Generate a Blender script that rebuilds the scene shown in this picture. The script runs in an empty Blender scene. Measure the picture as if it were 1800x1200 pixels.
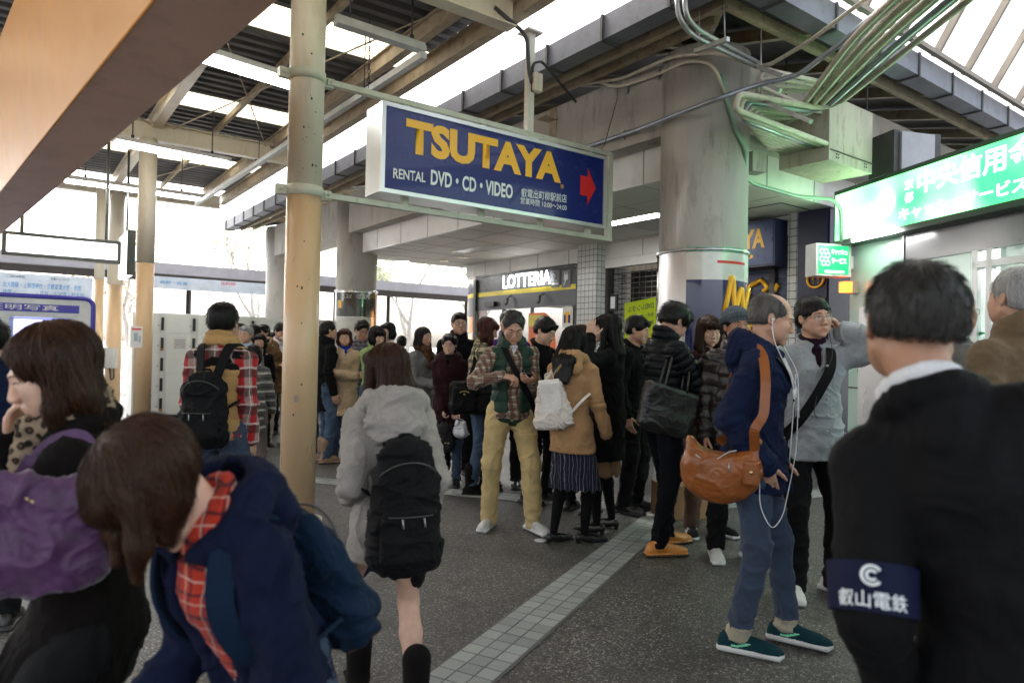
import bpy, math, random
import numpy as np
from mathutils import Vector, Matrix
from mathutils.bvhtree import BVHTree
random.seed(7); RNG = np.random.default_rng(7)
S = bpy.context.scene; COL = S.collection
# ---------------------------------------------------------------- camera
CAMH, PITCH, ROLL, FPX = 1.40, math.radians(0.57), math.radians(1.2), 1200.0
_F = Vector((0, math.cos(PITCH), math.sin(PITCH))); _U0 = Vector((0, -math.sin(PITCH), math.cos(PITCH))); _R0 = Vector((1, 0, 0))
_R = _R0*math.cos(ROLL) + _U0*math.sin(ROLL); _U = -_R0*math.sin(ROLL) + _U0*math.cos(ROLL)
cam = bpy.data.cameras.new('camera'); cam_o = bpy.data.objects.new('camera', cam); COL.objects.link(cam_o)
cam.lens = 24; cam.sensor_width = 36; cam.clip_start = 0.05; cam.clip_end = 1500
cam_o.matrix_world = Matrix.Translation((0, 0, CAMH)) @ Matrix((( _R.x, _U.x, -_F.x), (_R.y, _U.y, -_F.y), (_R.z, _U.z, -_F.z))).to_4x4()
cam.dof.use_dof = True; cam.dof.focus_distance = 5.0; cam.dof.aperture_fstop = 2.8
S.camera = cam_o
# ---------------------------------------------------------------- world, sun, exposure
SUN_EL, SUN_AZ = math.radians(48), math.radians(-40)
w = bpy.data.worlds.new('World'); S.world = w; w.use_nodes = True
nt = w.node_tree; nt.nodes.clear()
sky = nt.nodes.new('ShaderNodeTexSky'); sky.sky_type = 'NISHITA'; sky.sun_disc = False
sky.sun_elevation = SUN_EL; sky.sun_rotation = SUN_AZ; sky.air_density = 1.2; sky.dust_density = 5.0; sky.ozone_density = 1.0
hs = nt.nodes.new('ShaderNodeHueSaturation'); hs.inputs['Saturation'].default_value = 0.35
bg = nt.nodes.new('ShaderNodeBackground'); bg.inputs['Strength'].default_value = 0.15
wo = nt.nodes.new('ShaderNodeOutputWorld')
nt.links.new(sky.outputs[0], hs.inputs['Color']); nt.links.new(hs.outputs[0], bg.inputs['Color']); nt.links.new(bg.outputs[0], wo.inputs['Surface'])
sl = bpy.data.lights.new('sun', 'SUN'); sl.energy = 1.5; sl.angle = math.radians(14); sl.color = (1, 0.96, 0.9)
so = bpy.data.objects.new('sun', sl); COL.objects.link(so)
_sd = Vector((math.sin(SUN_AZ)*math.cos(SUN_EL), math.cos(SUN_AZ)*math.cos(SUN_EL), math.sin(SUN_EL)))
so.rotation_euler = _sd.to_track_quat('Z', 'Y').to_euler()
S.view_settings.view_transform = 'Standard'; S.view_settings.look = 'None'; S.view_settings.gamma = 1
S.view_settings.exposure = 2.1
S.render.engine = 'CYCLES'
S.cycles.max_bounces = 8; S.cycles.diffuse_bounces = 5; S.cycles.glossy_bounces = 4; S.cycles.transmission_bounces = 6; S.cycles.transparent_max_bounces = 8
S.cycles.sample_clamp_indirect = 6; S.cycles.caustics_reflective = False; S.cycles.caustics_refractive = False
S.cycles.use_denoising = True
# ---------------------------------------------------------------- pixel -> place helpers (photo pixels, 1800 x 1200)
def ray(px, py): return _F + _R*((px-900)/FPX) - _U*((py-600)/FPX)
def G(px, py, z=0.0):
    d = ray(px, py); t = (z-CAMH)/d.z; return Vector((0, 0, CAMH)) + d*t
def D(px, py, Y):
    d = ray(px, py); return Vector((0, 0, CAMH)) + d*(Y/d.y)
def PL(px, py, p0, n):
    d = ray(px, py); o = Vector((0, 0, CAMH)); n = Vector(n); return o + d*((Vector(p0)-o).dot(n)/d.dot(n))
A1 = math.radians(36.3)
D1 = Vector((-math.sin(A1), math.cos(A1), 0)); D2 = Vector((math.cos(A1), math.sin(A1), 0)); UZ = Vector((0, 0, 1))
C1 = Vector((1.88, 6.8, 0))
def TU(t, u, z=0.0): return C1 + D1*t + D2*u + UZ*z       # t along the long facade, u towards the shops
# ---------------------------------------------------------------- materials
def srgb(r, g, b):
    f = lambda c: c/12.92 if c <= .04045 else ((c+.055)/1.055)**2.4
    return (f(r/255), f(g/255), f(b/255))
MATS = {}
def _new(name):
    m = bpy.data.materials.new(name); m.use_nodes = True; n = m.node_tree.nodes; b = n['Principled BSDF']; return m, m.node_tree, b
def _coord(nt, scale=(1, 1, 1), out='Object'):
    tc = nt.nodes.new('ShaderNodeTexCoord'); mp = nt.nodes.new('ShaderNodeMapping'); mp.inputs['Scale'].default_value = scale
    nt.links.new(tc.outputs[out], mp.inputs['Vector']); return mp.outputs[0]
def _noise(nt, vec, scale, detail=4, rough=.55):
    n = nt.nodes.new('ShaderNodeTexNoise'); n.inputs['Scale'].default_value = scale; n.inputs['Detail'].default_value = detail; n.inputs['Roughness'].default_value = rough
    nt.links.new(vec, n.inputs['Vector']); return n.outputs['Fac']
def _ramp(nt, fac, stops):
    r = nt.nodes.new('ShaderNodeValToRGB'); cr = r.color_ramp
    while len(cr.elements) < len(stops): cr.elements.new(.5)
    for e, (p, c) in zip(cr.elements, stops): e.position = p; e.color = (*c, 1) if len(c) == 3 else c
    nt.links.new(fac, r.inputs[0]); return r.outputs[0]
def _mix(nt, fac, a, b, mode='MIX'):
    m = nt.nodes.new('ShaderNodeMix'); m.data_type = 'RGBA'; m.blend_type = mode
    for sock, v in ((m.inputs[0], fac), (m.inputs[6], a), (m.inputs[7], b)):
        if isinstance(v, (int, float)): sock.default_value = v
        elif isinstance(v, tuple): sock.default_value = (*v[:3], 1)
        else: nt.links.new(v, sock)
    return m.outputs[2]
def _math(nt, op, a, b=None, c=None):
    m = nt.nodes.new('ShaderNodeMath'); m.operation = op
    for i, v in enumerate((a, b, c)):
        if v is None: continue
        if isinstance(v, (int, float)): m.inputs[i].default_value = v
        else: nt.links.new(v, m.inputs[i])
    return m.outputs[0]
def _bump(nt, b, h, strength=.3, dist=.01):
    n = nt.nodes.new('ShaderNodeBump'); n.inputs['Strength'].default_value = strength; n.inputs['Distance'].default_value = dist
    nt.links.new(h, n.inputs['Height']); nt.links.new(n.outputs[0], b.inputs['Normal'])
def _sc(c, k): return tuple(min(1, x*k) for x in c)
def paint(name, c, rough=.5, metal=0., var=.18, scale=3., stain=None, stain_amt=.5, bump=.15, bscale=60., streak=False, spec=.5, coat=0.):
    if name in MATS: return MATS[name]
    m, nt, b = _new(name); v = _coord(nt, (1, 1, .25) if streak else (1, 1, 1))
    n = _noise(nt, v, scale, 6, .6); col = _ramp(nt, n, [(.3, _sc(c, 1-var)), (.7, _sc(c, 1+var*.6))])
    if stain:
        n2 = _noise(nt, v, scale*2.3, 8, .7); fac = _ramp(nt, n2, [(.52, (0, 0, 0)), (.72, (stain_amt,)*3)]); col = _mix(nt, fac, col, stain)
    nt.links.new(col, b.inputs['Base Color'])
    n3 = _noise(nt, v, scale*4, 4); r = _math(nt, 'MULTIPLY_ADD', n3, .25, rough-.12); nt.links.new(r, b.inputs['Roughness'])
    b.inputs['Metallic'].default_value = metal; b.inputs['Specular IOR Level'].default_value = spec; b.inputs['Coat Weight'].default_value = coat
    if bump: _bump(nt, b, _noise(nt, _coord(nt), bscale, 4), bump, .004)
    MATS[name] = m; return m
def fabric(name, c, rough=.9, var=.25, weave=500., bump=.35, sheen=.15, fold=.4, c2=None):
    if name in MATS: return MATS[name]
    kf = .38 if max(c) < .03 else .62 if max(c) < .085 else 1.; c = _sc(c, kf); c2 = _sc(c2, kf) if c2 else None; sheen = sheen*(.1 if max(c) < .05 else .6)
    m, nt, b = _new(name); v = _coord(nt)
    n = _noise(nt, v, 9, 5, .6); col = _ramp(nt, n, [(.3, _sc(c2 or c, 1-var)), (.7, _sc(c, 1+var))])
    f = _noise(nt, v, weave, 2); col = _mix(nt, .35, col, _ramp(nt, f, [(.35, _sc(c, .6)), (.65, _sc(c, 1.35))]))
    nt.links.new(col, b.inputs['Base Color']); b.inputs['Roughness'].default_value = rough
    b.inputs['Sheen Weight'].default_value = sheen; b.inputs['Sheen Roughness'].default_value = .5; b.inputs['Specular IOR Level'].default_value = .12
    big = _noise(nt, _coord(nt, (1, 1, .6)), 22, 3); h = _math(nt, 'MULTIPLY_ADD', big, fold*3, _math(nt, 'MULTIPLY', f, .12)); _bump(nt, b, h, bump, .006)
    MATS[name] = m; return m
def leather(name, c, rough=.35, var=.2):
    if name in MATS: return MATS[name]
    m, nt, b = _new(name); v = _coord(nt); n = _noise(nt, v, 7, 6, .6)
    nt.links.new(_ramp(nt, n, [(.3, _sc(c, 1-var)), (.7, _sc(c, 1+var))]), b.inputs['Base Color'])
    b.inputs['Roughness'].default_value = rough; vo = nt.nodes.new('ShaderNodeTexVoronoi'); vo.inputs['Scale'].default_value = 260
    nt.links.new(v, vo.inputs['Vector']); h = _math(nt, 'MULTIPLY_ADD', _noise(nt, v, 16, 5), 2.2, _math(nt, 'MULTIPLY', vo.outputs['Distance'], .15)); _bump(nt, b, h, .4, .006)
    MATS[name] = m; return m
def bands(name, base, lines, rough=.9):
    """lines: list of (axis 'h'/'v', period, width, colour, strength, phase) woven over the base colour"""
    if name in MATS: return MATS[name]
    m, nt, b = _new(name); tc = nt.nodes.new('ShaderNodeTexCoord'); sp = nt.nodes.new('ShaderNodeSeparateXYZ'); nt.links.new(tc.outputs['Object'], sp.inputs[0])
    wob = _math(nt, 'MULTIPLY_ADD', _noise(nt, tc.outputs['Object'], 7, 3), .05, -.025)
    hx = _math(nt, 'ADD', _math(nt, 'ADD', sp.outputs[0], _math(nt, 'MULTIPLY', sp.outputs[1], .8)), wob); vz = _math(nt, 'ADD', sp.outputs[2], wob)
    col = base
    for ax, per, wd, c, st, ph in lines:
        s = vz if ax == 'h' else hx
        fr = _math(nt, 'FRACT', _math(nt, 'ADD', _math(nt, 'DIVIDE', s, per), ph+50)); msk = _math(nt, 'LESS_THAN', fr, wd)
        col = _mix(nt, _math(nt, 'MULTIPLY', msk, st), col, c)
    f = _noise(nt, tc.outputs['Object'], 400, 2); col = _mix(nt, .25, col, _ramp(nt, f, [(.3, (.02, .02, .02)), (.7, (.6, .6, .6))]), 'SOFT_LIGHT')
    nt.links.new(col, b.inputs['Base Color']); b.inputs['Roughness'].default_value = rough; b.inputs['Sheen Weight'].default_value = .1; b.inputs['Specular IOR Level'].default_value = .25
    h = _math(nt, 'MULTIPLY_ADD', _noise(nt, tc.outputs['Object'], 22, 3), 1.2, _math(nt, 'MULTIPLY', f, .12)); _bump(nt, b, h, .35, .006)
    MATS[name] = m; return m
def emit(name, c, s, var=0.):
    if name in MATS: return MATS[name]
    m, nt, b = _new(name); b.inputs['Base Color'].default_value = (*c, 1); b.inputs['Emission Color'].default_value = (*c, 1); b.inputs['Emission Strength'].default_value = s
    b.inputs['Roughness'].default_value = .4; MATS[name] = m; return m
def glass(name, c=(.8, .85, .85), rough=.03, alpha=.25):
    if name in MATS: return MATS[name]
    m, nt, b = _new(name); b.inputs['Base Color'].default_value = (*c, 1); b.inputs['Roughness'].default_value = rough; b.inputs['Alpha'].default_value = alpha
    b.inputs['Specular IOR Level'].default_value = 1.; MATS[name] = m; return m
# ---------------------------------------------------------------- mesh builder
class MB:
    def __init__(s): s.v = []; s.f = []; s.m = []; s.sm = []
    def _add(s, vs, fs, mi=0, smooth=False):
        o = len(s.v); s.v += [tuple(v) for v in vs]; s.f += [tuple(i+o for i in f) for f in fs]; s.m += [mi]*len(fs); s.sm += [smooth]*len(fs); return s
    def hexa(s, p, mi=0):   # 8 corners: bottom 4 ccw, top 4
        return s._add(p, [(0, 3, 2, 1), (4, 5, 6, 7), (0, 1, 5, 4), (1, 2, 6, 5), (2, 3, 7, 6), (3, 0, 4, 7)], mi)
    def box(s, c, ax, ay, az, mi=0):  # centre and half-axis vectors
        c, ax, ay, az = map(Vector, (c, ax, ay, az))
        return s.hexa([c-ax-ay-az, c+ax-ay-az, c+ax+ay-az, c-ax+ay-az, c-ax-ay+az, c+ax-ay+az, c+ax+ay+az, c-ax+ay+az], mi)
    def bar(s, a, b, w, h, up=UZ, mi=0):  # box beam from a to b, w sideways, h along up
        a, b = Vector(a), Vector(b); d = (b-a); L = d.length; d.normalize(); side = d.cross(up)
        if side.length < 1e-6: side = d.cross(Vector((1, 0, 0)))
        side.normalize(); u = side.cross(d).normalized(); return s.box((a+b)/2, d*(L/2), side*(w/2), u*(h/2), mi)
    def tu(s, t0, t1, u0, u1, z0, z1, mi=0):
        return s.hexa([TU(t0, u0, z0), TU(t1, u0, z0), TU(t1, u1, z0), TU(t0, u1, z0), TU(t0, u0, z1), TU(t1, u0, z1), TU(t1, u1, z1), TU(t0, u1, z1)], mi)
    def quad(s, a, b, c, d, mi=0): return s._add([a, b, c, d], [(0, 1, 2, 3)], mi)
    def tube(s, pts, r, n=10, mi=0, cap=True, flat=1.0, up=None):
        pts = [Vector(p) for p in pts]; N = len(pts); rs = r if isinstance(r, (list, tuple)) else [r]*N; vs = []; ref = None
        for i, p in enumerate(pts):
            d = (pts[min(i+1, N-1)]-pts[max(i-1, 0)])
            if d.length < 1e-9: d = Vector((0, 0, 1))
            d.normalize()
            if ref is None:
                ref = up.copy() if up is not None else (Vector((0, 0, 1)) if abs(d.z) < .9 else Vector((1, 0, 0)))
            a = d.cross(ref)
            if a.length < 1e-6: a = d.orthogonal()
            a.normalize(); b = a.cross(d).normalized(); 
            if up is None: ref = b
            for k in range(n):
                t = 2*math.pi*k/n; vs.append(p+a*(math.cos(t)*rs[i])+b*(math.sin(t)*rs[i]*flat))
        fs = [(i*n+k, i*n+(k+1) % n, (i+1)*n+(k+1) % n, (i+1)*n+k) for i in range(N-1) for k in range(n)]
        if cap: fs += [tuple(range(n))[::-1], tuple((N-1)*n+k for k in range(n))]
        return s._add(vs, fs, mi, True)
    def cyl(s, c, r, z0, z1, n=32, mi=0, r1=None):
        c = Vector(c); r1 = r if r1 is None else r1
        vs = [c+Vector((math.cos(2*math.pi*k/n)*r, math.sin(2*math.pi*k/n)*r, z0)) for k in range(n)]+[c+Vector((math.cos(2*math.pi*k/n)*r1, math.sin(2*math.pi*k/n)*r1, z1)) for k in range(n)]
        s._add(vs, [(k, (k+1) % n, n+(k+1) % n, n+k) for k in range(n)], mi, True)
        o = len(s.v)-2*n; s.f += [tuple(o+k for k in range(n))[::-1], tuple(o+n+k for k in range(n))]; s.m += [mi]*2; s.sm += [False]*2; return s
    def build(s, name, mats, parent=None, loc=None, bevel=0):
        me = bpy.data.meshes.new(name); vs = s.v
        o = bpy.data.objects.new(name, me)
        if loc is not None and parent is None: L = Vector(loc); vs = [Vector(v)-L for v in vs]; o.location = L
        elif parent is not None and any(parent.location): L = PARW.get(parent.name, parent.location); vs = [Vector(v)-L for v in vs]
        me.from_pydata([tuple(v) for v in vs], [], s.f)
        for m in (mats if isinstance(mats, (list, tuple)) else [mats]): me.materials.append(m)
        me.polygons.foreach_set('material_index', s.m); me.polygons.foreach_set('use_smooth', s.sm)
        COL.objects.link(o)
        if parent is not None: o.parent = parent; PARW[o.name] = PARW.get(parent.name, parent.location.copy())
        else: PARW[o.name] = o.location.copy()
        if bevel:
            bm = o.modifiers.new('bevel', 'BEVEL'); bm.width = bevel; bm.segments = 2; bm.limit_method = 'ANGLE'
        return o
PARW = {}
def tag(o, label=None, cat=None, group=None, kind=None):
    if label: o['label'] = label
    if cat: o['category'] = cat
    if group: o['group'] = group
    if kind: o['kind'] = kind
    return o
def thing(name, label, cat, loc, group=None, rz=0.):
    o = bpy.data.objects.new(name, None); COL.objects.link(o); o.location = Vector(loc); o.rotation_euler = (0, 0, rz); o.empty_display_size = .1
    PARW[o.name] = Vector(loc); return tag(o, label, cat, group)
def text(name, body, size, origin, xdir, ydir, mat, parent, extrude=.002, bold=0., sx=1., align='LEFT', spacing=1.):
    cu = bpy.data.curves.new(name, 'FONT'); cu.body = body; cu.size = size; cu.extrude = extrude; cu.offset = bold; cu.align_x = align; cu.space_character = spacing
    cu.resolution_u = 3
    t = bpy.data.objects.new(name, cu); COL.objects.link(t); bpy.context.view_layer.update()
    me = bpy.data.meshes.new_from_object(t.evaluated_get(bpy.context.evaluated_depsgraph_get())); bpy.data.objects.remove(t); bpy.data.curves.remove(cu)
    xd, yd = Vector(xdir).normalized(), Vector(ydir).normalized(); zd = xd.cross(yd).normalized(); o = Vector(origin)
    L = PARW.get(parent.name, Vector()) if parent else Vector()
    M = Matrix(((xd.x*sx, yd.x, zd.x, o.x-L.x), (xd.y*sx, yd.y, zd.y, o.y-L.y), (xd.z*sx, yd.z, zd.z, o.z-L.z), (0, 0, 0, 1)))
    me.transform(M); me.materials.clear(); me.materials.append(mat); ob = bpy.data.objects.new(name, me); COL.objects.link(ob)
    if parent: ob.parent = parent; PARW[ob.name] = L
    return ob
def fit_text(name, body, p_left, p_right, height, mat, parent, bold=.0, extrude=.002, up=UZ, normal_off=.0, sy=None):
    """text whose ink spans p_left..p_right on its baseline, its cap height = height"""
    pl, pr = Vector(p_left), Vector(p_right); xd = (pr-pl); W = xd.length; xd.normalize(); up = Vector(up)
    cu = bpy.data.curves.new(name, 'FONT'); cu.body = body; cu.size = 1; cu.offset = bold; cu.resolution_u = 3
    t = bpy.data.objects.new(name, cu); COL.objects.link(t); bpy.context.view_layer.update()
    me = bpy.data.meshes.new_from_object(t.evaluated_get(bpy.context.evaluated_depsgraph_get())); bpy.data.objects.remove(t); bpy.data.curves.remove(cu)
    n = len(me.vertices); co = np.empty(n*3); me.vertices.foreach_get('co', co); co = co.reshape(-1, 3)
    mn, mx = co.min(0), co.max(0); X = (co[:, 0]-mn[0])/(mx[0]-mn[0])*W; Yv = (co[:, 1]-mn[1])/(mx[1]-mn[1])*height
    zd = xd.cross(up).normalized(); L = PARW.get(parent.name, Vector()) if parent else Vector(); o = pl-L+zd*normal_off
    P = np.array(o)[None]+X[:, None]*np.array(xd)[None]+Yv[:, None]*np.array(up)[None]
    me.vertices.foreach_set('co', P.astype(np.float32).ravel()); me.materials.clear(); me.materials.append(mat)
    ob = bpy.data.objects.new(name, me); COL.objects.link(ob)
    if parent: ob.parent = parent; PARW[ob.name] = L
    me.update(); return ob
def arc_pts(pts, r, n=5):
    """round the corners of a polyline"""
    pts = [Vector(p) for p in pts]; out = [pts[0]]
    for i in range(1, len(pts)-1):
        a, b, c = pts[i-1], pts[i], pts[i+1]; d0 = (a-b); d1 = (c-b); rr = min(r, d0.length*.45, d1.length*.45); p0 = b+d0.normalized()*rr; p1 = b+d1.normalized()*rr
        for k in range(n+1):
            t = k/n; out.append(p0*(1-t)**2+b*(2*t*(1-t))+p1*t*t)
    out.append(pts[-1]); return out
# ================================================================ SETTING
M_conc = paint('concrete', (.45, .43, .40), .8, var=.22, scale=2.2, stain=(.12, .105, .09), stain_amt=.7, bump=.35, bscale=90, streak=True)
M_cream = paint('cream_paint', (.66, .61, .50), .38, var=.1, scale=2.5, stain=(.35, .24, .12), stain_amt=.35, bump=.05, streak=True)
M_creamlow = paint('cream_warm_lit', (.66, .46, .27), .3, var=.08, scale=2.5, stain=(.3, .2, .1), stain_amt=.2, bump=.04, streak=True)  # warm shop light on the lower shaft, put into the cream colour
M_rust = paint('rusty_cream', (.42, .35, .25), .6, var=.25, scale=4, stain=(.16, .08, .035), stain_amt=.8, bump=.2)
M_galv = paint('galvanised', (.42, .43, .43), .45, .7, var=.2, scale=9, bump=.1)
M_dsteel = paint('dark_steel', (.07, .07, .07), .55, .4, var=.3, scale=6, bump=.1)
M_gut = paint('gutter_slate', (.16, .17, .21), .5, .1, var=.2, scale=5, stain=(.06, .06, .06), stain_amt=.6, bump=.1)
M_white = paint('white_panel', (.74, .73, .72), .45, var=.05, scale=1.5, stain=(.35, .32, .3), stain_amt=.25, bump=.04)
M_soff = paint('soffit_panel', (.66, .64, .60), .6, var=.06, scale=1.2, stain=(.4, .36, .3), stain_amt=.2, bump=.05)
M_joint = paint('joint_dark', (.12, .115, .11), .8)
M_steel = paint('stainless', (.55, .55, .56), .28, .95, var=.08, scale=1.2, bump=.03, streak=True)
M_alu = paint('alu_frame', (.68, .69, .7), .35, .6, var=.08, scale=3, bump=.03)
M_black = paint('black_frame', (.018, .018, .02), .35, var=.2, bump=.03)
M_navy = paint('navy_panel', (.012, .018, .06), .35, var=.2, scale=2, bump=.02)
M_navys = paint('navy_sign', (.006, .018, .16), .25, var=.06, scale=1, bump=0, coat=.2, spec=.3)
M_yel = paint('sign_yellow', (1., .52, .025), .35, var=.05, bump=0)
M_wlet = paint('sign_white_letter', (.78, .82, .84), .4, var=.03, bump=0)
M_red = paint('sign_red', (.65, .012, .015), .35, var=.05, bump=0)
M_orange = paint('orange_beam', (.72, .33, .10), .42, var=.06, scale=1.2, stain=(.4, .18, .08), stain_amt=.2, bump=.02)  # the side's own orange, with warm lamp light put into the tone
M_mauve = paint('mauve_beam', (.88, .56, .44), .5, var=.08, scale=1.4, stain=(.25, .1, .05), stain_amt=.3, bump=.03)  # underside colour raised to carry the warm lamp light on the beam
M_brown = paint('brown_shelter', (.045, .035, .03), .6, var=.2)
M_lilac = paint('lilac_fascia', (.42, .40, .43), .5, var=.15)
M_lgrey = paint('locker_grey', (.74, .76, .73), .4, var=.04, bump=.03)
def make_pavement():
    m, nt, b = _new('aggregate_pavement'); v = _coord(nt)
    vo = nt.nodes.new('ShaderNodeTexVoronoi'); vo.inputs['Scale'].default_value = 120; nt.links.new(v, vo.inputs['Vector'])
    vo2 = nt.nodes.new('ShaderNodeTexVoronoi'); vo2.inputs['Scale'].default_value = 120; vo2.feature = 'DISTANCE_TO_EDGE'; nt.links.new(v, vo2.inputs['Vector'])
    sp = nt.nodes.new('ShaderNodeSeparateColor'); nt.links.new(vo.outputs['Color'], sp.inputs[0])
    peb = _ramp(nt, sp.outputs[0], [(0, (.035, .033, .032)), (.40, (.085, .08, .075)), (.72, (.15, .145, .135)), (.90, (.31, .29, .27)), (1, (.5, .48, .44))])
    edge = _ramp(nt, vo2.outputs[0], [(.02, (0, 0, 0)), (.12, (1, 1, 1))]); col = _mix(nt, edge, (.03, .03, .029), peb)
    big = _noise(nt, v, .9, 5, .65); col = _mix(nt, 1., col, _ramp(nt, big, [(.3, (.5, .5, .5)), (.7, (1, 1, 1))]), 'MULTIPLY'); st_ = _noise(nt, v, 3.1, 7, .7); col = _mix(nt, 1., col, _ramp(nt, st_, [(.36, (.6, .59, .57)), (.46, (1, 1, 1))]), 'MULTIPLY')
    # joints between cast slabs, following the tile strip's direction
    tc = nt.nodes.new('ShaderNodeTexCoord'); mp = nt.nodes.new('ShaderNodeMapping'); mp.inputs['Rotation'].default_value = (0, 0, math.radians(26.7)); nt.links.new(tc.outputs['Object'], mp.inputs['Vector'])
    s3 = nt.nodes.new('ShaderNodeSeparateXYZ'); nt.links.new(mp.outputs[0], s3.inputs[0]); lines = None
    for i, per in ((0, .62), (1, .62)):
        fr = _math(nt, 'FRACT', _math(nt, 'ADD', _math(nt, 'DIVIDE', s3.outputs[i], per), 100.35)); l = _math(nt, 'LESS_THAN', fr, .012); lines = l if lines is None else _math(nt, 'MAXIMUM', lines, l)
    col = _mix(nt, _math(nt, 'MULTIPLY', lines, .65), col, (.025, .024, .022))
    nt.links.new(col, b.inputs['Base Color']); b.inputs['Specular IOR Level'].default_value = .6
    nt.links.new(_ramp(nt, big, [(.3, (.38,)*3), (.7, (.6,)*3)]), b.inputs['Roughness'])
    _bump(nt, b, _math(nt, 'SUBTRACT', _math(nt, 'MULTIPLY', edge, 1.), lines), .5, .004); return m
M_pave = make_pavement()
M_tileA = [paint('strip_tile_%s' % k, c, .5, var=.12, scale=160, stain=(.12, .12, .11), stain_amt=.25, bump=.1) for k, c in (('pale', (.30, .32, .31)), ('mid', (.26, .275, .27)), ('worn', (.22, .235, .23)))]
M_road = paint('pale_road', (.42, .42, .41), .8, var=.1, scale=.4)
g = MB(); g.quad((-600, -200, -.03), (600, -200, -.03), (600, 900, -.03), (-600, 900, -.03)); tag(g.build('ground', M_road), kind='structure')
g = MB(); g.box((-3, 7, -.012), (17, 0, 0), (0, 15, 0), (0, 0, .012)); tag(g.build('station_pavement', M_pave), kind='structure')
def strip(name, p, q, wid, n):
    p, q = Vector(p), Vector(q); d = (q-p); L = d.length; d.normalize(); s = Vector((d.y, -d.x, 0)); ts = wid/n; m = MB()
    m.quad(*[Vector((a.x, a.y, .004)) for a in (p-s*(wid/2+.012), q-s*(wid/2+.012), q+s*(wid/2+.012), p+s*(wid/2+.012))][::-1], mi=3)
    rows = int(L/ts)
    for r in range(rows):
        ga = .0035 if r % 3 else .006
        for k in range(n):
            a = p+d*(r*ts+ga)+s*(-wid/2+k*ts+.0035); b2 = p+d*((r+1)*ts-.0025)+s*(-wid/2+(k+1)*ts-.0035)
            u0, v0 = (a-p).dot(d), (a-p).dot(s); u1, v1 = (b2-p).dot(d), (b2-p).dot(s); z0, z1 = .0045, .0085
            c = [p+d*u0+s*v0, p+d*u0+s*v1, p+d*u1+s*v1, p+d*u1+s*v0]
            m.hexa([Vector((x.x, x.y, z)) for z in (z0, z1) for x in c], random.choice((0, 0, 1, 1, 2)))
    return tag(m.build(name, M_tileA+[M_joint]), kind='structure')
aL, aR, bL, bR = G(740, 1198), G(872, 1192), G(1057, 960), G(1122, 973)
pa, pb = (aL+aR)/2, (bL+bR)/2; dd = (pb-pa).normalized(); ss = Vector((dd.y, -dd.x, 0)); WS = .5*abs((aR-aL).dot(ss))+.5*abs((bR-bL).dot(ss))
JN = pa+dd*((pb-pa).length+1.45)
strip('tile_strip_path', pa-dd*2.2, JN, WS, 3)
q0, q1 = G(480, 838), G(870, 872); e = (q1-q0).normalized(); strip('tile_strip_path', q0-e*4, q1+e*1.25, WS, 3)
strip('tile_strip_path', JN+Vector((.35, .1, 0)), G(1495, 862)+Vector((.9, .5, 0)), WS, 3)

# ---------------------------------------------------------------- concrete columns with cladding
def column(t, u, r, label, grp='round concrete columns of the corner building'):
    c = TU(t, u); th = thing('concrete_column', label, 'column', c, grp); m = MB(); m.cyl(c, r, 0, 4.32, 64); m.build('shaft', M_conc, th); return th, c
def arc_panel(m, c, r, z0, z1, a0, a1, mi, n=24):   # angles measured from the camera-facing side, right positive, degrees
    f = math.atan2(-c.y, -c.x)
    vs = []
    for k in range(n+1):
        a = f+math.radians(a0+(a1-a0)*k/n); dx, dy = math.cos(a)*r, math.sin(a)*r; vs += [(c.x+dx, c.y+dy, z0), (c.x+dx, c.y+dy, z1)]
    m._add(vs, [(2*k, 2*k+2, 2*k+3, 2*k+1) for k in range(n)], mi, True)
th, c = column(0, 0, .425, 'big round concrete column at the building corner, wrapped with steel and a navy poster')
m = MB(); arc_panel(m, c, .438, 0, 2.36, -180, -85, 0); arc_panel(m, c, .438, 0, 2.36, -70, -19, 0); arc_panel(m, c, .438, 0, 2.36, 120, 180, 0); m.tube([c+Vector((math.cos(a)*.44, math.sin(a)*.44, 2.365)) for a in np.linspace(0, 2*math.pi, 41)], .016, 8, 0)
m.build('steel_cladding', M_steel, th)
m = MB(); arc_panel(m, c, .440, 2.08, 2.34, -19, 120, 0, 40); arc_panel(m, c, .440, .05, 2.08, -19, 120, 1, 40); arc_panel(m, c, .440, .05, 2.2, -85, -70, 1, 8)
arc_panel(m, c, .4425, 2.235, 2.26, 18, 62, 2, 16)
po = m.build('poster', [paint('poster_white', (.7, .7, .68), .15, coat=1., bump=0), paint('poster_navy', (.010, .02, .11), .12, coat=1., bump=0), M_red], th)
def on_col(c, r, ang, z): f = math.atan2(-c.y, -c.x)+math.radians(ang); return Vector((c.x+math.cos(f)*r, c.y+math.sin(f)*r, z))
m = MB()
wp = [(a, z+.16) for a, z in [(28, 1.62), (33, 1.80), (37, 1.96), (40, 1.90), (41, 1.70), (44, 1.62), (50, 1.80), (55, 1.86), (57, 1.7), (62, 1.62), (72, 1.82), (78, 1.86)]]
m.tube(arc_pts([on_col(c, .443, a, z) for a, z in wp], .05), .026, 8, 0); m.build('brush_lettering', M_yel, th)
m = MB(); arc_panel(m, c, .447, 2.345, 2.385, -19, 120, 0, 40); m.build('poster_rim', paint('green_acrylic', (.1, .45, .3), .1, coat=1), th)
th, c = column(8.46, 0, .40, 'round concrete column with bus notice boards, seen between the pole and the soffit')
m = MB(); arc_panel(m, c, .415, 1.35, 2.45, -78, 85, 0, 30); m.tube([c+Vector((math.cos(a)*.418, math.sin(a)*.418, 2.46)) for a in np.linspace(0, 2*math.pi, 41)], .015, 8, 0)
m.build('steel_band', M_steel, th)
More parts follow.
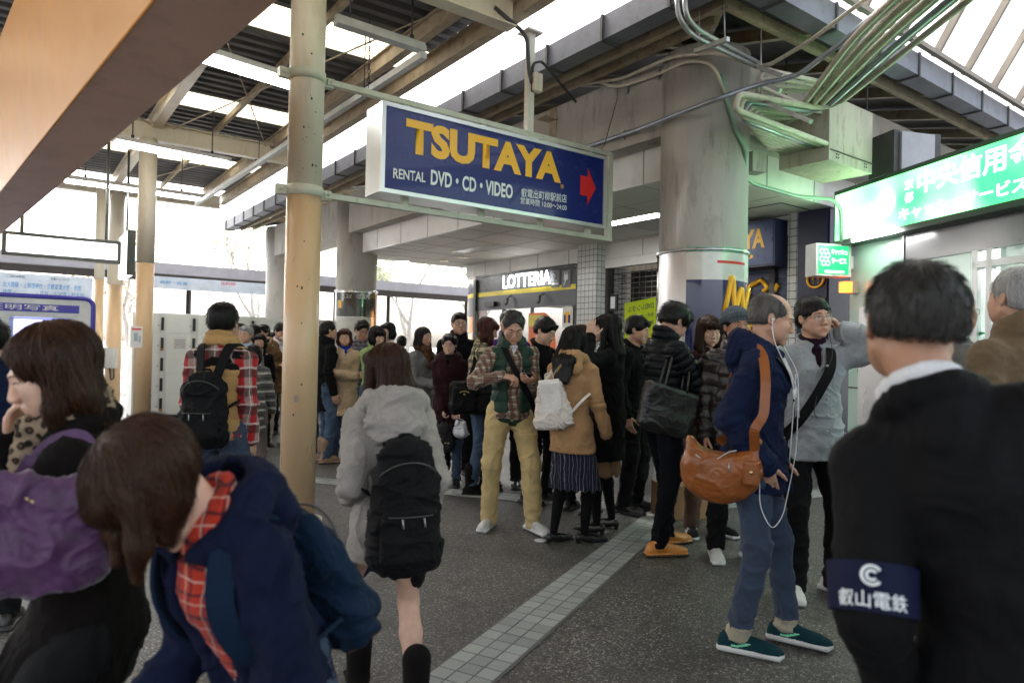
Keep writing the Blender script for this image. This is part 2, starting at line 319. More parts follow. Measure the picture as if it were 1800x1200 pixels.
m = MB(); arc_panel(m, c, .420, 1.95, 2.42, -62, 62, 0, 30); arc_panel(m, c, .420, 1.2, 1.94, -62, 45, 1, 30); arc_panel(m, c, .420, 1.3, 2.42, 62, 74, 2, 6)
m.build('notice_board', [paint('notice_dark', (.03, .04, .04), .15, coat=1), paint('notice_white', (.6, .6, .57), .3, coat=1), paint('notice_orange', (.75, .25, .04), .3)], th)
m = MB()
arc_panel(m, c, .4225, 2.12, 2.26, -52, -40, 0, 4)
m.build('notice_mark', [M_yel], th)
pc = on_col(c, .424, -46, 2.27); fit_text('notice_writing', 'バスのりば案内', on_col(c, .43, -40, 2.29), on_col(c, .43, 38, 2.29)+Vector((0, -.05, 0)), .1, M_wlet, th, normal_off=.06)
th, c = column(13.1, 0, .40, 'pale round concrete column farthest along the building, beside the cream pole')

def piece(name, mb, mats, label, cat, loc=None, group=None, bevel=0):
    vs = mb.v; loc = Vector(loc) if loc is not None else Vector((sum(v[0] for v in vs)/len(vs), sum(v[1] for v in vs)/len(vs), min(v[2] for v in vs)))
    return tag(mb.build(name, mats, loc=loc, bevel=bevel), label, cat, group)
# ---------------------------------------------------------------- corner building: beams, soffit, fascia, roof
bl = thing('corner_building', 'concrete and white panel corner building with a deep soffit over its shops', 'building', TU(0, 0))
m = MB(); m.tu(.1, 13.6, -.3, .3, 3.57, 4.32); m.tu(-.3, .3, .25, 9.5, 3.57, 4.32); m.build('concrete_beam', M_conc, bl)
m = MB(); m.tu(.3, 8.75, -.06, .0, 3.2, 3.57); m.tu(.02, .08, .3, 9, 3.2, 3.57); m.tu(8.75, 8.81, -.06, 9, 3.2, 3.57)
for k in range(9): t = .75+k*.95; m.tu(t, t+.008, -.063, -.059, 3.2, 3.57, 1)
for k in range(8): u = 1.1+k*.95; m.tu(.016, .021, u, u+.008, 3.2, 3.57, 1)
m.build('fascia_panels', [M_white, M_joint], bl)
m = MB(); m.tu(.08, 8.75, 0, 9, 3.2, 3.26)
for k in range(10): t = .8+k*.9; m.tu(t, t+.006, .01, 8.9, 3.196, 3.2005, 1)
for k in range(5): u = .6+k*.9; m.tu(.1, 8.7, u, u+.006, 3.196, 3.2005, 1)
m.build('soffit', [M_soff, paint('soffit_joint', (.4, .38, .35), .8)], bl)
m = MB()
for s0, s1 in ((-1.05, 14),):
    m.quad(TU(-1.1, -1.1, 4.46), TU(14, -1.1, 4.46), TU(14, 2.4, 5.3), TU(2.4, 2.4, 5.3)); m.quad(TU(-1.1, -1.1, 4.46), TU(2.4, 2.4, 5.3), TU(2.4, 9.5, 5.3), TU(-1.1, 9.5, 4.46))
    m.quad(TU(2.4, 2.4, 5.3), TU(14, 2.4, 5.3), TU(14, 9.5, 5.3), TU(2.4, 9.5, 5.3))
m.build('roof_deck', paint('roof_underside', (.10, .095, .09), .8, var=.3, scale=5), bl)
m = MB(); m.tu(-1.22, 14, -1.22, -1.02, 4.25, 4.47); m.tu(-1.22, -1.02, -1.02, 9.5, 4.25, 4.47)
for k in range(19): t = -.6+k*.8; m.tu(t, t+.03, -1.235, -1.0, 4.235, 4.48, 1)
for k in range(13): u = -.6+k*.8; m.tu(-1.235, -1.0, u, u+.03, 4.235, 4.48, 1)
m.build('gutter', [M_gut, M_dsteel], bl)
m = MB(); m.bar(TU(-.85, -.8, 4.33), TU(14, -.8, 4.33), .06, .09); m.bar(TU(-.5, -.5, 4.38), TU(14, -.5, 4.38), .06, .08)
m.bar(TU(-.8, -.8, 4.33), TU(-.8, 9.4, 4.33), .06, .09)
for k in range(11): t = .4+k*1.35; m.bar(TU(t, -1.0, 4.40), TU(t, 2.2, 5.16), .07, .12)
for k in range(8): u = .4+k*1.2; m.bar(TU(-1.0, u, 4.40), TU(2.2, u, 5.16), .07, .12)
m.bar(TU(-1, -1, 4.38), TU(2.2, 2.2, 5.14), .1, .16); m.build('rafters', M_rust, bl)
m = MB()   # left gable end frame of the far eave
for u in (-.7, -.2): m.bar(TU(13.9, -1.1, 4.3), TU(13.9, 2.2, 5.1), .05, .1)
m.bar(TU(11.5, -1.1, 4.36), TU(11.5, -.3, 4.5), .05, .08); m.build('end_frame', M_gut, bl)
# steel brackets on the beam
for t in (1.95, 5.2): m = MB(); m.tu(t, t+.12, -.315, -.301, 3.95, 4.30); m.tu(t-.02, t+.14, -.5, -.3, 4.15, 4.17); m.build('beam_bracket', M_rust, bl)
def rect_light(px, py, L, W, ax, lit, label, flip=False):
    p = G(px, py, 3.2); th = thing('ceiling_light', label, 'ceiling light', p, 'recessed lights in the white soffit'); a, b = (D1, D2) if ax == 1 else (D2, D1)
    m = MB(); 
    for s in (-1, 1): m.box(p+b*(s*(W/2+.012))-UZ*.006, a*(L/2+.02), b*.012, UZ*.006); m.box(p+a*(s*(L/2+.01))-UZ*.006, a*.01, b*(W/2), UZ*.006)
    m.build('frame', M_alu, th); m = MB(); m.box(p-UZ*.004, a*(L/2), b*(W/2), UZ*.003); m.build('diffuser', emit('tube_white', (1, .99, .95), 12) if lit else paint('unlit_diffuser', (.62, .62, .6), .3), th)
rect_light(1102, 387, 1.25, .22, 1, True, 'lit white ceiling panel beside the big concrete column')
rect_light(690, 463, 1.2, .24, 1, True, 'lit white ceiling panel at the far left end of the soffit')
rect_light(838, 437, 1.25, .24, 1, False, 'unlit ceiling panel in the middle of the soffit')
for px, py, lb in ((780, 458, 'small brass downlight in the soffit, the left one of two'), (815, 452, 'small brass downlight in the soffit, the right one of two')):
    p = G(px, py, 3.2); th = thing('downlight', lb, 'downlight', p, 'small round downlights'); m = MB(); m.cyl(p, .10, -.012, -.001, 24); m.build('trim_ring', paint('brass', (.55, .42, .18), .3, .8), th); m = MB(); m.cyl(p, .06, -.014, -.0125, 24); m.build('lens', paint('lens_dim', (.6, .5, .3), .3), th)
for px, py, a, b2 in ((700, 437, .5, .3), (1345, 373, .45, .35)):
    p = G(px, py, 3.2); m = MB(); 
    for s in (-1, 1): m.box(p+D2*(s*b2)-UZ*.004, D1*a, D2*.008, UZ*.004); m.box(p+D1*(s*a)-UZ*.004, D1*.008, D2*b2, UZ*.004)
    piece('access_hatch', m, M_dsteel if px > 1000 else M_alu, 'thin square hatch frame in the soffit %s' % ('right of the big column' if px > 1000 else 'near its left end'), 'hatch', p)

# ---------------------------------------------------------------- shops under the soffit (plane u = UW)
UW = 2.6
def tz(px, py, u=UW): p = PL(px, py, TU(0, u), D2); return (p-C1).dot(D1), p.z
M_fdark = paint('facade_dark', (.035, .04, .045), .3, var=.15, bump=.02)
M_glassd = glass('shop_glass', (.5, .55, .58), .03, .3)
sh = thing('burger_restaurant', 'burger restaurant front with dark sign band, yellow stripe and white letters', 'shop', TU(6.5, UW))
t0, t1 = tz(1012, 500)[0], tz(838, 500)[0]
zt = tz(925, 478)[1]; zs = tz(925, 507)[1]; zb = tz(925, 515)[1]; zd = tz(925, 541)[1]
m = MB(); m.tu(t0, t1+.05, UW, UW+.1, zb-.0, zt); m.build('sign_band', M_fdark, sh)
m = MB(); m.tu(t0, t1-.06, UW-.006, UW, zb, zs); m.build('yellow_stripe', paint('yellow_line', (.85, .68, .02), .35, bump=0), sh)
m = MB(); m.tu(t0, t1+.05, UW-.004, UW+.1, zd, zb-.002); m.build('door_header', paint('header_grey', (.10, .105, .12), .35), sh)
m = MB(); m.tu(t1-.05, t1+.03, UW-.06, UW+.06, 0, 2.86); m.tu(t0, t1, UW-.03, UW+.05, zt-.001+.004, zt+.04)
for t in (t1-1.0, t1-1.95, t0+.05): m.tu(t-.03, t+.03, UW, UW+.05, 0, zd)
m.build('mullions', M_fdark, sh)
m = MB(); m.tu(t0+.1, t1-.05, UW+.02, UW+.03, .05, zd); m.build('glass', M_glassd, sh)
m = MB(); m.tu(.1, t1+.4, UW-.02, UW+.1, zt+.04, 3.2)
for k in range(10): t = .5+k*.9; m.tu(t, t+.008, UW-.024, UW-.0195, zt+.04, 3.2, 1)
m.build('upper_panels', [M_white, M_joint], sh)
pl_, pr_ = PL(886, 511, TU(0, UW-.03), D2), PL(970, 503, TU(0, UW-.03), D2)
fit_text('sign_lettering', 'LOTTERIA', Vector((pl_.x, pl_.y, zs+.03)), Vector((pr_.x, pr_.y, zs+.03)), .27, emit('letter_white', (1, 1, 1), 2), sh, bold=.02, normal_off=.03)
for (px, tx) in ((977, 'smoking'), (996, 'plug')):
    tt, zz = tz(px, 490); m = MB(); m.tu(tt-.12, tt+.12, UW-.012, UW-.002, zz-.16, zz+.16); m.build('notice_plate', paint('plate_grey', (.16, .17, .18), .4), sh)
    m = MB()
    if tx == 'plug': m.tu(tt-.05, tt+.05, UW-.02, UW-.012, zz-.02, zz+.08); m.tube([TU(tt, UW-.02, zz-.02), TU(tt+.05, UW-.02, zz-.12)], .012); m.tube([TU(tt-.03, UW-.02, zz+.13), TU(tt-.03, UW-.02, zz+.06)], .01); m.tube([TU(tt+.03, UW-.02, zz+.13), TU(tt+.03, UW-.02, zz+.06)], .01)
    else: m.tu(tt-.09, tt+.09, UW-.02, UW-.012, zz-.11, zz-.08); m.tube(arc_pts([TU(tt-.06, UW-.02, zz-.05), TU(tt+.03, UW-.02, zz), TU(tt-.02, UW-.02, zz+.05), TU(tt+.06, UW-.02, zz+.1)], .03), .012)
    m.build('notice_mark', M_wlet, sh)
tt, zz = tz(864, 535); m = MB(); m.tu(tt-.2, tt+.15, UW-.09, UW-.004, zz-.05, zz+.05); m.build('door_sensor', M_black, sh)
for px, py in ((899, 524), (956, 520)):
    tt, zz = tz(px, py); m = MB(); p = TU(tt, UW-.1, zz); m.tube([TU(tt, UW, zz+.05), p], .012); m.tube([p, p-UZ*.1, p-UZ*.14-D2*.05], [.03, .02, .03]); m.build('spot_lamp', M_dsteel, sh)
# curved corner of the shop
cc = TU(t1+.05, UW+1.0); m = MB(); R0_ = 1.0
def curved(m, r, z0, z1, mi, n=14):
    vs = []
    for k in range(n+1):
        a = math.radians(90*k/n); p = cc-D2*(math.cos(a)*r)+D1*(math.sin(a)*r); vs += [(p.x, p.y, z0), (p.x, p.y, z1)]
    m._add(vs, [(2*k, 2*k+2, 2*k+3, 2*k+1) for k in range(n)], mi, True)
curved(m, 1.03, zt, 3.2, 0); curved(m, 1.0, zb, zt, 1); curved(m, 1.006, zb, zs, 2); curved(m, 1.0, zd-.1, zb, 3)
m.build('curved_corner', [M_white, paint('corner_glossy', (.2, .22, .26), .08, coat=1), MATS['yellow_line'], MATS['header_grey']], sh)
m = MB(); curved(m, .98, 1.75, zd-.12, 0); curved(m, .985, .9, 1.7, 1); curved(m, .98, 0, .88, 2); m.build('corner_display', [paint('menu_orange', (.8, .28, .04), .3), paint('menu_white', (.7, .62, .5), .3), MATS['header_grey']], sh)
# inside of the shop
m = MB(); m.tu(t0-.3, t1, UW+4, UW+4.1, 0, 3.1, 0); m.tu(t0-.35, t0-.3, UW+.1, UW+4, 0, 3.1, 0); m.tu(t0-.3, t1+.4, UW+.1, UW+4, 0, .01, 1); m.build('room_walls', [paint('shop_wall', (.55, .5, .42), .7), paint('shop_floor', (.3, .25, .2), .4)], sh)
for k in range(3):
    m = MB(); m.tu(t0+.4+k*1.1, t0+1.3+k*1.1, UW+3.9, UW+3.95, 1.9, 2.4); m.build('menu_board', emit('menu_glow', (1, .45, .1), 2.2), sh)
for k in range(3):
    m = MB(); m.tu(t0+.3+k*1.2, t0+.7+k*1.2, UW+.8, UW+2.8, 3.05, 3.08); m.build('room_light', emit('room_white', (1, .97, .9), 5), sh)
tt, zz = tz(962, 575); m = MB()
vs = [TU(tt+.55, UW-.02, zz-.5), TU(tt-.28, UW-.02, zz-.5)]+[TU(tt-.28+.0+(1-math.cos(a))*.0-.0+.83*(0)+.38*(1-math.cos(a)), UW-.02, zz-.5+.78*math.sin(a)) for a in np.linspace(.1, 1.5, 9)]+[TU(tt+.55, UW-.02, zz+.28)]
m._add([v for v in vs]+[v+D2*.012 for v in vs], [tuple(range(len(vs))), tuple(range(len(vs), 2*len(vs)))[::-1]]+[(i, i+len(vs), (i+1) % len(vs)+len(vs), (i+1) % len(vs)) for i in range(len(vs))], 0)
m.tu(tt+.1, tt+.55, UW-.028, UW-.0201, zz+.02, zz+.24, 1); m.build('window_banner', [paint('banner_orange', (.85, .16, .03), .35), paint('banner_yellow', (.75, .6, .05), .4)], sh)
tt, zz = tz(999, 558); th = sh; m = MB(); m.tu(tt-.13, tt+.13, UW-.03, UW-.004, zz-.19, zz+.19, 0); m.tu(tt-.085, tt+.085, UW-.034, UW-.0301, zz+.05, zz+.1, 1); m.tu(tt-.03, tt+.03, UW-.035, UW-.0301, zz-.1, zz+.049, 1)
m.tu(tt-.085, tt-.031, UW-.034, UW-.0301, zz-.1, zz+.049, 2); m.tu(tt+.031, tt+.085, UW-.034, UW-.0301, zz-.1, zz+.049, 2); m.build('card_sticker', [M_white, M_yel, M_navys], sh)
# white tiled pillar
def make_tiles(name, s, c=(.62, .63, .62)):
    m, nt, b = _new(name); tc = nt.nodes.new('ShaderNodeTexCoord'); sp = nt.nodes.new('ShaderNodeSeparateXYZ'); nt.links.new(tc.outputs['Object'], sp.inputs[0])
    h = _math(nt, 'ADD', _math(nt, 'MULTIPLY', sp.outputs[0], -D1.x+D2.x), _math(nt, 'MULTIPLY', sp.outputs[1], -D1.y+D2.y)); ln = None
    for v in (h, sp.outputs[2]):
        fr = _math(nt, 'FRACT', _math(nt, 'ADD', _math(nt, 'DIVIDE', v, s), 100)); l = _math(nt, 'LESS_THAN', fr, .11); ln = l if ln is None else _math(nt, 'MAXIMUM', ln, l)
    n = _noise(nt, tc.outputs['Object'], 8, 3); col = _mix(nt, ln, _ramp(nt, n, [(.3, _sc(c, .85)), (.7, c)]), (.12, .13, .14)); nt.links.new(col, b.inputs['Base Color'])
    nt.links.new(_ramp(nt, ln, [(0, (.15,)*3), (1, (.8,)*3)]), b.inputs['Roughness']); _bump(nt, b, _math(nt, 'SUBTRACT', 1., ln), .4, .003); MATS[name] = m; return m
M_tiles = make_tiles('white_tiles', .10)
ta, tb_ = tz(1045, 500, 2.35)[0], tz(1012, 500, 2.35)[0]
m = MB(); m.tu(ta, tb_, 2.38, UW+.5, 0, 3.2); piece('tiled_pillar', m, M_tiles, 'narrow pillar clad in small white square tiles between the restaurant and the roller grille', 'pillar')
# roller grille
gr = thing('roller_grille', 'closed steel roller grille of horizontal rods behind the queue', 'shutter', TU(2.7, UW))
g0, g1 = .95, ta-.02; gz = tz(1100, 468)[1]
m = MB(); m.tu(g0, g1, UW-.04, UW+.06, gz, zt+.03); m.build('lintel', M_white, gr)
m = MB()
for k in range(int(gz/.085)): m.tube([TU(g0, UW+.08, .05+k*.085), TU(g1, UW+.08, .05+k*.085)], .0085, 6)
for k in range(24): t = g0+(g1-g0)*k/23; m.tube([TU(t, UW+.095, .05), TU(t, UW+.095, gz)], .004, 5)
m.build('rods', M_steel, gr)
for a_, b_ in ((g0-.08, g0), (g1-.04, g1+.02)): m = MB(); m.tu(a_, b_, UW, UW+.15, 0, gz); m.build('guide_rail', M_dsteel, gr)
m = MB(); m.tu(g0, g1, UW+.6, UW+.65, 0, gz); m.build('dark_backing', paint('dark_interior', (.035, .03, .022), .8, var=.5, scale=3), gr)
tt, zz = tz(1070, 533); m = MB(); m.tu(tt-.16, tt+.2, UW+.03, UW+.07, zz-.13, zz+.15, 0); m.tu(tt-.12, tt-.02, UW+.022, UW+.0299, zz-.09, zz+.11, 1); m.tu(tt+.04, tt+.16, UW+.022, UW+.0299, zz-.09, zz+.11, 1); m.build('notice', [M_black, M_wlet], gr)
# yellow flyer seen from behind
pA, pB, pC, pD = [D(x, y, 8.1) for x, y in ((1098, 533), (1153, 522), (1153, 592), (1098, 600))]
fl = thing('hanging_flyer', 'yellow rental flyer hanging by the steel column, its writing seen mirrored', 'flyer', (pC+pD)/2)
m = MB(); n_ = (pB-pA).cross(pD-pA).normalized(); m.hexa([pD, pC, pC+n_*.006, pD+n_*.006, pA, pB, pB+n_*.006, pA+n_*.006], 0); m.build('sheet', paint('flyer_yellow', (.80, .85, .02), .5, bump=.02), fl)
xd = (pA-pB).normalized()
for k, (tx, wd, hh, col) in enumerate((('DVDレンタル', .82, .075, M_navys), ('販売・買取中', .6, .045, M_navys), ('まとめ借り', .6, .05, M_navys))):
    s0 = pB.lerp(pC, .26+.2*k)-n_*.004; s0 = s0+(pA-pB)*.08; fit_text('writing', tx, s0, s0+(pA-pB)*wd, hh, col, fl)
# movie rental shop to the right of the column
rs = thing('rental_shop', 'navy movie rental shop front with a boxed sign and a painted roller shutter', 'shop', TU(.6, 2.4))
US = 2.3
ts = tz(1362, 420, US)[0]; z0s, z1s = tz(1362, 466, US)[1], tz(1362, 383, US)[1]
m = MB(); m.tu(ts, ts+1.8, US, US+.5, z0s, z1s); m.build('sign_box', M_navy, rs); m = MB(); m.tu(ts+.02, ts+1.75, US-.008, US, z0s+.03, z1s-.03); m.build('sign_face', paint('sign_face_blue', (.03, .06, .17), .3, bump=0), rs)
q = TU(ts+.14, US-.012); q2 = TU(ts+1.15, US-.012); zY = tz(1330, 437, US)[1]
fit_text('sign_lettering', 'TSUTAYA', Vector((q2.x, q2.y, zY)), Vector((q.x, q.y, zY)), .26, M_yel, rs, bold=.04)
q = TU(ts+.3, US-.012); q2 = TU(ts+.85, US-.012); fit_text('sign_lettering', 'club', Vector((q2.x, q2.y, zY-.13)), Vector((q.x, q.y, zY-.13)), .09, M_yel, rs, bold=.02)
m = MB(); m.tu(ts-.05, ts+1.9, UW+.06, UW+.1, 0, z0s)
for k in range(int(z0s/.07)): m.tu(ts-.05, ts+1.9, UW+.045, UW+.06, .03+k*.07, .07+k*.07)
m.build('shutter', paint('shutter_navy', (.02, .03, .07), .35, .3, var=.15), rs)
m = MB(); J = lambda px, py: PL(px, py, TU(0, UW+.035), D2)
for pts in ([(1305, 515), (1322, 500), (1338, 492), (1350, 505), (1342, 512)], [(1318, 512), (1308, 535), (1335, 532)], [(1368, 500), (1355, 520), (1345, 540), (1300, 538)], [(1295, 505), (1300, 520), (1290, 548)], [(1318, 548), (1316, 600)], [(1300, 552), (1345, 549)], [(1322, 560), (1345, 560)], [(1300, 575), (1330, 572), (1318, 590)]):
    m.tube([J(*p) for p in pts], .035, 8)
m.build('painted_marks', M_yel, rs)
m = MB(); m.tu(ts-.2, ts-.06, UW-.1, UW+.3, 0, 3.2); m.build('tiled_jamb', M_tiles, rs)
m = MB(); m.tu(ts-.6, ts-.21, UW-.12, UW+.3, 0, 3.2, 0); m.tu(ts-.62, ts-.6, UW-.1, UW+1.2, 0, 3.2, 0); m.tu(ts-.52, ts-.28, UW-.128, UW-.121, 1.2, 1.95, 1); m.build('side_panel', [M_navy, paint('panel_pale', (.3, .32, .36), .4)], rs)
m = MB(); pc = PL(1433, 491, TU(0, UW-.14), D2)
ring = [pc+D1*(math.cos(a)*.105)+UZ*(math.sin(a)*.10) for a in np.linspace(0, 2*math.pi, 25)]; m.tube(ring, .015, 8)
for s in (-.035, .03): m.tube([pc+D1*s+UZ*.055, pc+D1*s-UZ*.01], .010, 8); m.tube([pc+D1*s-UZ*.035, pc+D1*s-UZ*.05], .010, 8)
m.build('round_mark', M_yel, rs)
m = MB(); p0 = PL(1437, 545, TU(0, UW-.14), D2); m.box(p0+UZ*.12, D1*.085, D2*.006, UZ*.03); m.box(p0-UZ*.02, D1*.035, D2*.006, UZ*.109); m.build('orange_mark', paint('mark_orange', (.85, .35, .03), .4), rs)

# ---------------------------------------------------------------- cash machine corner
AW = Vector((3.93, 7.96, 0)); DA = Vector((.18, -.984, 0)).normalized(); NA = Vector((-.984, -.18, 0)).normalized()
def AT(s, z, o=0.): return AW+DA*s+NA*o+UZ*z
def az(px, py, o=0.): p = PL(px, py, AW+NA*o, NA); return (p-AW).dot(DA), p.z
class MBA(MB):
    def at(s, s0, s1, z0, z1, o0, o1, mi=0): return s.hexa([AT(s0, z0, o0), AT(s1, z0, o0), AT(s1, z0, o1), AT(s0, z0, o1), AT(s0, z1, o0), AT(s1, z1, o0), AT(s1, z1, o1), AT(s0, z1, o1)], mi)
atm = thing('cash_corner', 'pale green panelled cash machine corner with glass doors and a glowing green sign', 'shop', AT(1.5, 0))
M_pg = paint('pale_green_panel', (.42, .60, .53), .2, var=.05, scale=.8, bump=0, coat=.7)
sG = az(1590, 600)[0]; sP0, sP1 = az(1512, 600)[0], az(1588, 600)[0]
m = MBA(); m.at(0, sG, 0, 2.72, -.12, 0, 0); m.at(0, .04, 0, 2.72, -1.2, -.12, 0)
for z in (1.02, 1.75): m.at(0, sG, z, z+.018, .0, .004, 1)
m.at(-.003, sG, 0, .12, .0, .012, 2)
m.build('wall_panels', [M_pg, M_dsteel, M_steel], atm)
m = MBA(); m.at(sP0, sP1, .62, 1.95, .004, .02); m.at(sP1, sP1+.02, .6, 2.7, .004, .03); m.build('steel_plate', M_steel, atm)
m = MBA(); sEnd = 5.6
sb0, sb1 = 0.0, sEnd
m.at(sb0-.03, sb1, 2.66, 3.30, .0, .20, 0); m.build('sign_case', paint('sign_case_green', (.04, .07, .05), .4), atm)
def make_green():
    m, nt, b = _new('glowing_green'); v = _coord(nt); n = _noise(nt, v, .9, 2); c = _ramp(nt, n, [(.38, (.02, .40, .08)), (.56, (.17, .62, .19))])
    nt.links.new(c, b.inputs['Base Color']); nt.links.new(c, b.inputs['Emission Color']); b.inputs['Emission Strength'].default_value = 1.5; b.inputs['Roughness'].default_value = .25; return m
M_gg = make_green(); M_gw = emit('glowing_white', (.9, 1, .95), .9)
m = MBA(); m.at(sb0, sb1-.03, 2.72, 3.25, .20, .206); m.build('sign_face', M_gg, atm)
def atext(name, tx, px0, px1, py, h, mat, par, off=.212, bold=.02):
    a = az(px0, py, off); b_ = az(px1, py, off); return fit_text(name, tx, AT(a[0], a[1], off), AT(b_[0], a[1], off), h, mat, par, bold=bold)
atext('sign_lettering', '中央信用金庫', 1612, 1875, 343, .235, M_gw, atm, bold=.022); atext('sign_lettering', 'キャッシュサービス', 1580, 1805, 390, .13, M_gw, atm, bold=.025)
atext('sign_lettering', '京', 1590, 1605, 335, .1, M_gw, atm, bold=.01); atext('sign_lettering', '都', 1590, 1605, 358, .1, M_gw, atm, bold=.01)
a = az(1558, 355, .212); m = MBA(); ctr = AT(a[0], a[1], .212)
for rr, wd in ((.115, .03),): m.tube([ctr+DA*(math.cos(x)*rr*.8)+UZ*(math.sin(x)*rr) for x in np.linspace(0, 2*math.pi, 25)], wd, 8)
m.tube(arc_pts([ctr+DA*.03+UZ*.06, ctr-DA*.03+UZ*.01, ctr+DA*.03-UZ*.01, ctr-DA*.03-UZ*.06], .03), .016, 8)
m.build('emblem', M_gw, atm)
m = MBA(); m.at(.35, 1.0, 2.66, 2.70, .21, .25); m.build('tube_lamp', emit('tube_white', (1, .99, .95), 12), atm)
# glazed entrance
zh0 = 2.38
m = MBA(); m.at(sG+.02, sEnd, zh0, 2.66, -.05, .02, 2)
for s in (sG+.05, sG+.85, sG+1.0, sG+2.0, sG+3.0): m.at(s, s+.06, 0, zh0, -.06, .03, 1)
m.at(sG+.85, sEnd, zh0-.16, zh0-.1, -.06, .03, 1); m.build('door_frame', [M_steel, M_alu, paint('steel_dim', (.24, .24, .25), .22, .9, var=.1, scale=1, bump=0)], atm)
m = MBA(); m.at(sG+.1, sEnd, 0, zh0, -.02, -.01); m.build('glass', glass('atm_glass', (.6, .72, .7), .02, .35), atm)
m = MBA(); m.at(sG, sEnd, 0, 2.6, -2.05, -2.0); m.at(sG, sG+.05, 0, 2.6, -2, -.13); m.at(sEnd, sEnd+.05, 0, 2.66, -2, 0); m.at(sG, sEnd, 2.6, 2.65, -2, -.06); m.build('room_walls', paint('atm_room', (.26, .32, .29), .6), atm)
for k in range(3):
    m = MBA(); m.at(sG+.8+k*1.2, sG+1.3+k*1.2, 2.57, 2.59, -1.6, -.6); m.build('room_light', emit('room_white_bright', (1, .98, .93), 11), atm)
for k in range(3):
    m = MBA(); s = sG+.7+k*.9; m.at(s, s+.7, 0, 1.05, -2, -1.5, 0); m.at(s, s+.7, 1.05, 1.9, -2, -1.75, 0); m.at(s+.1, s+.6, 1.2, 1.6, -1.75, -1.74, 1); m.build('cash_machine', [paint('machine_grey', (.4, .44, .45), .4), emit('screen_green', (.2, .7, .5), 1.)], atm)
# ring pattern of the bank on wall and glass
def crescents(px0, py0, rows, name, off):
    m = MBA()
    a0 = az(px0, py0, off)
    for r, row in enumerate(rows):
        for cidx in row:
            s = a0[0]+cidx*.165+(.082 if r % 2 else 0); z = a0[1]-r*.155; ctr = AT(s, z, off); R1 = .085; pts = []
            outer = [ctr+DA*(math.cos(x)*R1)+UZ*(math.sin(x)*R1) for x in np.linspace(1.1, 4.4, 12)]
            inner = [ctr+DA*(.022+math.cos(x)*R1*.86)+UZ*(-.008+math.sin(x)*R1*.86) for x in np.linspace(1.2, 4.3, 12)]
            m._add(outer+inner, [(i, i+1, 12+i+1, 12+i) for i in range(11)], (r+cidx) % 2)
    m.build(name, [paint('crescent_blue', (.02, .13, .55), .3, bump=0), paint('crescent_green', (.01, .36, .14), .3, bump=0)], atm)
crescents(1508, 580, [[0], [0], [0, 1], [0, 1], [1], [1, 2]], 'ring_pattern', .006)
crescents(1712, 570, [[0, 2], [0, 1], [0, 1, 2], [0, 2]], 'ring_pattern', .0)
crescents(1560, 610, [[0], [0, 1], [1]], 'ring_pattern', .026)
# notices on the glass
for (x0, y0, x1, y1, mt, tx, th_) in ((1764, 505, 1830, 533, paint('notice_green', (.03, .4, .17), .4), 'ご利用時間', .07), (1764, 534, 1830, 575, paint('notice_yellow', (.75, .7, .05), .4), '他の金融機関の', .05)):
    a, b_ = az(x0, y0, .012), az(x1, y1, .012); m = MBA(); m.at(a[0], b_[0], b_[1]-.02, a[1], .002, .008); m.build('door_notice', mt, atm)
    fit_text('notice_writing', tx, AT(a[0]+.05, (a[1]+b_[1])/2, .011), AT(b_[0]-.03, (a[1]+b_[1])/2, .011), th_, M_wlet if 'green' in mt.name else M_navy, atm)
a = az(1764, 560, .012); fit_text('notice_writing', 'キャッシュカード', AT(a[0]+.05, a[1], .011), AT(a[0]+.5, a[1], .011), .05, M_navy, atm)
# small projecting lit sign
px_s = az(1506, 460)[0]; zs0, zs1 = 2.30, 2.67
ps = thing('projecting_sign', 'small glowing green cash service sign sticking out from the pale green wall', 'sign', AT(px_s, zs0))
m = MBA(); m.at(px_s-.2, px_s, zs0, zs1, .07, .52, 0); m.at(px_s-.15, px_s-.05, zs0+.1, zs0+.25, 0.004, .07, 0); m.build('case', paint('sign_case_white', (.72, .72, .70), .4), ps)
m = MBA(); m.at(px_s, px_s+.006, zs0+.025, zs1-.025, .105, .49); m.build('lit_face', emit('face_green', (.005, .19, .06), 1.2), ps)
fp = lambda o, z: AT(px_s+.010, z, o)
for tx, z, o0, o1 in (('キャッシュ', 2.545, .33, .13), ('サービス', 2.445, .33, .14)): fit_text('lettering', tx, fp(o0, z), fp(o1, z), .065, M_gw, ps, bold=.03)
m = MBA()
for r in range(4):
    for k in range(2): ct = fp(.45-k*.05-(r % 2)*.022, 2.58-r*.045); m.tube([ct+NA*(math.cos(x)*.027)+UZ*(math.sin(x)*.027) for x in np.linspace(0, 2*math.pi, 13)], .004, 5)
m.box(fp(.29, 2.35), NA*.12, DA*.002, UZ*.012); m.build('rings', M_gw, ps)
wl = thing('warning_lamp', 'orange warning lamp on the pale green wall under the projecting sign', 'lamp', AT(px_s, 2.12))
m = MBA(); m.at(px_s-.05, px_s+.05, 2.11, 2.25, .003, .09, 0); m.build('base', M_rust, wl); m = MBA(); m.at(px_s-.045, px_s+.052, 2.12, 2.24, .09, .19); m.build('lens', emit('lamp_orange', (1, .14, .02), 1.5), wl)
# camera housing and conduit clutter above the sign
cb = thing('security_camera', 'grey boxed security camera above the green sign', 'security camera', D(1590, 300, 7.2))
m = MB(); pq = D(1592, 275, 7.2); m.box(pq, (.2, .05, 0), (-.04, .16, 0), (0, 0, .2), 0); m.build('housing', paint('cam_grey', (.35, .36, .4), .4), cb); m = MB(); m.box(pq+Vector((-.24, -.02, 0)), (.035, .01, 0), (-.04, .17, 0), (0, 0, .22)); m.build('bracket', M_dsteel, cb); m = MB(); m.box(pq+Vector((.25, .06, .03)), (.05, .01, 0), (-.03, .13, 0), (0, 0, .19)); m.build('bracket', M_dsteel, cb)

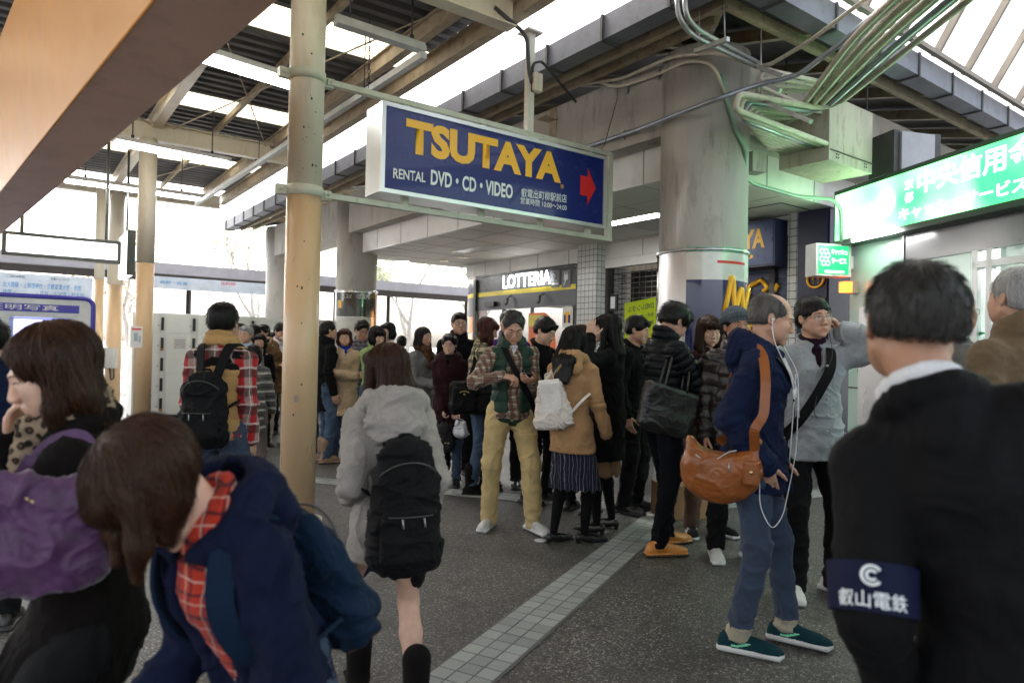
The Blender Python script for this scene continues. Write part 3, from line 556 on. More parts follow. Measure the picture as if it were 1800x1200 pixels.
# ---------------------------------------------------------------- steel pull box and conduit runs
pb_ = thing('junction_box', 'large rust-stained steel junction box hanging under the eave, lit green from below', 'junction box', TU(-.56, 1.26, 3.3))
m = MB(); m.tu(-.83, -.29, .84, 1.69, 3.3, 3.94); m.build('box_body', paint('stained_box', (.42, .40, .32), .6, var=.2, scale=5, stain=(.2, .11, .05), stain_amt=.9, bump=.3, streak=True), pb_, bevel=.006)
for s in (-1, 1):
    for u in (.9, 1.62): m = MB(); m.cyl(TU(-.56+s*.24, u), .008, 3.94, 4.5, 8); m.build('hanger_rod', M_dsteel, pb_)
m = MB(); m.tu(-.84, -.83, .86, 1.68, 3.4, 3.41); 
for u in (.95, 1.5):
    for k in range(6): m.cyl(TU(-.836, u+(k % 2)*.04+.02, 3.37+(k//2)*.03-.03), .006, 0, .012, 6)
m.build('cover_screws', M_dsteel, pb_)
M_cond = paint('conduit_cream', (.58, .54, .45), .5, .0, var=.2, scale=6, stain=(.15, .12, .09), stain_amt=.6, bump=.05)
M_condg = paint('conduit_grey', (.33, .36, .42), .35, .6, var=.15, scale=6, bump=.03)
NC = 9
for i in range(NC):
    t_i = -.80+.055*i; z0 = 3.46+.0*i; back = -.62+.135*i; zz = 3.62+.012*i
    x4 = 2.96-.062*i; near = Vector((x4-.02, 2.0, 3.80)); mid = Vector((x4, 5.0, 3.74+(i % 2)*.035)); kn = TU(-1.02+.05*i, .52+.0*i, 3.66+(i % 2)*.03)
    pts = arc_pts([TU(t_i, .86, z0), TU(t_i, back, z0+.01), TU(t_i-.03, back+.01, zz-.02), kn, mid, near], .30, 8)
    m = MB(); m.tube(pts, .026, 10); piece('conduit_pipe', m, M_cond if i != 2 else M_condg, 'hairpin conduit into the junction box, %s of its bundle' % ('leftmost', 'second from left', 'third from left, grey', 'fourth from left', 'exactly in the middle', 'fourth from right', 'third from right', 'second from right', 'rightmost')[i], 'conduit', TU(t_i, .86, z0), 'conduits bundled into the junction box')
for i in range(4):   # upper row entering higher
    t_i = -.74+.12*i; back = -.2+.15*i
    pts = arc_pts([TU(t_i, .86, 3.78), TU(t_i, back, 3.79), TU(t_i-.04, back, 3.93), TU(-.95+.06*i, .7, 3.96), Vector((2.86-.07*i, 5.1, 3.9)), Vector((2.84-.07*i, 2.0, 3.95))], .22, 7)
    m = MB(); m.tube(pts, .021, 10); piece('conduit_pipe', m, M_cond, 'upper conduit entering the junction box near its top, %s of four' % ('first', 'second', 'third', 'last')[i], 'conduit', TU(t_i, .86, 3.78), 'conduits bundled into the junction box')
rk = thing('conduit_rack', 'steel rod and channel rack carrying the bundled conduits in front of the column', 'rack', TU(-.9, .2, 3.4))
m = MB(); pr = D(1337, 175, 6.05); m.tube([D(1338, 28, 6.05), pr], .007, 6); m.build('rod', M_galv, rk)
for a, b_ in (((1333, 118, 6.05), (1376, 134, 5.9)), ((1333, 141, 6.05), (1372, 160, 5.85)), ((1333, 174, 6.05), (1426, 214, 5.6)), ((1222, 91, 5.7), (1280, 69, 5.4))):
    m = MB(); m.bar(D(*a), D(*b_), .035, .035); m.build('channel', M_galv, rk)
m = MB(); m.tube([D(1228, 0, 5.7), D(1230, 90, 5.7)], .006, 6); m.tube([D(1273, 0, 5.5), D(1274, 70, 5.5)], .006, 6); m.build('rod', M_galv, rk)
BF = lambda px, py, o=-.35: PL(px, py, TU(0, o), D2)
def run(pts, r, mt, label, rad=.15):
    m = MB(); m.tube(arc_pts(pts, rad, 6), r, 10); piece('conduit_pipe', m, mt, label, 'conduit')
run([BF(935, 150), BF(937, 115), BF(950, 112), BF(1085, 155), BF(1160, 130), BF(1210, 106, -.48), D(1255, 112, 6.1), D(1275, 170, 6.3)], .016, M_cond, 'thin cream conduit rising along the concrete beam from the sign post')
run([BF(1000, 150), BF(1090, 140), BF(1180, 100, -.47), BF(1262, 92, -.50), D(1340, 122, 6.1), D(1420, 75, 5.6), D(1600, -60, 4.6)], .018, M_cond, 'upper cream conduit clipped along the concrete beam')
run([BF(1030, 258), BF(1110, 232), BF(1160, 213, -.5), BF(1250, 178, -.56), D(1335, 148, 6.0), D(1400, 135, 5.8), D(1480, 75, 5.2), D(1650, -70, 4.2)], .022, M_condg, 'grey steel conduit running low along the concrete beam to the bundle')
run([D(1190, -10, 5.4), D(1192, 30, 5.4), D(1215, 62, 5.5), D(1330, 118, 6.1)], .02, M_galv, 'left silver conduit dropping from the roof in a long bend', .3)
run([D(1203, -10, 5.3), D(1206, 28, 5.3), D(1225, 52, 5.5), D(1335, 112, 6.1)], .02, M_galv, 'right silver conduit dropping from the roof in a long bend', .3)
run([D(1270, 130, 6.35), D(1274, 165, 6.35), D(1295, 235, 6.4), D(1312, 262, 6.45), D(1308, 305, 6.6), D(1320, 322, 6.8), D(1400, 345, 7.3), D(1462, 350, 7.6), D(1478, 365, 7.7), D(1479, 425, 7.8)], .02, paint('conduit_green', (.25, .42, .32), .4), 'pale green conduit curving past the column down to the small lit sign')
m = MB(); m.box(D(1326, 287, 6.9), (.08, .03, 0), (-.03, .07, 0), (0, 0, .1)); piece('junction_box', m, M_conc, 'small grey junction box on the beam just right of the column', 'junction box')
for (px, py) in ((1103, 155), (1158, 130), (1096, 237)):
    p = BF(px, py, -.33); m = MB(); m.tu(0, .03, 0, .04, -.05, .05); m.v = [tuple(Vector(v)-TU(0, 0)+p) for v in m.v]; piece('pipe_clamp', m, M_galv, 'small steel pipe clamp on the concrete beam %s' % {1103: 'on the upper run, nearer the sign', 1158: 'on the upper run, nearer the column', 1096: 'on the low grey conduit'}[px], 'clamp')
# ---------------------------------------------------------------- translucent glazing over the right side
def make_trans(name, c, rough=1.):
    m = bpy.data.materials.new(name); m.use_nodes = True; nt = m.node_tree; nt.nodes.remove(nt.nodes['Principled BSDF']); out = nt.nodes['Material Output']
    v = _coord(nt, (1, 1, .3)); n = _noise(nt, v, 3, 6, .65); col = _ramp(nt, n, [(.3, _sc(c, .55)), (.62, c)])
    t = nt.nodes.new('ShaderNodeBsdfTranslucent'); d = nt.nodes.new('ShaderNodeBsdfDiffuse'); mx = nt.nodes.new('ShaderNodeMixShader'); mx.inputs[0].default_value = .25
    nt.links.new(col, t.inputs[0]); nt.links.new(col, d.inputs[0]); nt.links.new(t.outputs[0], mx.inputs[1]); nt.links.new(d.outputs[0], mx.inputs[2]); nt.links.new(mx.outputs[0], out.inputs[0]); return m
M_trans = make_trans('translucent_sheet', (.86, .86, .84)); M_transy = make_trans('yellowed_sheet', (.85, .78, .58))
gz_ = thing('glazed_canopy', 'steep translucent canopy of white sheets between brown rafters above the right gutter', 'canopy', TU(-1.2, 3, 4.5))
GD = (-D1*math.cos(math.radians(60))+UZ*math.sin(math.radians(60))); g0_ = lambda u, s, o=0.: TU(-1.25, u, 4.50)+GD*s+(D1*math.sin(math.radians(60))+UZ*math.cos(math.radians(60)))*o
m = MB(); 
for k in range(14):
    u = -.9+k*.75; m.quad(g0_(u, 0, .05), g0_(u+.74, 0, .05), g0_(u+.74, 6, .05), g0_(u, 6, .05))
m.build('sheets', M_trans, gz_)
m = MB()
for k in range(15): u = -.91+k*.75; m.bar(g0_(u, 0), g0_(u, 6), .05, .07)
for s in (.02, 2.0, 4.0, 6.0): m.bar(g0_(-.95, s, .0-.06), g0_(9.6, s, -.06), .05, .05)
m.build('rafters', paint('rafter_brown', (.22, .19, .16), .6, var=.2), gz_)
# ---------------------------------------------------------------- platform roof on cream poles
pr_o = thing('platform_roof', 'corrugated platform roof on cream steel beams with bright translucent strips', 'roof', TU(4, -5))
m = MB(); U0, U1, T0, T1 = -11.5, -1.5, -7., 12.6; pit = .22; nrib = int((T1-T0)/pit)
for k in range(nrib):
    t = T0+k*pit; mi = 1 if any(abs(t-c_) < .36 for c_ in (-3.2, .0, 3.2, 6.4, 9.9)) else 0
    prof = [(t, 5.0), (t+.07, 5.0), (t+.10, 4.94), (t+.19, 4.94), (t+pit, 5.0)]
    for (ta_, za), (tb2, zb2) in zip(prof[:-1], prof[1:]): m.quad(TU(ta_, U0, za), TU(ta_, U1, za), TU(tb2, U1, zb2), TU(tb2, U0, zb2), mi)
m.build('corrugated_sheets', [paint('sheet_grey', (.10, .10, .105), .6, var=.25, scale=3), M_transy], pr_o)
def ibeam(m, a, b, h=.26, w=.14, mi=0):
    m.bar(a, b, .02, h-.03, mi=mi); m.bar(a+UZ*(h/2-.008), b+UZ*(h/2-.008), w, .016, mi=mi); m.bar(a-UZ*(h/2-.008), b-UZ*(h/2-.008), w, .016, mi=mi)
m = MB()
ibeam(m, TU(T0, -1.62, 4.72), TU(T1, -1.62, 4.72), .22, .12); ibeam(m, TU(T0, -2.02, 4.80), TU(T1, -2.02, 4.80), .2, .1); m.build('edge_beams', M_rust, pr_o)
m = MB()
for t in (.97, 7.4, 12.4): ibeam(m, TU(t, -11.4, 4.62), TU(t, -1.7, 4.62), .28, .16)
for u in (-3.8, -8.6): ibeam(m, TU(T0, u, 4.8), TU(T1, u, 4.8), .24, .14)
for t in (-2.2,): ibeam(m, TU(t, -11.4, 4.7), TU(t, -1.7, 4.7), .28, .16)
m.build('beams', M_cream, pr_o)
m = MB()
for u in (-5.4, -7.0, -2.9): m.bar(TU(T0, u, 4.86), TU(T1, u, 4.86), .05, .09)
m.build('purlins', M_rust, pr_o)
m = MB()
for (ta_, ua, tb2, ub) in ((1.2, -2.2, 7.2, -3.6), (1.2, -3.9, 7.2, -8.4), (7.2, -3.9, 1.2, -8.4), (7.5, -2.2, 12, -3.7), (7.5, -3.9, 12, -8.4), (7.2, -2.2, 3.5, -3.7)): m.tube([TU(ta_, ua, 4.66), TU(tb2, ub, 4.66)], .009, 6)
m.build('cross_braces', M_rust, pr_o)
# gusset plates with bolts under the beams
m = MB()
for t in (7.4, 12.4):
    for u in (-2.6, -5.2):
        m.box(TU(t-.012, u, 4.62), D2*.12, D1*.004, UZ*.09); 
        for a in (-.08, 0, .08):
            for b_ in (-.05, .05): p = TU(t-.02, u+a, 4.62+b_); m.box(p, D2*.012, D1*.008, UZ*.012)
m.build('splice_plates', M_cream, pr_o)
def pole(base, r, z1, label, low=True, group='cream steel poles of the platform roof'):
    th = thing('steel_pole', label, 'pole', base, group); m = MB()
    n = 40
    m.cyl(base, r, 0, 2.58 if low else z1, n, 1 if low else 0)
    if low: m.cyl(base, r, 2.58, z1, n, 0)
    m.cyl(base, r+.06, 0, .02, n, 0)
    m.build('shaft', [M_cream, M_creamlow], th); return th
PB = Vector((-1.67, 5.4, 0))
p1 = pole(PB, .135, 4.5, 'thick cream steel pole in the foreground holding the blue sign frame')
m = MB(); m.tube([PB+Vector((.02, -.15, .98))+Vector((math.cos(a)*.022, 0, math.sin(a)*.022)) for a in np.linspace(0, 2*math.pi, 17)], .004, 6); m.build('ring_bolt', M_galv, p1)
P2 = TU(7.4, -3.9); P3 = D(197, 700, 14.6); P3.z = 0; P4 = D(169, 700, 13.4); P4.z = 0
pole(P2, .125, 4.5, 'cream steel pole in the middle distance in front of the lockers')
p3 = pole(P3, .15, 4.6, 'cream steel pole with a grey meter box, left of the lockers'); pole(P4, .09, 4.5, 'thinnest cream pole beside the photo booth')
# rust scars and small holes on the near pole
M_chip = paint('paint_chip', (.03, .06, .04), .7)
m = MB()
for k in range(26):
    a = random.gauss(-.45, .25)+math.pi*1.5+.9; z = random.choice([random.gauss(2.95, .18), random.uniform(.6, 3.9)]); s = random.uniform(.002, .007)
    c_ = PB+Vector((math.cos(a)*.1355, math.sin(a)*.1355, z)); tdir = Vector((-math.sin(a), math.cos(a), 0)); m.box(c_, tdir*s, Vector((math.cos(a), math.sin(a), 0))*.0008, UZ*s*random.uniform(.6, 2))
m.build('paint_chips', M_chip, p1)
m = MB(); mb_ = P3+Vector((.02, -.16, 0)); m.box(mb_+UZ*1.02, (.15, 0, 0), (0, .05, 0), (0, 0, .22)); m.build('meter_box', paint('meter_grey', (.5, .5, .46), .4), p3, bevel=.01)
m = MB(); m.tube(arc_pts([mb_+UZ*.8, mb_+Vector((.05, -.03, .55)), mb_+Vector((.12, -.03, .6)), mb_+Vector((.1, -.02, .8))], .05), .015, 8); m.build('cable', M_black, p3)
pp = P2+Vector((-.03, -.137, 1.45)); m = MB(); m.box(pp, (.09, 0, 0), (0, .003, 0), (0, 0, .16), 0); m.box(pp+Vector((0, -.004, .12)), (.07, 0, 0), (0, .001, 0), (0, 0, .012), 1); m.box(pp+Vector((-.01, -.004, .0)), (.03, 0, 0), (0, .001, 0), (0, 0, .06), 2); m.box(pp+Vector((.05, -.004, -.03)), (.015, 0, 0), (0, .001, 0), (0, 0, .05), 2)
piece('paper_notice', m, [paint('paper', (.75, .74, .72), .7), M_red, paint('print_grey', (.35, .45, .5), .7)], 'small white paper notice with a floor plan stuck on the middle cream pole', 'notice')
# ---------------------------------------------------------------- blue rental sign on its frame
def SG(s, z, o=0.): return PB+D2*s-D1*o+UZ*z       # o towards the viewer
class MBS(MB):
    def sg(s, s0, s1, z0, z1, o0, o1, mi=0): return s.hexa([SG(s0, z0, o1), SG(s1, z0, o1), SG(s1, z0, o0), SG(s0, z0, o0), SG(s0, z1, o1), SG(s1, z1, o1), SG(s1, z1, o0), SG(s0, z1, o0)], mi)
sf = thing('sign_frame', 'pale steel frame clamped to the cream pole, carrying the blue sign', 'sign frame', SG(.14, 2.6))
M_fr = paint('frame_pale', (.55, .57, .48), .45, var=.12, scale=4, stain=(.2, .16, .1), stain_amt=.4)
m = MBS(); m.sg(.16, 3.36, 3.49, 3.535, -.03, .03); m.sg(.16, 3.36, 2.575, 2.62, -.03, .03); m.sg(3.30, 3.36, 2.62, 3.49, -.03, .03)
for s in (.85, 1.65, 2.35, 3.0): m.sg(s, s+.06, 3.415, 3.49, -.02, .02); m.sg(s, s+.06, 2.62, 2.675, -.02, .02)
m.build('rails', M_fr, sf)
m = MBS(); pz = 2.22; m.sg(pz-.035, pz+.035, 3.535, 4.52, -.035, .035); m.sg(pz-.09, pz+.09, 4.5, 4.52, -.09, .09); m.build('hanger_post', paint('post_white', (.66, .65, .58), .45, var=.1), sf)
m = MBS(); m.sg(pz-.01, pz+.09, 3.92, 4.10, .036, .1); m.build('switch_box', M_cream, sf, bevel=.006)
m = MB(); q = SG(pz, 0, .05); m.tube(arc_pts([q+UZ*3.92, q+UZ*4.2, q+D2*.1+UZ*4.25, SG(pz+.7, 4.02, -.1)], .1), .014, 8); m.tube(arc_pts([SG(pz-.45, 4.62, .02), SG(pz-.08, 4.45, .05), SG(pz-.05, 4.1, .05), SG(pz, 4.0, .05)], .1), .02, 8); m.build('cable', M_dsteel, sf)
for z in (3.51, 2.60):
    m = MB(); a0 = PB
    m.tube([PB+Vector((0, 0, z-.04)), PB+Vector((0, 0, z+.04))], .145, 40)
    for sgn in (-1, 1): c_ = PB+D2*(.17*sgn)+UZ*z; m.box(c_, D2*.05, D1*.012, UZ*.038); m.box(c_+D1*.03, D2*.05, D1*.012, UZ*.038); m.tube([c_-D1*.03+D2*.015*sgn, c_+D1*.06+D2*.015*sgn], .014, 8)
    m.build('clamp', M_fr, sf)
bs = thing('hanging_sign', 'big blue movie rental sign with yellow letters and a red arrow', 'sign', SG(1.86, 2.67))
s0_, s1_, zl, zh = .58, 3.14, 2.675, 3.42; FO = .15
m = MBS(); m.sg(s0_, s1_, zl, zh, -.15, .135); m.build('case', paint('case_white', (.6, .62, .63), .35, .3, var=.08), bs)
m = MBS(); 
for a in ((s0_-.004, s1_+.004, zh-.03, zh+.004), (s0_-.004, s1_+.004, zl-.004, zl+.03), (s0_-.004, s0_+.035, zl+.03, zh-.03), (s1_-.035, s1_+.004, zl+.03, zh-.03)): m.sg(*a, .135, .158)
m.build('rim', M_alu, bs)
m = MBS(); m.sg(s0_+.035, s1_-.035, zl+.03, zh-.03, .136, .145); m.build('face', M_navys, bs)
SF = lambda px, py: PL(px, py, SG(0, 0, .149), D1)
fit_text('big_lettering', 'TSUTAYA', SF(713, 268), SF(986, 323), .295, M_yel, bs, bold=.05, normal_off=0)
fit_text('small_lettering', 'RENTAL', SF(691, 313), SF(748, 321), .085, M_wlet, bs, bold=.02)
fit_text('small_lettering', 'DVD・CD・VIDEO', SF(757, 325), SF(901, 350), .135, M_wlet, bs, bold=.03)
fit_text('small_lettering', '叡電出町柳駅前店', SF(916, 346), SF(996, 357), .085, M_wlet, bs, bold=.006)
fit_text('small_lettering', '営業時間 10:00～24:00', SF(915, 358), SF(996, 371), .065, M_wlet, bs, bold=.006)
fit_text('small_lettering', '®', SF(985, 331), SF(991, 332), .04, M_yel, bs)
m = MBS(); c_ = SF(1033, 328); ss_ = (c_-PB).dot(D2); zz = c_.z
prof = [(-.10, -.10), (.0, -.10), (.0, -.19), (.115, 0), (.0, .19), (.0, .10), (-.10, .10)]
f_ = [SG(ss_+x, zz+y, .1485) for x, y in prof]; k_ = [SG(ss_+x, zz+y, .1455) for x, y in prof]; m._add(f_+k_, [tuple(range(7)), tuple(range(7, 14))[::-1]]+[(i, 7+i, 7+(i+1) % 7, (i+1) % 7) for i in range(7)]); m.build('arrow', M_red, bs)
m = MB(); m.tube([SG(3.2, 3.54), SG(3.25, 3.6), BF(1085, 158)-UZ*.1, BF(1085, 156)], .004, 5); piece('loose_wire', m, M_black, 'thin black wire sagging from the beam to the sign frame', 'wire')
# ---------------------------------------------------------------- fluorescent fixtures under the platform roof
def fixture(a, b, label, tubes=True, ztop=4.6, W=.16):
    a, b = Vector(a), Vector(b); d = (b-a).normalized(); th = thing('fluorescent_light', label, 'strip light', (a+b)/2, 'strip lights hanging under the platform roof')
    m = MB(); m.bar(a+UZ*.05, b+UZ*.05, W, .05); m.bar(a+UZ*.09, b+UZ*.09, .05, .04); m.build('trough', M_galv if not tubes else M_white, th)
    if tubes:
        s = d.cross(UZ)
        for k in (-.045, .045):
            m = MB(); m.tube([a+s*k+d*.03+UZ*.004, b+s*k-d*.03+UZ*.004], .016, 10); m.build('tube', emit('tube_white', (1, .99, .95), 12), th)
    for f in (.15, .85):
        p = a.lerp(b, f); m = MB(); m.tube([p+UZ*.1, Vector((p.x, p.y, ztop))], .008, 6); m.cyl(p+UZ*.0, .02, .09, .15, 10); m.build('hanging_rod', M_dsteel, th)
fixture(G(318, 93, 3.9), G(560, 168, 3.9), 'long lit strip light just left of the foreground pole', W=.3)
fixture(G(200, 252, 3.9), G(400, 290, 3.9), 'lit strip light above the lockers, second from the foreground', W=.3)
fixture(G(110, 318, 3.9), G(352, 352, 3.9), 'farthest lit strip light at the left', W=.28)
fixture(G(590, 48, 4.1), G(745, 98, 4.1), 'unlit grey cable trough right of the foreground pole', tubes=False, W=.1)
m = MB(); m.bar(G(745, 97, 3.92), G(345, 358, 3.92), .06, .06); piece('cable_channel', m, M_galv, 'long galvanised channel running away under the platform roof', 'cable channel')
for k, (px, py) in enumerate(((640, 165), (520, 243), (455, 285))):
    p = G(px, py, 3.95); m = MB(); m.tube([p, Vector((p.x, p.y, 4.65))], .006, 6); m.box(p, D2*.05, D1*.02, UZ*.03); piece('channel_hanger', m, M_dsteel, 'thin rod hanger of the cable channel, %s from the foreground' % ('first', 'second', 'third')[k], 'hanger', p, 'rod hangers of the cable channel')
m = MB(); cp = G(648, 150, 3.95)
for k in range(16):
    z = 3.95+k*.045; ax = Vector((.012, 0, 0)) if k % 2 else Vector((0, .012, 0)); m.tube([cp+ax*math.cos(a)+UZ*(z-cp.z+.028*math.sin(a)) for a in np.linspace(0, 2*math.pi, 9)], .004, 5)
piece('chain', m, M_dsteel, 'rusty chain hanging beside the foreground pole', 'chain')
# ---------------------------------------------------------------- near overhead orange beam
OB = thing('overhead_beam', 'big orange and mauve beam crossing overhead at the top left', 'beam', (-2.6, 2.6, 2.6))
zb_ = 2.55
a1_, a2_ = G(270, 0, zb_), G(0, 340, zb_); b1_, b2_ = G(490, 0, zb_), G(0, 412, zb_)
da_ = (a2_-a1_).normalized(); db_ = (b2_-b1_).normalized(); dm = (da_+db_).normalized()
A_, A2 = a1_-dm*1.6, a2_+dm*4; B_, B2 = b1_-dm*1.6, b2_+dm*4
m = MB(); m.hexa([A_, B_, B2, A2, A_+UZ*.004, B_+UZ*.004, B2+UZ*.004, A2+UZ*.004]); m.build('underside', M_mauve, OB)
nn = Vector((dm.y, -dm.x, 0)); nn = nn if nn.dot(A_-B_) > 0 else -nn
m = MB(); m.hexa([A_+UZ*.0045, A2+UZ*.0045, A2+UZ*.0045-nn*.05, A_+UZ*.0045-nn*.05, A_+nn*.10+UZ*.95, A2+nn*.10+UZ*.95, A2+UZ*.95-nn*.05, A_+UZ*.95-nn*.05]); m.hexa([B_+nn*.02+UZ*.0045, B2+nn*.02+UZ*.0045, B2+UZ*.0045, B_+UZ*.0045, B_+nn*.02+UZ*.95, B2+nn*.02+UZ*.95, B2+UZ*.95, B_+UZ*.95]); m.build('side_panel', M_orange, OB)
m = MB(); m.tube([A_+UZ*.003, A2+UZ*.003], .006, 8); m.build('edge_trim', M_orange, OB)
m = MB()
for k in range(22): p = B_.lerp(B2, .28+k*.018)+nn*.012-UZ*.003; m.box(p, dm*.003, nn*.003, UZ*.002)
m.build('rivets', M_rust, OB)
# ---------------------------------------------------------------- left background: direction signs, shelter, booth, lockers
ls = thing('direction_sign', 'long white lit direction sign in a dark frame hanging at the left', 'sign', D(110, 455, 10.5))
PX = D(110, 440, 10.5); sgl = lambda px, py, o=0.: PL(px, py, PX-D1*o, D1)
z1d, z0d = sgl(110, 416).z, sgl(110, 457).z; xl, xr = (sgl(3, 430)-PX).dot(D2), (sgl(212, 430)-PX).dot(D2)
B0 = lambda s, z, o=0.: PX+D2*s-D1*o+UZ*(z-PX.z)
m = MB(); m.hexa([B0(xl, z0d, .1), B0(xr, z0d, .1), B0(xr, z0d, -.1), B0(xl, z0d, -.1), B0(xl, z1d, .1), B0(xr, z1d, .1), B0(xr, z1d, -.1), B0(xl, z1d, -.1)]); m.build('frame', paint('frame_grey', (.10, .12, .12), .4), ls)
m = MB(); e_ = .055; m.hexa([B0(xl+e_, z0d+e_, .106), B0(xr-e_, z0d+e_, .106), B0(xr-e_, z0d+e_, .101), B0(xl+e_, z0d+e_, .101), B0(xl+e_, z1d-e_, .106), B0(xr-e_, z1d-e_, .106), B0(xr-e_, z1d-e_, .101), B0(xl+e_, z1d-e_, .101)]); m.build('lit_panel', emit('panel_white', (1, 1, 1), 1.), ls)
M_cy = emit('arrow_cyan', (.35, .85, .95), .5)
for sgn, s in ((-1, xl+.25), (1, xr-.25)):
    m = MB(); zc = (z0d+z1d)/2; tip = B0(s+sgn*.1, zc, .108)
    for dz in (.09, -.09): m.tube([tip, B0(s, zc+dz, .108)], .01, 6)
    m.tube([tip, B0(s-sgn*.1, zc, .108)], .01, 6); m.build('arrow', M_cy, ls)
for px in (38, 187): q = sgl(px, 420); m = MB(); m.tube([Vector((q.x, q.y, z1d)), Vector((q.x, q.y, 4.6))], .025, 8); m.build('hanger', M_galv, ls)
PQ = D(222, 450, 11.6); s2 = thing('direction_sign', 'smaller white lit sign seen edge-on beside the middle cream pole', 'sign', PQ)
m = MB(); m.box(PQ, D1*.55, D2*.05, UZ*.36); m.build('lit_box', emit('panel_white', (1, 1, 1), 1.), s2); m = MB(); m.box(PQ-D1*.57, D1*.02, D2*.06, UZ*.37); m.tube([PQ+UZ*.36, PQ+UZ*1.8], .02, 8); m.build('frame', MATS['frame_grey'], s2)
shl = thing('bus_shelter', 'long flat bus shelter roof with lilac fascia across the road', 'shelter', D(300, 600, 20))
PS = D(250, 480, 20); hs_ = lambda s, z, o=0.: Vector((PS.x, PS.y, 0))+D2*s-D1*o+UZ*z
zt_ = PS.z+.12
m = MB(); m.box(hs_(-3, zt_-.0, -1.2), D2*22, D1*1.3, UZ*.10); m.build('roof_slab', M_brown, shl)
m = MB(); m.box(hs_(-3, zt_+.06, .12), D2*22, D1*.04, UZ*.16, 0)
m.build('fascia', M_lilac, shl); m = MB(); m.box(hs_(-3, zt_-.22, .05), D2*22, D1*.05, UZ*.10); m.build('header', M_brown, shl)
m = MB()
for s in (-12, -7.5, 1.5, 6.4, 8.5, 12.): q = hs_(s, 0, -1.2); m.bar(q, q+UZ*(zt_-.1), .12, .12, up=Vector((1, 0, 0)))
m.build('posts', M_brown, shl)
def route(px0, px1, y, h, label, rows, par=None):
    a, b_ = PL(px0, y, hs_(0, 0, .2), D1), PL(px1, y, hs_(0, 0, .2), D1); za = PL((px0+px1)/2, y, hs_(0, 0, .2), D1).z
    th = thing('route_board', label, 'route board', Vector((a.x, a.y, za-h))); m = MB(); A_1, B_1 = Vector((a.x, a.y, za-h/2)), Vector((b_.x, b_.y, za-h/2)); m.bar(A_1, B_1, .06, h); m.build('board', paint('board_white', (.62, .68, .74), .5), th)
    for k, (tx, f0, f1, zz, hh, mt) in enumerate(rows):
        p, q = A_1.lerp(B_1, f0)-D1*.036+UZ*(h*(zz-.5)), A_1.lerp(B_1, f1)-D1*.036+UZ*(h*(zz-.5)); fit_text('writing', tx, p, q, hh, mt, th)
M_cyt = paint('writing_blue', (.05, .3, .6), .5)
route(-160, 163, 478, .62, 'white route board with blue place names under the shelter roof', [('北大路駅・上賀茂神社・京都産業大学・市原', .48, .93, .38, .15, M_cyt), ('静原・              ・花背・広河原・朽木村', .48, .95, .08, .13, M_cyt), ('出町柳駅前', .52, .6, .8, .06, M_black), ('京都バス のりば', .75, .86, .8, .06, M_black)])
route(255, 487, 492, .36, 'plain white route board with a small red mark left of the foreground pole', [('出町柳', .55, .66, .62, .11, M_red), ('高野・岩倉', .1, .3, .4, .1, M_cyt)])
# photo booth
pbt = thing('photo_booth', 'white ID photo booth with a rounded blue edge and a grey curtain', 'photo booth', D(80, 700, 10.8))
QB = D(160, 650, 10.8); QB.z = 0; pbq = lambda s, z, o=0.: QB+D2*s-D1*o+UZ*z; M_bw = paint('booth_white', (.62, .68, .70), .3, coat=.4); M_bb = paint('booth_blue', (.06, .06, .45), .35)
m = MB()
def bx(m, s0, s1, z0, z1, o0, o1, mi=0): m.hexa([pbq(s0, z0, o1), pbq(s1, z0, o1), pbq(s1, z0, o0), pbq(s0, z0, o0), pbq(s0, z1, o1), pbq(s1, z1, o1), pbq(s1, z1, o0), pbq(s0, z1, o0)], mi)
bx(m, -2.0, 0, 1.72, 2.02, -.8, 0); bx(m, -.28, 0, 0, 1.72, -.8, 0); bx(m, -2.0, -1.05, 0, 1.72, -.8, 0); bx(m, -1.05, -.28, 0, 1.72, -.8, -.75); m.build('shell', M_bw, pbt)
m = MB(); m.tube(arc_pts([pbq(.01, 0, .0), pbq(.01, 2.04, .0), pbq(-2.0, 2.04, .0)], .15, 8), .035, 10); m.build('edge_trim', M_bb, pbt)
m = MB(); bx(m, -1.62, -.18, 1.80, 1.92, .001, .008); m.build('title_panel', M_bb, pbt); fit_text('title', '証明写真', pbq(-1.35, 1.822, .012), pbq(-.45, 1.822, .012), .085, M_wlet, pbt, bold=.006)
m = MB()
for k in range(9): m.tube([pbq(-.62+k*.04, .5, -.1+.02*(k % 2)), pbq(-.62+k*.04, 1.68, -.1+.02*(k % 2))], .024, 8)
m.build('curtain', fabric('curtain_grey', (.08, .08, .09)), pbt)
m = MB(); bx(m, -.22, -.06, 1.0, 1.5, .001, .006); m.build('mirror', paint('mirror', (.6, .55, .5), .05, 1., bump=0), pbt)
m = MB(); bx(m, -1.9, -1.3, 1.25, 1.55, .001, .006, 0); bx(m, -1.9, -1.3, .95, 1.24, .001, .006, 1); m.build('price_panel', [M_bb, M_wlet], pbt)
m = MB(); bx(m, -1.0, -.3, 1.35, 1.7, -.745, -.74); m.build('inner_screen', emit('booth_glow', (.5, .5, 1.), .8), pbt)
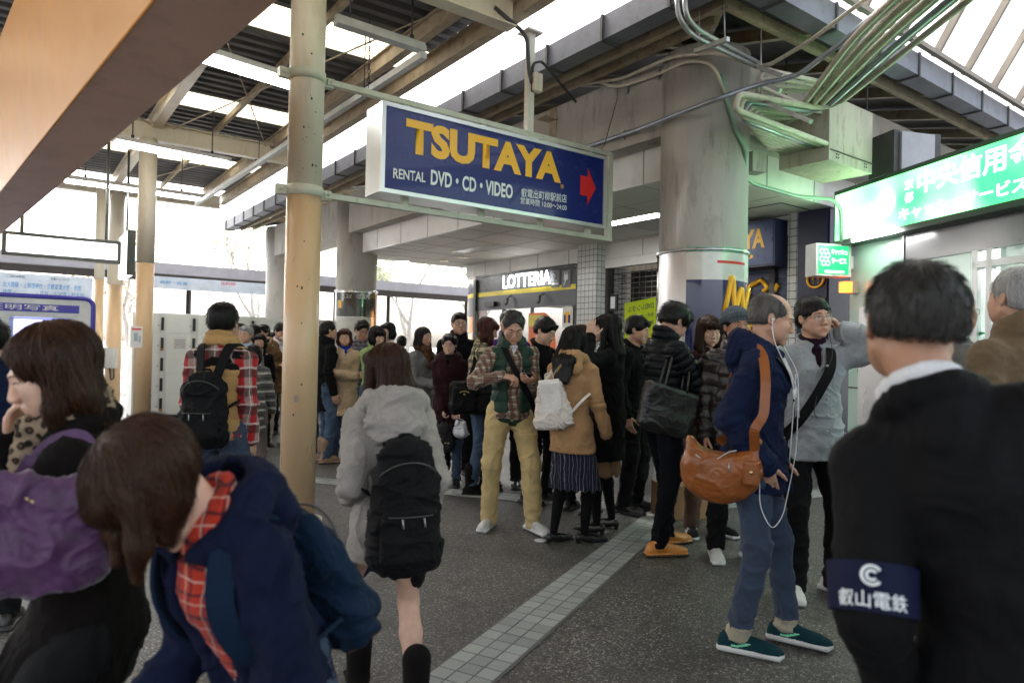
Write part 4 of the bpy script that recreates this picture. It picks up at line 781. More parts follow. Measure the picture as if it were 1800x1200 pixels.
# lockers
YL = 11.9; LQ = D(232, 640, YL); LQ.z = 0; lk = lambda s, z, o=0.: LQ+D2*s-D1*o+UZ*z
W1 = (PL(555, 640, LQ, D1)-LQ).dot(D2); ncol = 0; s = 0.; cw, sw = .42, .10; idx = 0
cols = []
while s < W1: cols.append(s); s += cw+sw
for i, s0 in enumerate(cols):
    n = 5; th = thing('coin_locker', 'pale grey coin locker column %s' % ['at the left end, beside the cream pole', 'second from the left end, with a printed notice', 'third from left, with a pale mint sheet', 'fourth from left, behind the black backpack', 'fifth from the left end', 'sixth from the left end, behind the queue', 'seventh from the left end, near the foreground pole', 'eighth from the left end, behind the pole', 'last one'][min(i, 8)], 'locker', lk(s0, 0), 'coin lockers in a row')
    m = MB()
    def lx(m, a, b_, z0, z1, o0, o1, mi=0): m.hexa([lk(a, z0, o1), lk(b_, z0, o1), lk(b_, z0, o0), lk(a, z0, o0), lk(a, z1, o1), lk(b_, z1, o1), lk(b_, z1, o0), lk(a, z1, o0)], mi)
    lx(m, s0+.002, s0+cw+sw-.002, .08, 1.9, -.6, 0); lx(m, s0+.004, s0+cw+sw-.004, 0, .08, -.55, -.02, 1); m.build('cabinet', [M_lgrey, M_black], th)
    for r in range(n):
        z = .10+r*.36; m = MB(); lx(m, s0+.012, s0+cw-.006, z, z+.348, .001, .014); d_ = m.build('door', M_lgrey, th, bevel=.004)
        m = MB(); lx(m, s0+cw+.02, s0+cw+.065, z+.05, z+.28, .001, .022, 0); lx(m, s0+cw+.028, s0+cw+.057, z+.06, z+.09, .0221, .026, 1 if (r+i) % 3 == 0 else 0); lx(m, s0+cw-.035, s0+cw-.015, z+.12, z+.15, .015, .03, 2); m.build('lock', [M_black, paint('lock_orange', (.8, .25, .03), .4), M_galv], th)
    if i == 1: m = MB(); lx(m, s0+.12, s0+.34, 1.25, 1.48, .0141, .017, 0); [lx(m, s0+.14, s0+.32, 1.28+k*.035, 1.29+k*.035, .0171, .018, 1) for k in range(5)]; m.build('paper_notice', [MATS['paper'], M_dsteel], th)
    if i == 2: m = MB(); lx(m, s0+.08, s0+.36, 1.22, 1.5, .0141, .017, 0); m.build('paper_notice', paint('paper_mint', (.5, .68, .66), .7), th)
# ---------------------------------------------------------------- far trees and street edge
def tree(x, y, h, label, seed, leaf, dens=900, grp='street trees beyond the shelter'):
    rnd = random.Random(seed); th = thing('tree', label, 'tree', (x, y, 0), grp); m = MB(); tips = []
    def limb(p, d, L, r, lv):
        pts = [p]; q = p.copy(); dd_ = d.copy()
        for k in range(5): dd_ = (dd_+Vector((rnd.uniform(-.18, .18), rnd.uniform(-.18, .18), rnd.uniform(-.05, .12)))).normalized(); q = q+dd_*(L/5); pts.append(q)
        m.tube(pts, [r*(1-.13*k) for k in range(6)], 7)
        if lv == 0: tips.extend(pts[2:]); return
        for k in range(4 if lv > 1 else 3):
            i = rnd.randint(2, 5); nd = (dd_+Vector((rnd.uniform(-1, 1), rnd.uniform(-1, 1), rnd.uniform(-.1, .7)))).normalized(); limb(pts[i], nd, L*.62, r*.5, lv-1)
    limb(Vector((x, y, 0)), Vector((0, 0, 1)), h*.5, h*.022, 3); m.build('trunk', paint('bark', (.5, .46, .42), .9, var=.3, scale=8), th)
    m = MB()
    for k in range(dens):
        c_ = rnd.choice(tips)+Vector([rnd.gauss(0, .28) for _ in range(3)]); a = Vector([rnd.gauss(0, 1) for _ in range(3)]).normalized(); b_ = a.orthogonal().normalized(); s_ = rnd.uniform(.05, .11)
        m._add([c_-a*s_, c_+b_*s_*.6, c_+a*s_, c_-b_*s_*.6], [(0, 1, 2, 3)], rnd.choice((0, 0, 1)))
    m.build('crown', [make_leaf(leaf, 0), make_leaf(leaf, 1)], th)
_lf = {}
def make_leaf(c, k):
    key = (c, k)
    if key in _lf: return _lf[key]
    m = make_trans('leaf', _sc(c, 1 if k == 0 else .6)); _lf[key] = m; return m
tree(-11.5, 31, 8, 'pale leafy street tree beyond the lockers at the left', 3, (.8, .84, .6), 1300)
tree(-16.5, 30, 7, 'sparse street tree behind the photo booth', 4, (.6, .5, .34), 1100)
tree(-5.2, 33, 8, 'pale green street tree seen right of the notice column', 5, (.8, .85, .6), 2400)
tree(-2.2, 36, 8, 'pale street tree beside the restaurant corner', 6, (.8, .85, .6), 2400)
m = MB()
for k in range(60): m.box((-24+k*.75, 26, .55), (.015, 0, 0), (0, .015, 0), (0, 0, .55))
m.box((-1.9, 26, 1.1), (22.5, 0, 0), (0, .02, 0), (0, 0, .03)); m.box((-1.9, 26, .4), (22.5, 0, 0), (0, .02, 0), (0, 0, .02)); piece('guard_rail', m, paint('rail_pale', (.5, .5, .48), .5), 'pale guard rail along the far side of the road', 'fence')
# ================================================================ SOFT SHAPES: distance fields turned into meshes
def _hash3(ix, iy, iz):
    h = (ix*374761393+iy*668265263+iz*2147483647 % 1274126177) & 0xffffffff
    h = ((h ^ (h >> 13))*1274126177) & 0xffffffff; return ((h ^ (h >> 16)) & 0xffff)/65535.0
def vnoise(p, seed=0):
    p = p+seed*17.31; i = np.floor(p).astype(np.int64); f = p-i; f = f*f*(3-2*f); r = 0
    for dx in (0, 1):
        wx = f[:, 0] if dx else 1-f[:, 0]
        for dy in (0, 1):
            wy = f[:, 1] if dy else 1-f[:, 1]
            for dz in (0, 1): wz = f[:, 2] if dz else 1-f[:, 2]; r = r+wx*wy*wz*_hash3(i[:, 0]+dx, i[:, 1]+dy, i[:, 2]+dz)
    return r*2-1
def _v(a): return np.array(a, dtype=np.float32)
def seg(a, b, ra, rb=None):
    a, b = _v(a), _v(b); rb = ra if rb is None else rb; d = b-a; L2 = max(float(d@d), 1e-9); R = max(ra, rb)
    def f(x, y, z):
        px, py, pz = x-a[0], y-a[1], z-a[2]; t = np.clip((px*d[0]+py*d[1]+pz*d[2])/L2, 0, 1)
        return np.sqrt((px-t*d[0])**2+(py-t*d[1])**2+(pz-t*d[2])**2)-(ra+(rb-ra)*t)
    return f, np.minimum(a, b)-R, np.maximum(a, b)+R
def ell(c, r, R=None):
    c = _v(c); r = _v(r); M = np.eye(3, dtype=np.float32) if R is None else np.array(R, dtype=np.float32); ext = np.abs(M)@r   # columns of M = axes
    def f(x, y, z):
        px, py, pz = x-c[0], y-c[1], z-c[2]; q = [(px*M[0, k]+py*M[1, k]+pz*M[2, k])/r[k] for k in range(3)]
        k0 = np.sqrt(q[0]**2+q[1]**2+q[2]**2)+1e-6; k1 = np.sqrt((q[0]/r[0])**2+(q[1]/r[1])**2+(q[2]/r[2])**2)+1e-6; return k0*(k0-1)/k1
    return f, c-ext, c+ext
def loft(a, b, ra, rb, side, fwd=None, pw=2.):
    """elliptical cone a->b, ra/rb = (sideways, forward) radii"""
    a, b, s = _v(a), _v(b), _v(side); d = b-a; L = float(np.sqrt(d@d)); dn = d/L; s = s-dn*float(s@dn); s /= np.sqrt(s@s); w = np.cross(dn, s); R = max(*ra, *rb)
    def f(x, y, z):
        px, py, pz = x-a[0], y-a[1], z-a[2]; l = px*dn[0]+py*dn[1]+pz*dn[2]; t = np.clip(l/L, 0, 1); o = np.abs(l-t*L)
        rs = ra[0]+(rb[0]-ra[0])*t; rf = ra[1]+(rb[1]-ra[1])*t; u = (px*s[0]+py*s[1]+pz*s[2])/rs; v = (px*w[0]+py*w[1]+pz*w[2])/rf; e = o/np.minimum(rs, rf)
        if pw == 2.: k = np.sqrt(u*u+v*v+e*e)+1e-6
        else: k = (np.abs(u)**pw+np.abs(v)**pw+e**pw)**(1/pw)+1e-6
        k1 = np.sqrt((u/rs)**2+(v/rf)**2+(e/np.minimum(rs, rf))**2)+1e-6; return (k-1)*k/k1*(1. if pw == 2. else .9)
    return f, np.minimum(a, b)-R, np.maximum(a, b)+R
def rbox(c, h, R=None, r=.01):
    c = _v(c); h = _v(h); M = np.eye(3, dtype=np.float32) if R is None else np.array(R, dtype=np.float32); ext = np.abs(M)@h
    def f(x, y, z):
        px, py, pz = x-c[0], y-c[1], z-c[2]; q = [np.abs(px*M[0, k]+py*M[1, k]+pz*M[2, k])-(h[k]-r) for k in range(3)]
        o = np.sqrt(sum(np.maximum(k, 0)**2 for k in q)); return o+np.minimum(np.maximum(q[0], np.maximum(q[1], q[2])), 0)-r
    return f, c-ext, c+ext
def half(p, n):   # negative on the side n points away from
    p, n = _v(p), _v(n); n = n/np.sqrt(n@n)
    return (lambda x, y, z: (x-p[0])*n[0]+(y-p[1])*n[1]+(z-p[2])*n[2]), None, None
class Field:
    def __init__(s, h): s.h = h; s.ops = []
    def add(s, prim, k=.02): s.ops.append(('u', prim, k)); return s
    def sub(s, prim, k=.005): s.ops.append(('s', prim, k)); return s
    def cut(s, prim, k=.004): s.ops.append(('i', prim, k)); return s
    def mesh(s):
        h = s.h; us = [p for o, p, k in s.ops if o == 'u']; lo = np.min([p[1] for p in us], 0)-3*h-.012; hi = np.max([p[2] for p in us], 0)+3*h+.012
        n = np.ceil((hi-lo)/h).astype(int)+1; G_ = np.full(n, .25, np.float32); ax = [lo[i]+h*np.arange(n[i], dtype=np.float32) for i in range(3)]
        for o, (f, a, b), k in s.ops:
            if a is None: sl = tuple(slice(0, n[i]) for i in range(3))
            else:
                m = k+2.5*h; i0 = np.clip(np.floor((a-m-lo)/h).astype(int), 0, n-1); i1 = np.clip(np.ceil((b+m-lo)/h).astype(int)+1, 1, n); sl = tuple(slice(int(i0[i]), int(i1[i])) for i in range(3))
            if any(q.stop <= q.start for q in sl): continue
            x = ax[0][sl[0]][:, None, None]; y = ax[1][sl[1]][None, :, None]; z = ax[2][sl[2]][None, None, :]; d = f(x, y, z).astype(np.float32); g = G_[sl]
            if o == 'u': t = np.clip(.5+.5*(g-d)/k, 0, 1); G_[sl] = g+(d-g)*t-k*t*(1-t)
            else:
                if o == 's': d = -d
                t = np.clip(.5-.5*(g-d)/k, 0, 1); G_[sl] = g+(d-g)*t+k*t*(1-t)
        I = G_ < 0; c = [I[a:n[0]-1+a, b:n[1]-1+b, e:n[2]-1+e] for a in (0, 1) for b in (0, 1) for e in (0, 1)]
        cnt = sum(q.astype(np.int8) for q in c); act = np.argwhere((cnt > 0) & (cnt < 8)); N = len(act); idx = np.full(cnt.shape, -1, np.int32); idx[act[:, 0], act[:, 1], act[:, 2]] = np.arange(N)
        cor = {(a, b, e): G_[act[:, 0]+a, act[:, 1]+b, act[:, 2]+e] for a in (0, 1) for b in (0, 1) for e in (0, 1)}
        P = np.zeros((N, 3), np.float32); W = np.zeros(N, np.float32)
        for axn in range(3):
            for u in (0, 1):
                for v in (0, 1):
                    k0 = [0, 0, 0]; o_ = [i for i in range(3) if i != axn]; k0[o_[0]] = u; k0[o_[1]] = v; k1 = list(k0); k1[axn] = 1
                    g0, g1 = cor[tuple(k0)], cor[tuple(k1)]; m = (g0 < 0) != (g1 < 0); t = np.where(m, g0/(g0-g1+1e-12), 0); P[:, axn] += np.where(m, t, 0); P[:, o_[0]] += np.where(m, u, 0); P[:, o_[1]] += np.where(m, v, 0); W += m
        V = lo+(act+P/np.maximum(W, 1)[:, None])*h; F_ = []
        for axn in range(3):
            o1, o2 = [(1, 2), (2, 0), (0, 1)][axn]; s0 = [slice(1, -1)]*3; s0[axn] = slice(0, -1); s1 = list(s0); s1[axn] = slice(1, None)
            A, B = I[tuple(s0)], I[tuple(s1)]; e = np.argwhere(A != B); 
            if not len(e): continue
            fl = A[e[:, 0], e[:, 1], e[:, 2]]; e = e+np.array([0 if i == axn else 1 for i in range(3)]); q = []
            for d1, d2 in ((-1, -1), (0, -1), (0, 0), (-1, 0)): ee = e.copy(); ee[:, o1] += d1; ee[:, o2] += d2; q.append(idx[ee[:, 0], ee[:, 1], ee[:, 2]])
            q = np.stack(q, 1); q[~fl] = q[~fl][:, ::-1]; F_.append(q[(q >= 0).all(1)])
        return V.astype(np.float32), np.concatenate(F_)
def vnormals(V, F):
    n = np.cross(V[F[:, 2]]-V[F[:, 0]], V[F[:, 3]]-V[F[:, 1]]); N = np.zeros_like(V)
    for k in range(4): np.add.at(N, F[:, k], n)
    return N/np.maximum(np.linalg.norm(N, axis=1), 1e-9)[:, None]
def link_mesh(name, V, F, mats, parent=None, mi=None, smooth=True):
    me = bpy.data.meshes.new(name); me.vertices.add(len(V)); me.vertices.foreach_set('co', V.astype(np.float32).ravel()); k = F.shape[1]
    me.loops.add(len(F)*k); me.loops.foreach_set('vertex_index', F.astype(np.int32).ravel()); me.polygons.add(len(F)); me.polygons.foreach_set('loop_start', np.arange(0, len(F)*k, k, dtype=np.int32)); me.polygons.foreach_set('loop_total', np.full(len(F), k, np.int32))
    for m in (mats if isinstance(mats, (list, tuple)) else [mats]): me.materials.append(m)
    if mi is not None: me.polygons.foreach_set('material_index', mi.astype(np.int32))
    me.polygons.foreach_set('use_smooth', np.full(len(F), smooth)); me.update(calc_edges=True); o = bpy.data.objects.new(name, me); COL.objects.link(o)
    if parent is not None: o.parent = parent
    return o
def folds(V, N, amp=.006, sc=(9, 9, 5), seed=0):
    a = vnoise(V*_v(sc), seed); b = vnoise(V*_v(sc)*2.3+3.1*a[:, None], seed+3); r = (1-np.abs(vnoise(V*_v([7, 7, 11])+a[:, None]*1.2, seed+7))*1.6).clip(0, 1)**2.5*1.3-.3
    w = V*_v([16, 16, 26])+np.stack([a, b, a-b], 1)*1.6; r2 = (1-np.abs(vnoise(w, seed+9))*1.7).clip(0, 1)**2.5; return V+N*((a*.5+b*.3+r*1.0+r2*.55)*amp*1.15)[:, None]
def joint_folds(V, N, c, ax, amp=.005, rad=.11, freq=75.):
    c, ax = _v(c), _v(ax); d = V-c; w = np.exp(-(np.linalg.norm(d, axis=1)/rad)**2); t = d@ax; ph = vnoise(V*9., 5)*4.5
    return V+N*(w*amp*np.sin(t*freq+ph))[:, None]
# ================================================================ PEOPLE
def make_skin(name, c, lip=False):
    if name in MATS: return MATS[name]
    m, nt, b = _new(name); v = _coord(nt); n = _noise(nt, v, 14, 6, .65); n2 = _noise(nt, v, 60, 3)
    col = _ramp(nt, n, [(.3, _sc(c, .82)), (.55, c), (.8, (min(1, c[0]*1.12), c[1]*.92, c[2]*.88))]); nt.links.new(col, b.inputs['Base Color'])
    b.inputs['Roughness'].default_value = .48 if not lip else .35; b.inputs['Specular IOR Level'].default_value = .4
    b.inputs['Subsurface Weight'].default_value = .12; b.inputs['Subsurface Radius'].default_value = (.012, .005, .003); b.inputs['Subsurface Scale'].default_value = 1.
    _bump(nt, b, _math(nt, 'ADD', n2, _math(nt, 'MULTIPLY', n, .6)), .25, .0025); MATS[name] = m; return m
SK = {'fair': (.60, .38, .28), 'mid': (.50, .29, .20), 'tan': (.40, .21, .13)}
def skin(k): return make_skin('skin_'+k, SK[k])
def lips(k): c = SK[k]; return make_skin('lips_'+k, (c[0]*.86, c[1]*.60, c[2]*.60), True)
def make_hair(name, c, c2=None):
    if name in MATS: return MATS[name]
    m, nt, b = _new(name); v = _coord(nt, (1, 1, .12)); n = _noise(nt, v, 190, 3, .6); n2 = _noise(nt, v, 30, 4)
    col = _ramp(nt, _math(nt, 'MULTIPLY_ADD', n, .6, _math(nt, 'MULTIPLY', n2, .4)), [(.35, _sc(c, .45)), (.6, c), (.8, c2 or _sc(c, 1.9))]); nt.links.new(col, b.inputs['Base Color'])
    b.inputs['Roughness'].default_value = .42; b.inputs['Specular IOR Level'].default_value = .22; _bump(nt, b, n, .6, .003); MATS[name] = m; return m
HC = {'black': (.0055, .0045, .004), 'brown': (.040, .015, .0065), 'redbrown': (.055, .012, .006), 'grey': (.10, .095, .09), 'silver': (.34, .34, .34), 'salt': (.034, .032, .030)}
def hairmat(k): return make_hair('hair_'+k, HC[k])
M_eyew = paint('eye_white', (.62, .60, .56), .2, bump=0, var=.03); M_iris = paint('eye_iris', (.012, .008, .006), .12, bump=0); M_lash = paint('lash', (.012, .009, .008), .6, bump=0)
M_wire = paint('glasses_wire', (.3, .28, .26), .25, .9, bump=0); M_wireb = paint('glasses_black', (.02, .02, .02), .25, bump=0); M_wirer = paint('glasses_red', (.35, .03, .03), .3, bump=0); M_lens = glass('lens', (.9, .92, .92), .02, .08)
def rot(yaw=0, pitch=0, roll=0):   # yaw + = towards the person's left, pitch + = looking down, roll + = tilt to right shoulder
    return np.array(Matrix.Rotation(math.radians(yaw), 3, 'Z') @ Matrix.Rotation(math.radians(-pitch), 3, 'X') @ Matrix.Rotation(math.radians(roll), 3, 'Y'), dtype=np.float32)
def ik(a, t, l1, l2, pole):
    a, t, pole = _v(a), _v(t), _v(pole); d = t-a; L = float(np.linalg.norm(d)); mx = (l1+l2)*.995
    if L > mx: t = a+d/L*mx; L = mx; d = t-a
    dn = d/L; x = (l1*l1-l2*l2+L*L)/(2*L); hgt = math.sqrt(max(l1*l1-x*x, 0)); p = pole-dn*float(pole@dn); p /= max(np.linalg.norm(p), 1e-6); return a+dn*x+p*hgt, t
class P:
    """one person; local frame: +y is where the body faces, +x its right, z up; lengths written for a height of 1.70 m"""
    def __init__(s, label, x, y, facing, H=1.70, h=.008, **q):
        s.q = q; s.H = H; k = s.k = H/1.70; s.h = h; s.name = 'person'; s.female = q.get('female', False)
        s.root = thing('person', label, 'person', (x, y, 0), q.get('group'), math.radians(facing)); s.root.scale = (1, 1, 1)
        s.sk = q.get('skin', 'mid'); s.seed = q.get('seed', int(abs(x*97+y*31)*10) % 1000)
        s.M = Matrix.Translation((x, y, 0)) @ Matrix.Rotation(math.radians(facing), 4, 'Z') @ Matrix.Scale(k, 4)
        lean, side, tw = q.get('lean', 0), q.get('side', 0), q.get('twist', 0); sw = q.get('sw', .136 if s.female else .157)
        hipx = .085 if s.female else .09; pel = _v(q.get('pelvis', (0, 0, .92))); s.pel = pel
        Rw = rot(tw*.5, lean*.6, side*.5); Rc = rot(tw, lean, side); s.Rc = Rc
        s.waist = pel+Rw@_v((0, 0, .15)); s.chest = s.waist+Rc@_v((0, .01, .20)); s.nb = s.chest+Rc@_v((0, -.015, .155)); s.shl = [s.chest+Rc@_v((-sw, -.01, .078)), s.chest+Rc@_v((sw, -.01, .078))]
        s.Rh = rot(*q.get('head', (0, 0, 0))); up = Rc@_v((0, .0, 1)); hu = s.Rh@_v((0, 0, 1)); dn = up*.45+hu*.55; dn /= np.linalg.norm(dn)
        s.hc = s.nb+dn*.125+s.Rh@_v((0, .028, .03)); s.hs = q.get('hs', .96 if s.female else 1.0)
        ha = q.get('head_at')
        if ha is not None:
            dz = _v((0, 0, ha[2]/k-s.hc[2])); dz = dz*min(1, max(-.25, dz[2])/dz[2] if dz[2] < -.25 else 1); pel = s.pel = pel+dz; s.waist = s.waist+dz; s.chest = s.chest+dz; s.nb = s.nb+dz; s.hc = s.hc+dz; s.shl = [a+dz for a in s.shl]
            o = Matrix.Rotation(math.radians(facing), 3, 'Z') @ Vector([float(c) for c in s.hc])*k; x, y = ha[0]-o.x, ha[1]-o.y; s.root.location = (x, y, 0); s.M = Matrix.Translation((x, y, 0)) @ Matrix.Rotation(math.radians(facing), 4, 'Z') @ Matrix.Scale(k, 4)
        s.hip = [pel+Rw@_v((-hipx, 0, -.02)), pel+Rw@_v((hipx, 0, -.02))]
        ft = q.get('feet', ((-.11, .02, 8), (.11, -.02, -8))); s.feet = ft; s.ank = [_v((f[0], f[1], f[3] if len(f) > 3 else .09)) for f in ft]; s.knee = []
        for i in (0, 1):
            td = math.radians(ft[i][2]); fw = _v((-math.sin(td), math.cos(td), 0)); kn, an = ik(s.hip[i], s.ank[i], .41, .41, fw+_v((.15*(1 if i else -1), 0, 0))); s.knee.append(kn); s.ank[i] = an
        s.hand = []; s.elb = []; s.wr = []
        hd = q.get('hands', (None, None))
        for i in (0, 1):
            sg = -1 if i == 0 else 1; hq = hd[i] if hd[i] is not None else {}; t = hq.get('at', None)
            t = s.shl[i]+_v((sg*.045, .03+.02*lean/20, -.505)) if t is None else _v(t)
            pole = _v(hq.get('pole', (sg*.2, -1, -.2))); e, wv = ik(s.shl[i], t, .275, .245, pole); s.elb.append(e); s.wr.append(wv); s.hand.append(hq)
        s.body(); s.clothes(); s.hair(); s.face()
    def out(s, name, V, F, mats, parent=None, mi=None):
        o = link_mesh(name, V*s.k, F, mats, parent or s.root, mi); return o
    def hp(s, p): return s.hc+s.Rh@(_v(p)*s.hs)
    def hp_all(s, V): return ((V-s.hc)@s.Rh)/s.hs       # to head frame
    def he(s, c, r, R=None): return ell(s.hp(c), _v(r)*s.hs, s.Rh if R is None else s.Rh@np.array(R, dtype=np.float32))
    def hseg(s, a, b, ra, rb=None): return seg(s.hp(a), s.hp(b), ra*s.hs, (rb if rb is not None else ra)*s.hs)
    def headfield(s, f):
        fm = s.female; jw = .90 if fm else 1.0
        f.add(s.he((0, -.018, .035), (.077, .094, .082)), .02); f.add(s.he((0, .022, -.018), (.062*jw+.002, .066, .084)), .025); f.add(s.he((0, .040, -.072), (.040*jw, .043, .034)), .02)
        for g in (-1, 1):
            f.add(s.hseg((g*.054*jw, .0, -.045), (g*.022, .058, -.082), .017, .014), .02); f.add(s.he((g*.040, .058, -.022), (.024, .024, .022)), .02); f.add(s.he((g*.038, .048, -.055), (.024, .028, .032)), .02)
            f.add(s.hseg((g*.012, .083, .023), (g*.044, .066, .024), .010 if fm else .012, .008), .012)
            f.sub(s.he((g*.031, .098, .004), (.019, .016, .0105)), .010)
            f.add(s.hseg((g*.022, .084, .010), (g*.042, .074, .009), .0055, .005), .006); f.add(s.hseg((g*.022, .0835, -.006), (g*.040, .075, -.005), .0050, .0045), .006)
            f.add(s.he((g*.077, -.010, -.004), (.0075, .017, .029), Matrix.Rotation(math.radians(12), 3, 'X')@Matrix.Rotation(math.radians(18*g), 3, 'Z')), .006)
            f.sub(s.he((g*.083, -.005, -.001), (.004, .010, .018)), .004)
            f.add(s.he((g*.0115, .0985, -.036), (.0085, .010, .0075)), .006)
        f.add(s.hseg((0, .083, .012), (0, .1035, -.030), .0075, .0105), .010)
        f.add(s.he((0, .080, -.066), (.025, .012, .015)), .014)
        f.add(s.hseg((-.017, .0855, -.0635), (0, .0905, -.0620), .0040, .0050), .005); f.add(s.hseg((.017, .0855, -.0635), (0, .0905, -.0620), .0040, .0050), .005)
        f.add(s.hseg((-.012, .0875, -.0735), (.012, .0875, -.0735), .0055), .005); f.sub(s.hseg((-.022, .0935, -.0680), (.022, .0935, -.0680), .0016), .003)
        f.add(s.he((0, .078, -.098), (.018, .016, .014)), .015)
    def handfield(s, f, i):
        q = s.hand[i]; w, e = s.wr[i], s.elb[i]; d = w-e; d /= np.linalg.norm(d)
        if 'dir' in q: d = _v(q['dir']); d /= np.linalg.norm(d)
        n = _v(q.get('palm', (1 if i == 0 else -1, .2, 0))); n = n-d*float(n@d); n /= np.linalg.norm(n)   # palm faces n
        th = np.cross(n, d)*(1 if i == 0 else -1)*(1)    # towards the thumb side
        curl = q.get('curl', .35); sp = q.get('spread', 1.); hk = .9 if s.female else 1.0
        def T(a, b, c): return w+(d*a+th*b+n*c)*hk
        f.add(seg(w-d*.02, T(.02, 0, 0), .025*hk, .026*hk), .02)
        R = np.stack([th, n, d], 1); f.add(ell(T(.052, 0, 0), (.040*hk, .0145*hk, .050*hk), R), .015)
        for k, (b0, L) in enumerate(((.030, .070), (.0105, .080), (-.0105, .074), (-.030, .058))):
            base = T(.088-(.004 if k in (0, 2) else .012 if k == 3 else 0), b0, -.001); fan = b0*.22*sp; dirv = d+th*fan; a = 0; p = base; rr = (.0092, .0082, .0072, .0064)
            f.add(seg(T(.055, b0*.85, 0), base, .010*hk, .0095*hk), .006)
            for j, fr in enumerate((.44, .32, .24)):
                a += curl*(.7, 1.05, .75)[j]*(1+.12*k); dv = dirv*math.cos(a)+n*math.sin(a); dv /= np.linalg.norm(dv); p2 = p+dv*(L*fr*hk*1.15); f.add(seg(p, p2, rr[j]*hk, rr[j+1]*hk), .0025); p = p2
            if k == 1: s.tip = p
        a = q.get('thumb', .6); p = T(.022, .026, .004); dv = d*math.cos(a)*.9+th*math.sin(a)+n*.25; dv /= np.linalg.norm(dv)
        for L, r0, r1 in ((.042, .0125, .0105), (.032, .0105, .009), (.026, .009, .0072)): p2 = p+dv*L*hk; f.add(seg(p, p2, r0*hk, r1*hk), .005); p = p2; dv = dv*.88+n*curl*.35+d*.25; dv /= np.linalg.norm(dv)
        q['grip'] = T(.085, 0, .03)
    def body(s):
        q = s.q; f = Field(s.h); fm = s.female; Rx = s.Rc[:, 0]
        f.add(loft(s.pel-_v((0, 0, .02)), s.waist, (.125, .095), (.105, .08), Rx), .03); f.add(loft(s.waist, s.chest, (.105, .08), (.122, .09), Rx), .03); f.add(loft(s.chest, s.chest+s.Rc@_v((0, 0, .10)), (.12, .08), (.09, .055), Rx), .03)
        for i in (0, 1):
            g_ = .8 if (q.get('legs') or [''])[0] == 'trousers' else 1.; f.add(seg(s.hip[i], s.knee[i], .075*g_, .048*g_), .03); f.add(seg(s.knee[i], s.knee[i]+(s.ank[i]-s.knee[i])*.35, .047*g_, (.050 if fm else .052)*g_), .02); f.add(seg(s.knee[i]+(s.ank[i]-s.knee[i])*.35, s.ank[i], .050*g_, .030), .02)
            td = math.radians(s.feet[i][2]); fw = _v((-math.sin(td), math.cos(td), 0)); f.add(seg(s.ank[i]-_v((0, 0, .04)), s.ank[i]+fw*.13-_v((0, 0, .06)), .028, .02), .02)
            f.add(seg(s.chest+s.Rc@_v(((.08 if i else -.08), 0, .10)), s.shl[i], .05, .045), .03); f.add(seg(s.shl[i], s.elb[i], .045, .034), .02); f.add(seg(s.elb[i], s.wr[i], .034, .024), .015)
        f.add(seg(s.nb-s.Rc@_v((0, 0, .05)), s.hp((0, -.02, -.055)), .052 if fm else .060, .045 if fm else .054), .02)
        s.headfield(f)
        for i in (0, 1): s.handfield(f, i)
        V, F = f.mesh(); c = V[F].mean(1); hl = s.hp_all(c); m = (np.abs(hl[:, 0]) < .0200) & (hl[:, 1] > .078) & (hl[:, 2] < -.0605+.002*(1-np.abs(hl[:, 0])/.02)) & (hl[:, 2] > -.0775+12*np.abs(hl[:, 0])**2)
        mi = m.astype(np.int32); sm = [skin(s.sk), lips(s.sk)]
        if q.get('tights'): mi[c[:, 2] < s.pel[2]] = 2; sm.append(q['tights'])
        s.bo = s.out('body', V, F, sm, None, mi); s.Vb, s.Fb = V, F; near = np.linalg.norm(V-s.hc, axis=1) < .16
        fm_ = near[F].all(1); s.bvh = BVHTree.FromPolygons([tuple(v) for v in V.tolist()], F[fm_].tolist())
    def surf(s, x, z, back=False):   # head-frame point on the face surface
        o = s.hp((x, .25, z)); d = s.Rh@_v((0, -1, 0)); r = s.bvh.ray_cast(Vector(o), Vector(d)); return s.hp_all(_v(r[0])[None])[0] if r[0] is not None else _v((x, .09, z))
    def put(s, name, mb, mats, parent=None):
        V = np.array(mb.v, dtype=np.float32); me = bpy.data.meshes.new(name); me.from_pydata((V*s.k).tolist(), [], mb.f)
        for m in (mats if isinstance(mats, (list, tuple)) else [mats]): me.materials.append(m)
        me.polygons.foreach_set('material_index', mb.m); me.polygons.foreach_set('use_smooth', mb.sm); o = bpy.data.objects.new(name, me); COL.objects.link(o); o.parent = parent or s.root; return o
    def face(s):
        if s.q.get('noface'): return
        look = s.q.get('eyes', 'open'); gx = s.q.get('gaze', 0.)
        op = {'open': .0050, 'down': .0016, 'narrow': .0034}[look]
        for g in (-1, 1):
            c = s.surf(g*.031, .003); dz = .002; m = MB()
            W_ = .0135; Y = []
            # eyeball lens
            n_u, n_v = 14, 8; vs = []; ctr = _v((g*.031, c[1]-.004, .003))
            for a in range(n_v+1):
                for b in range(n_u):
                    th = math.pi*a/n_v; ph = 2*math.pi*b/n_u; vs.append(s.hp(ctr+_v((W_*math.sin(th)*math.cos(ph), .0075*math.cos(th), op*math.sin(th)*math.sin(ph)))))
            fs = [(a*n_u+b, a*n_u+(b+1) % n_u, (a+1)*n_u+(b+1) % n_u, (a+1)*n_u+b) for a in range(n_v) for b in range(n_u)]; m._add(vs, fs, 0, True)
            if look != 'down':
                vs = []; c2 = ctr+_v((gx, .0010, .0))
                for a in range(n_v+1):
                    for b in range(n_u): th = math.pi*a/n_v; ph = 2*math.pi*b/n_u; vs.append(s.hp(c2+_v((.0056*math.sin(th)*math.cos(ph), .0076*math.cos(th), min(.0056, op*1.02)*math.sin(th)*math.sin(ph)))))
                m._add(vs, fs, 1, True)
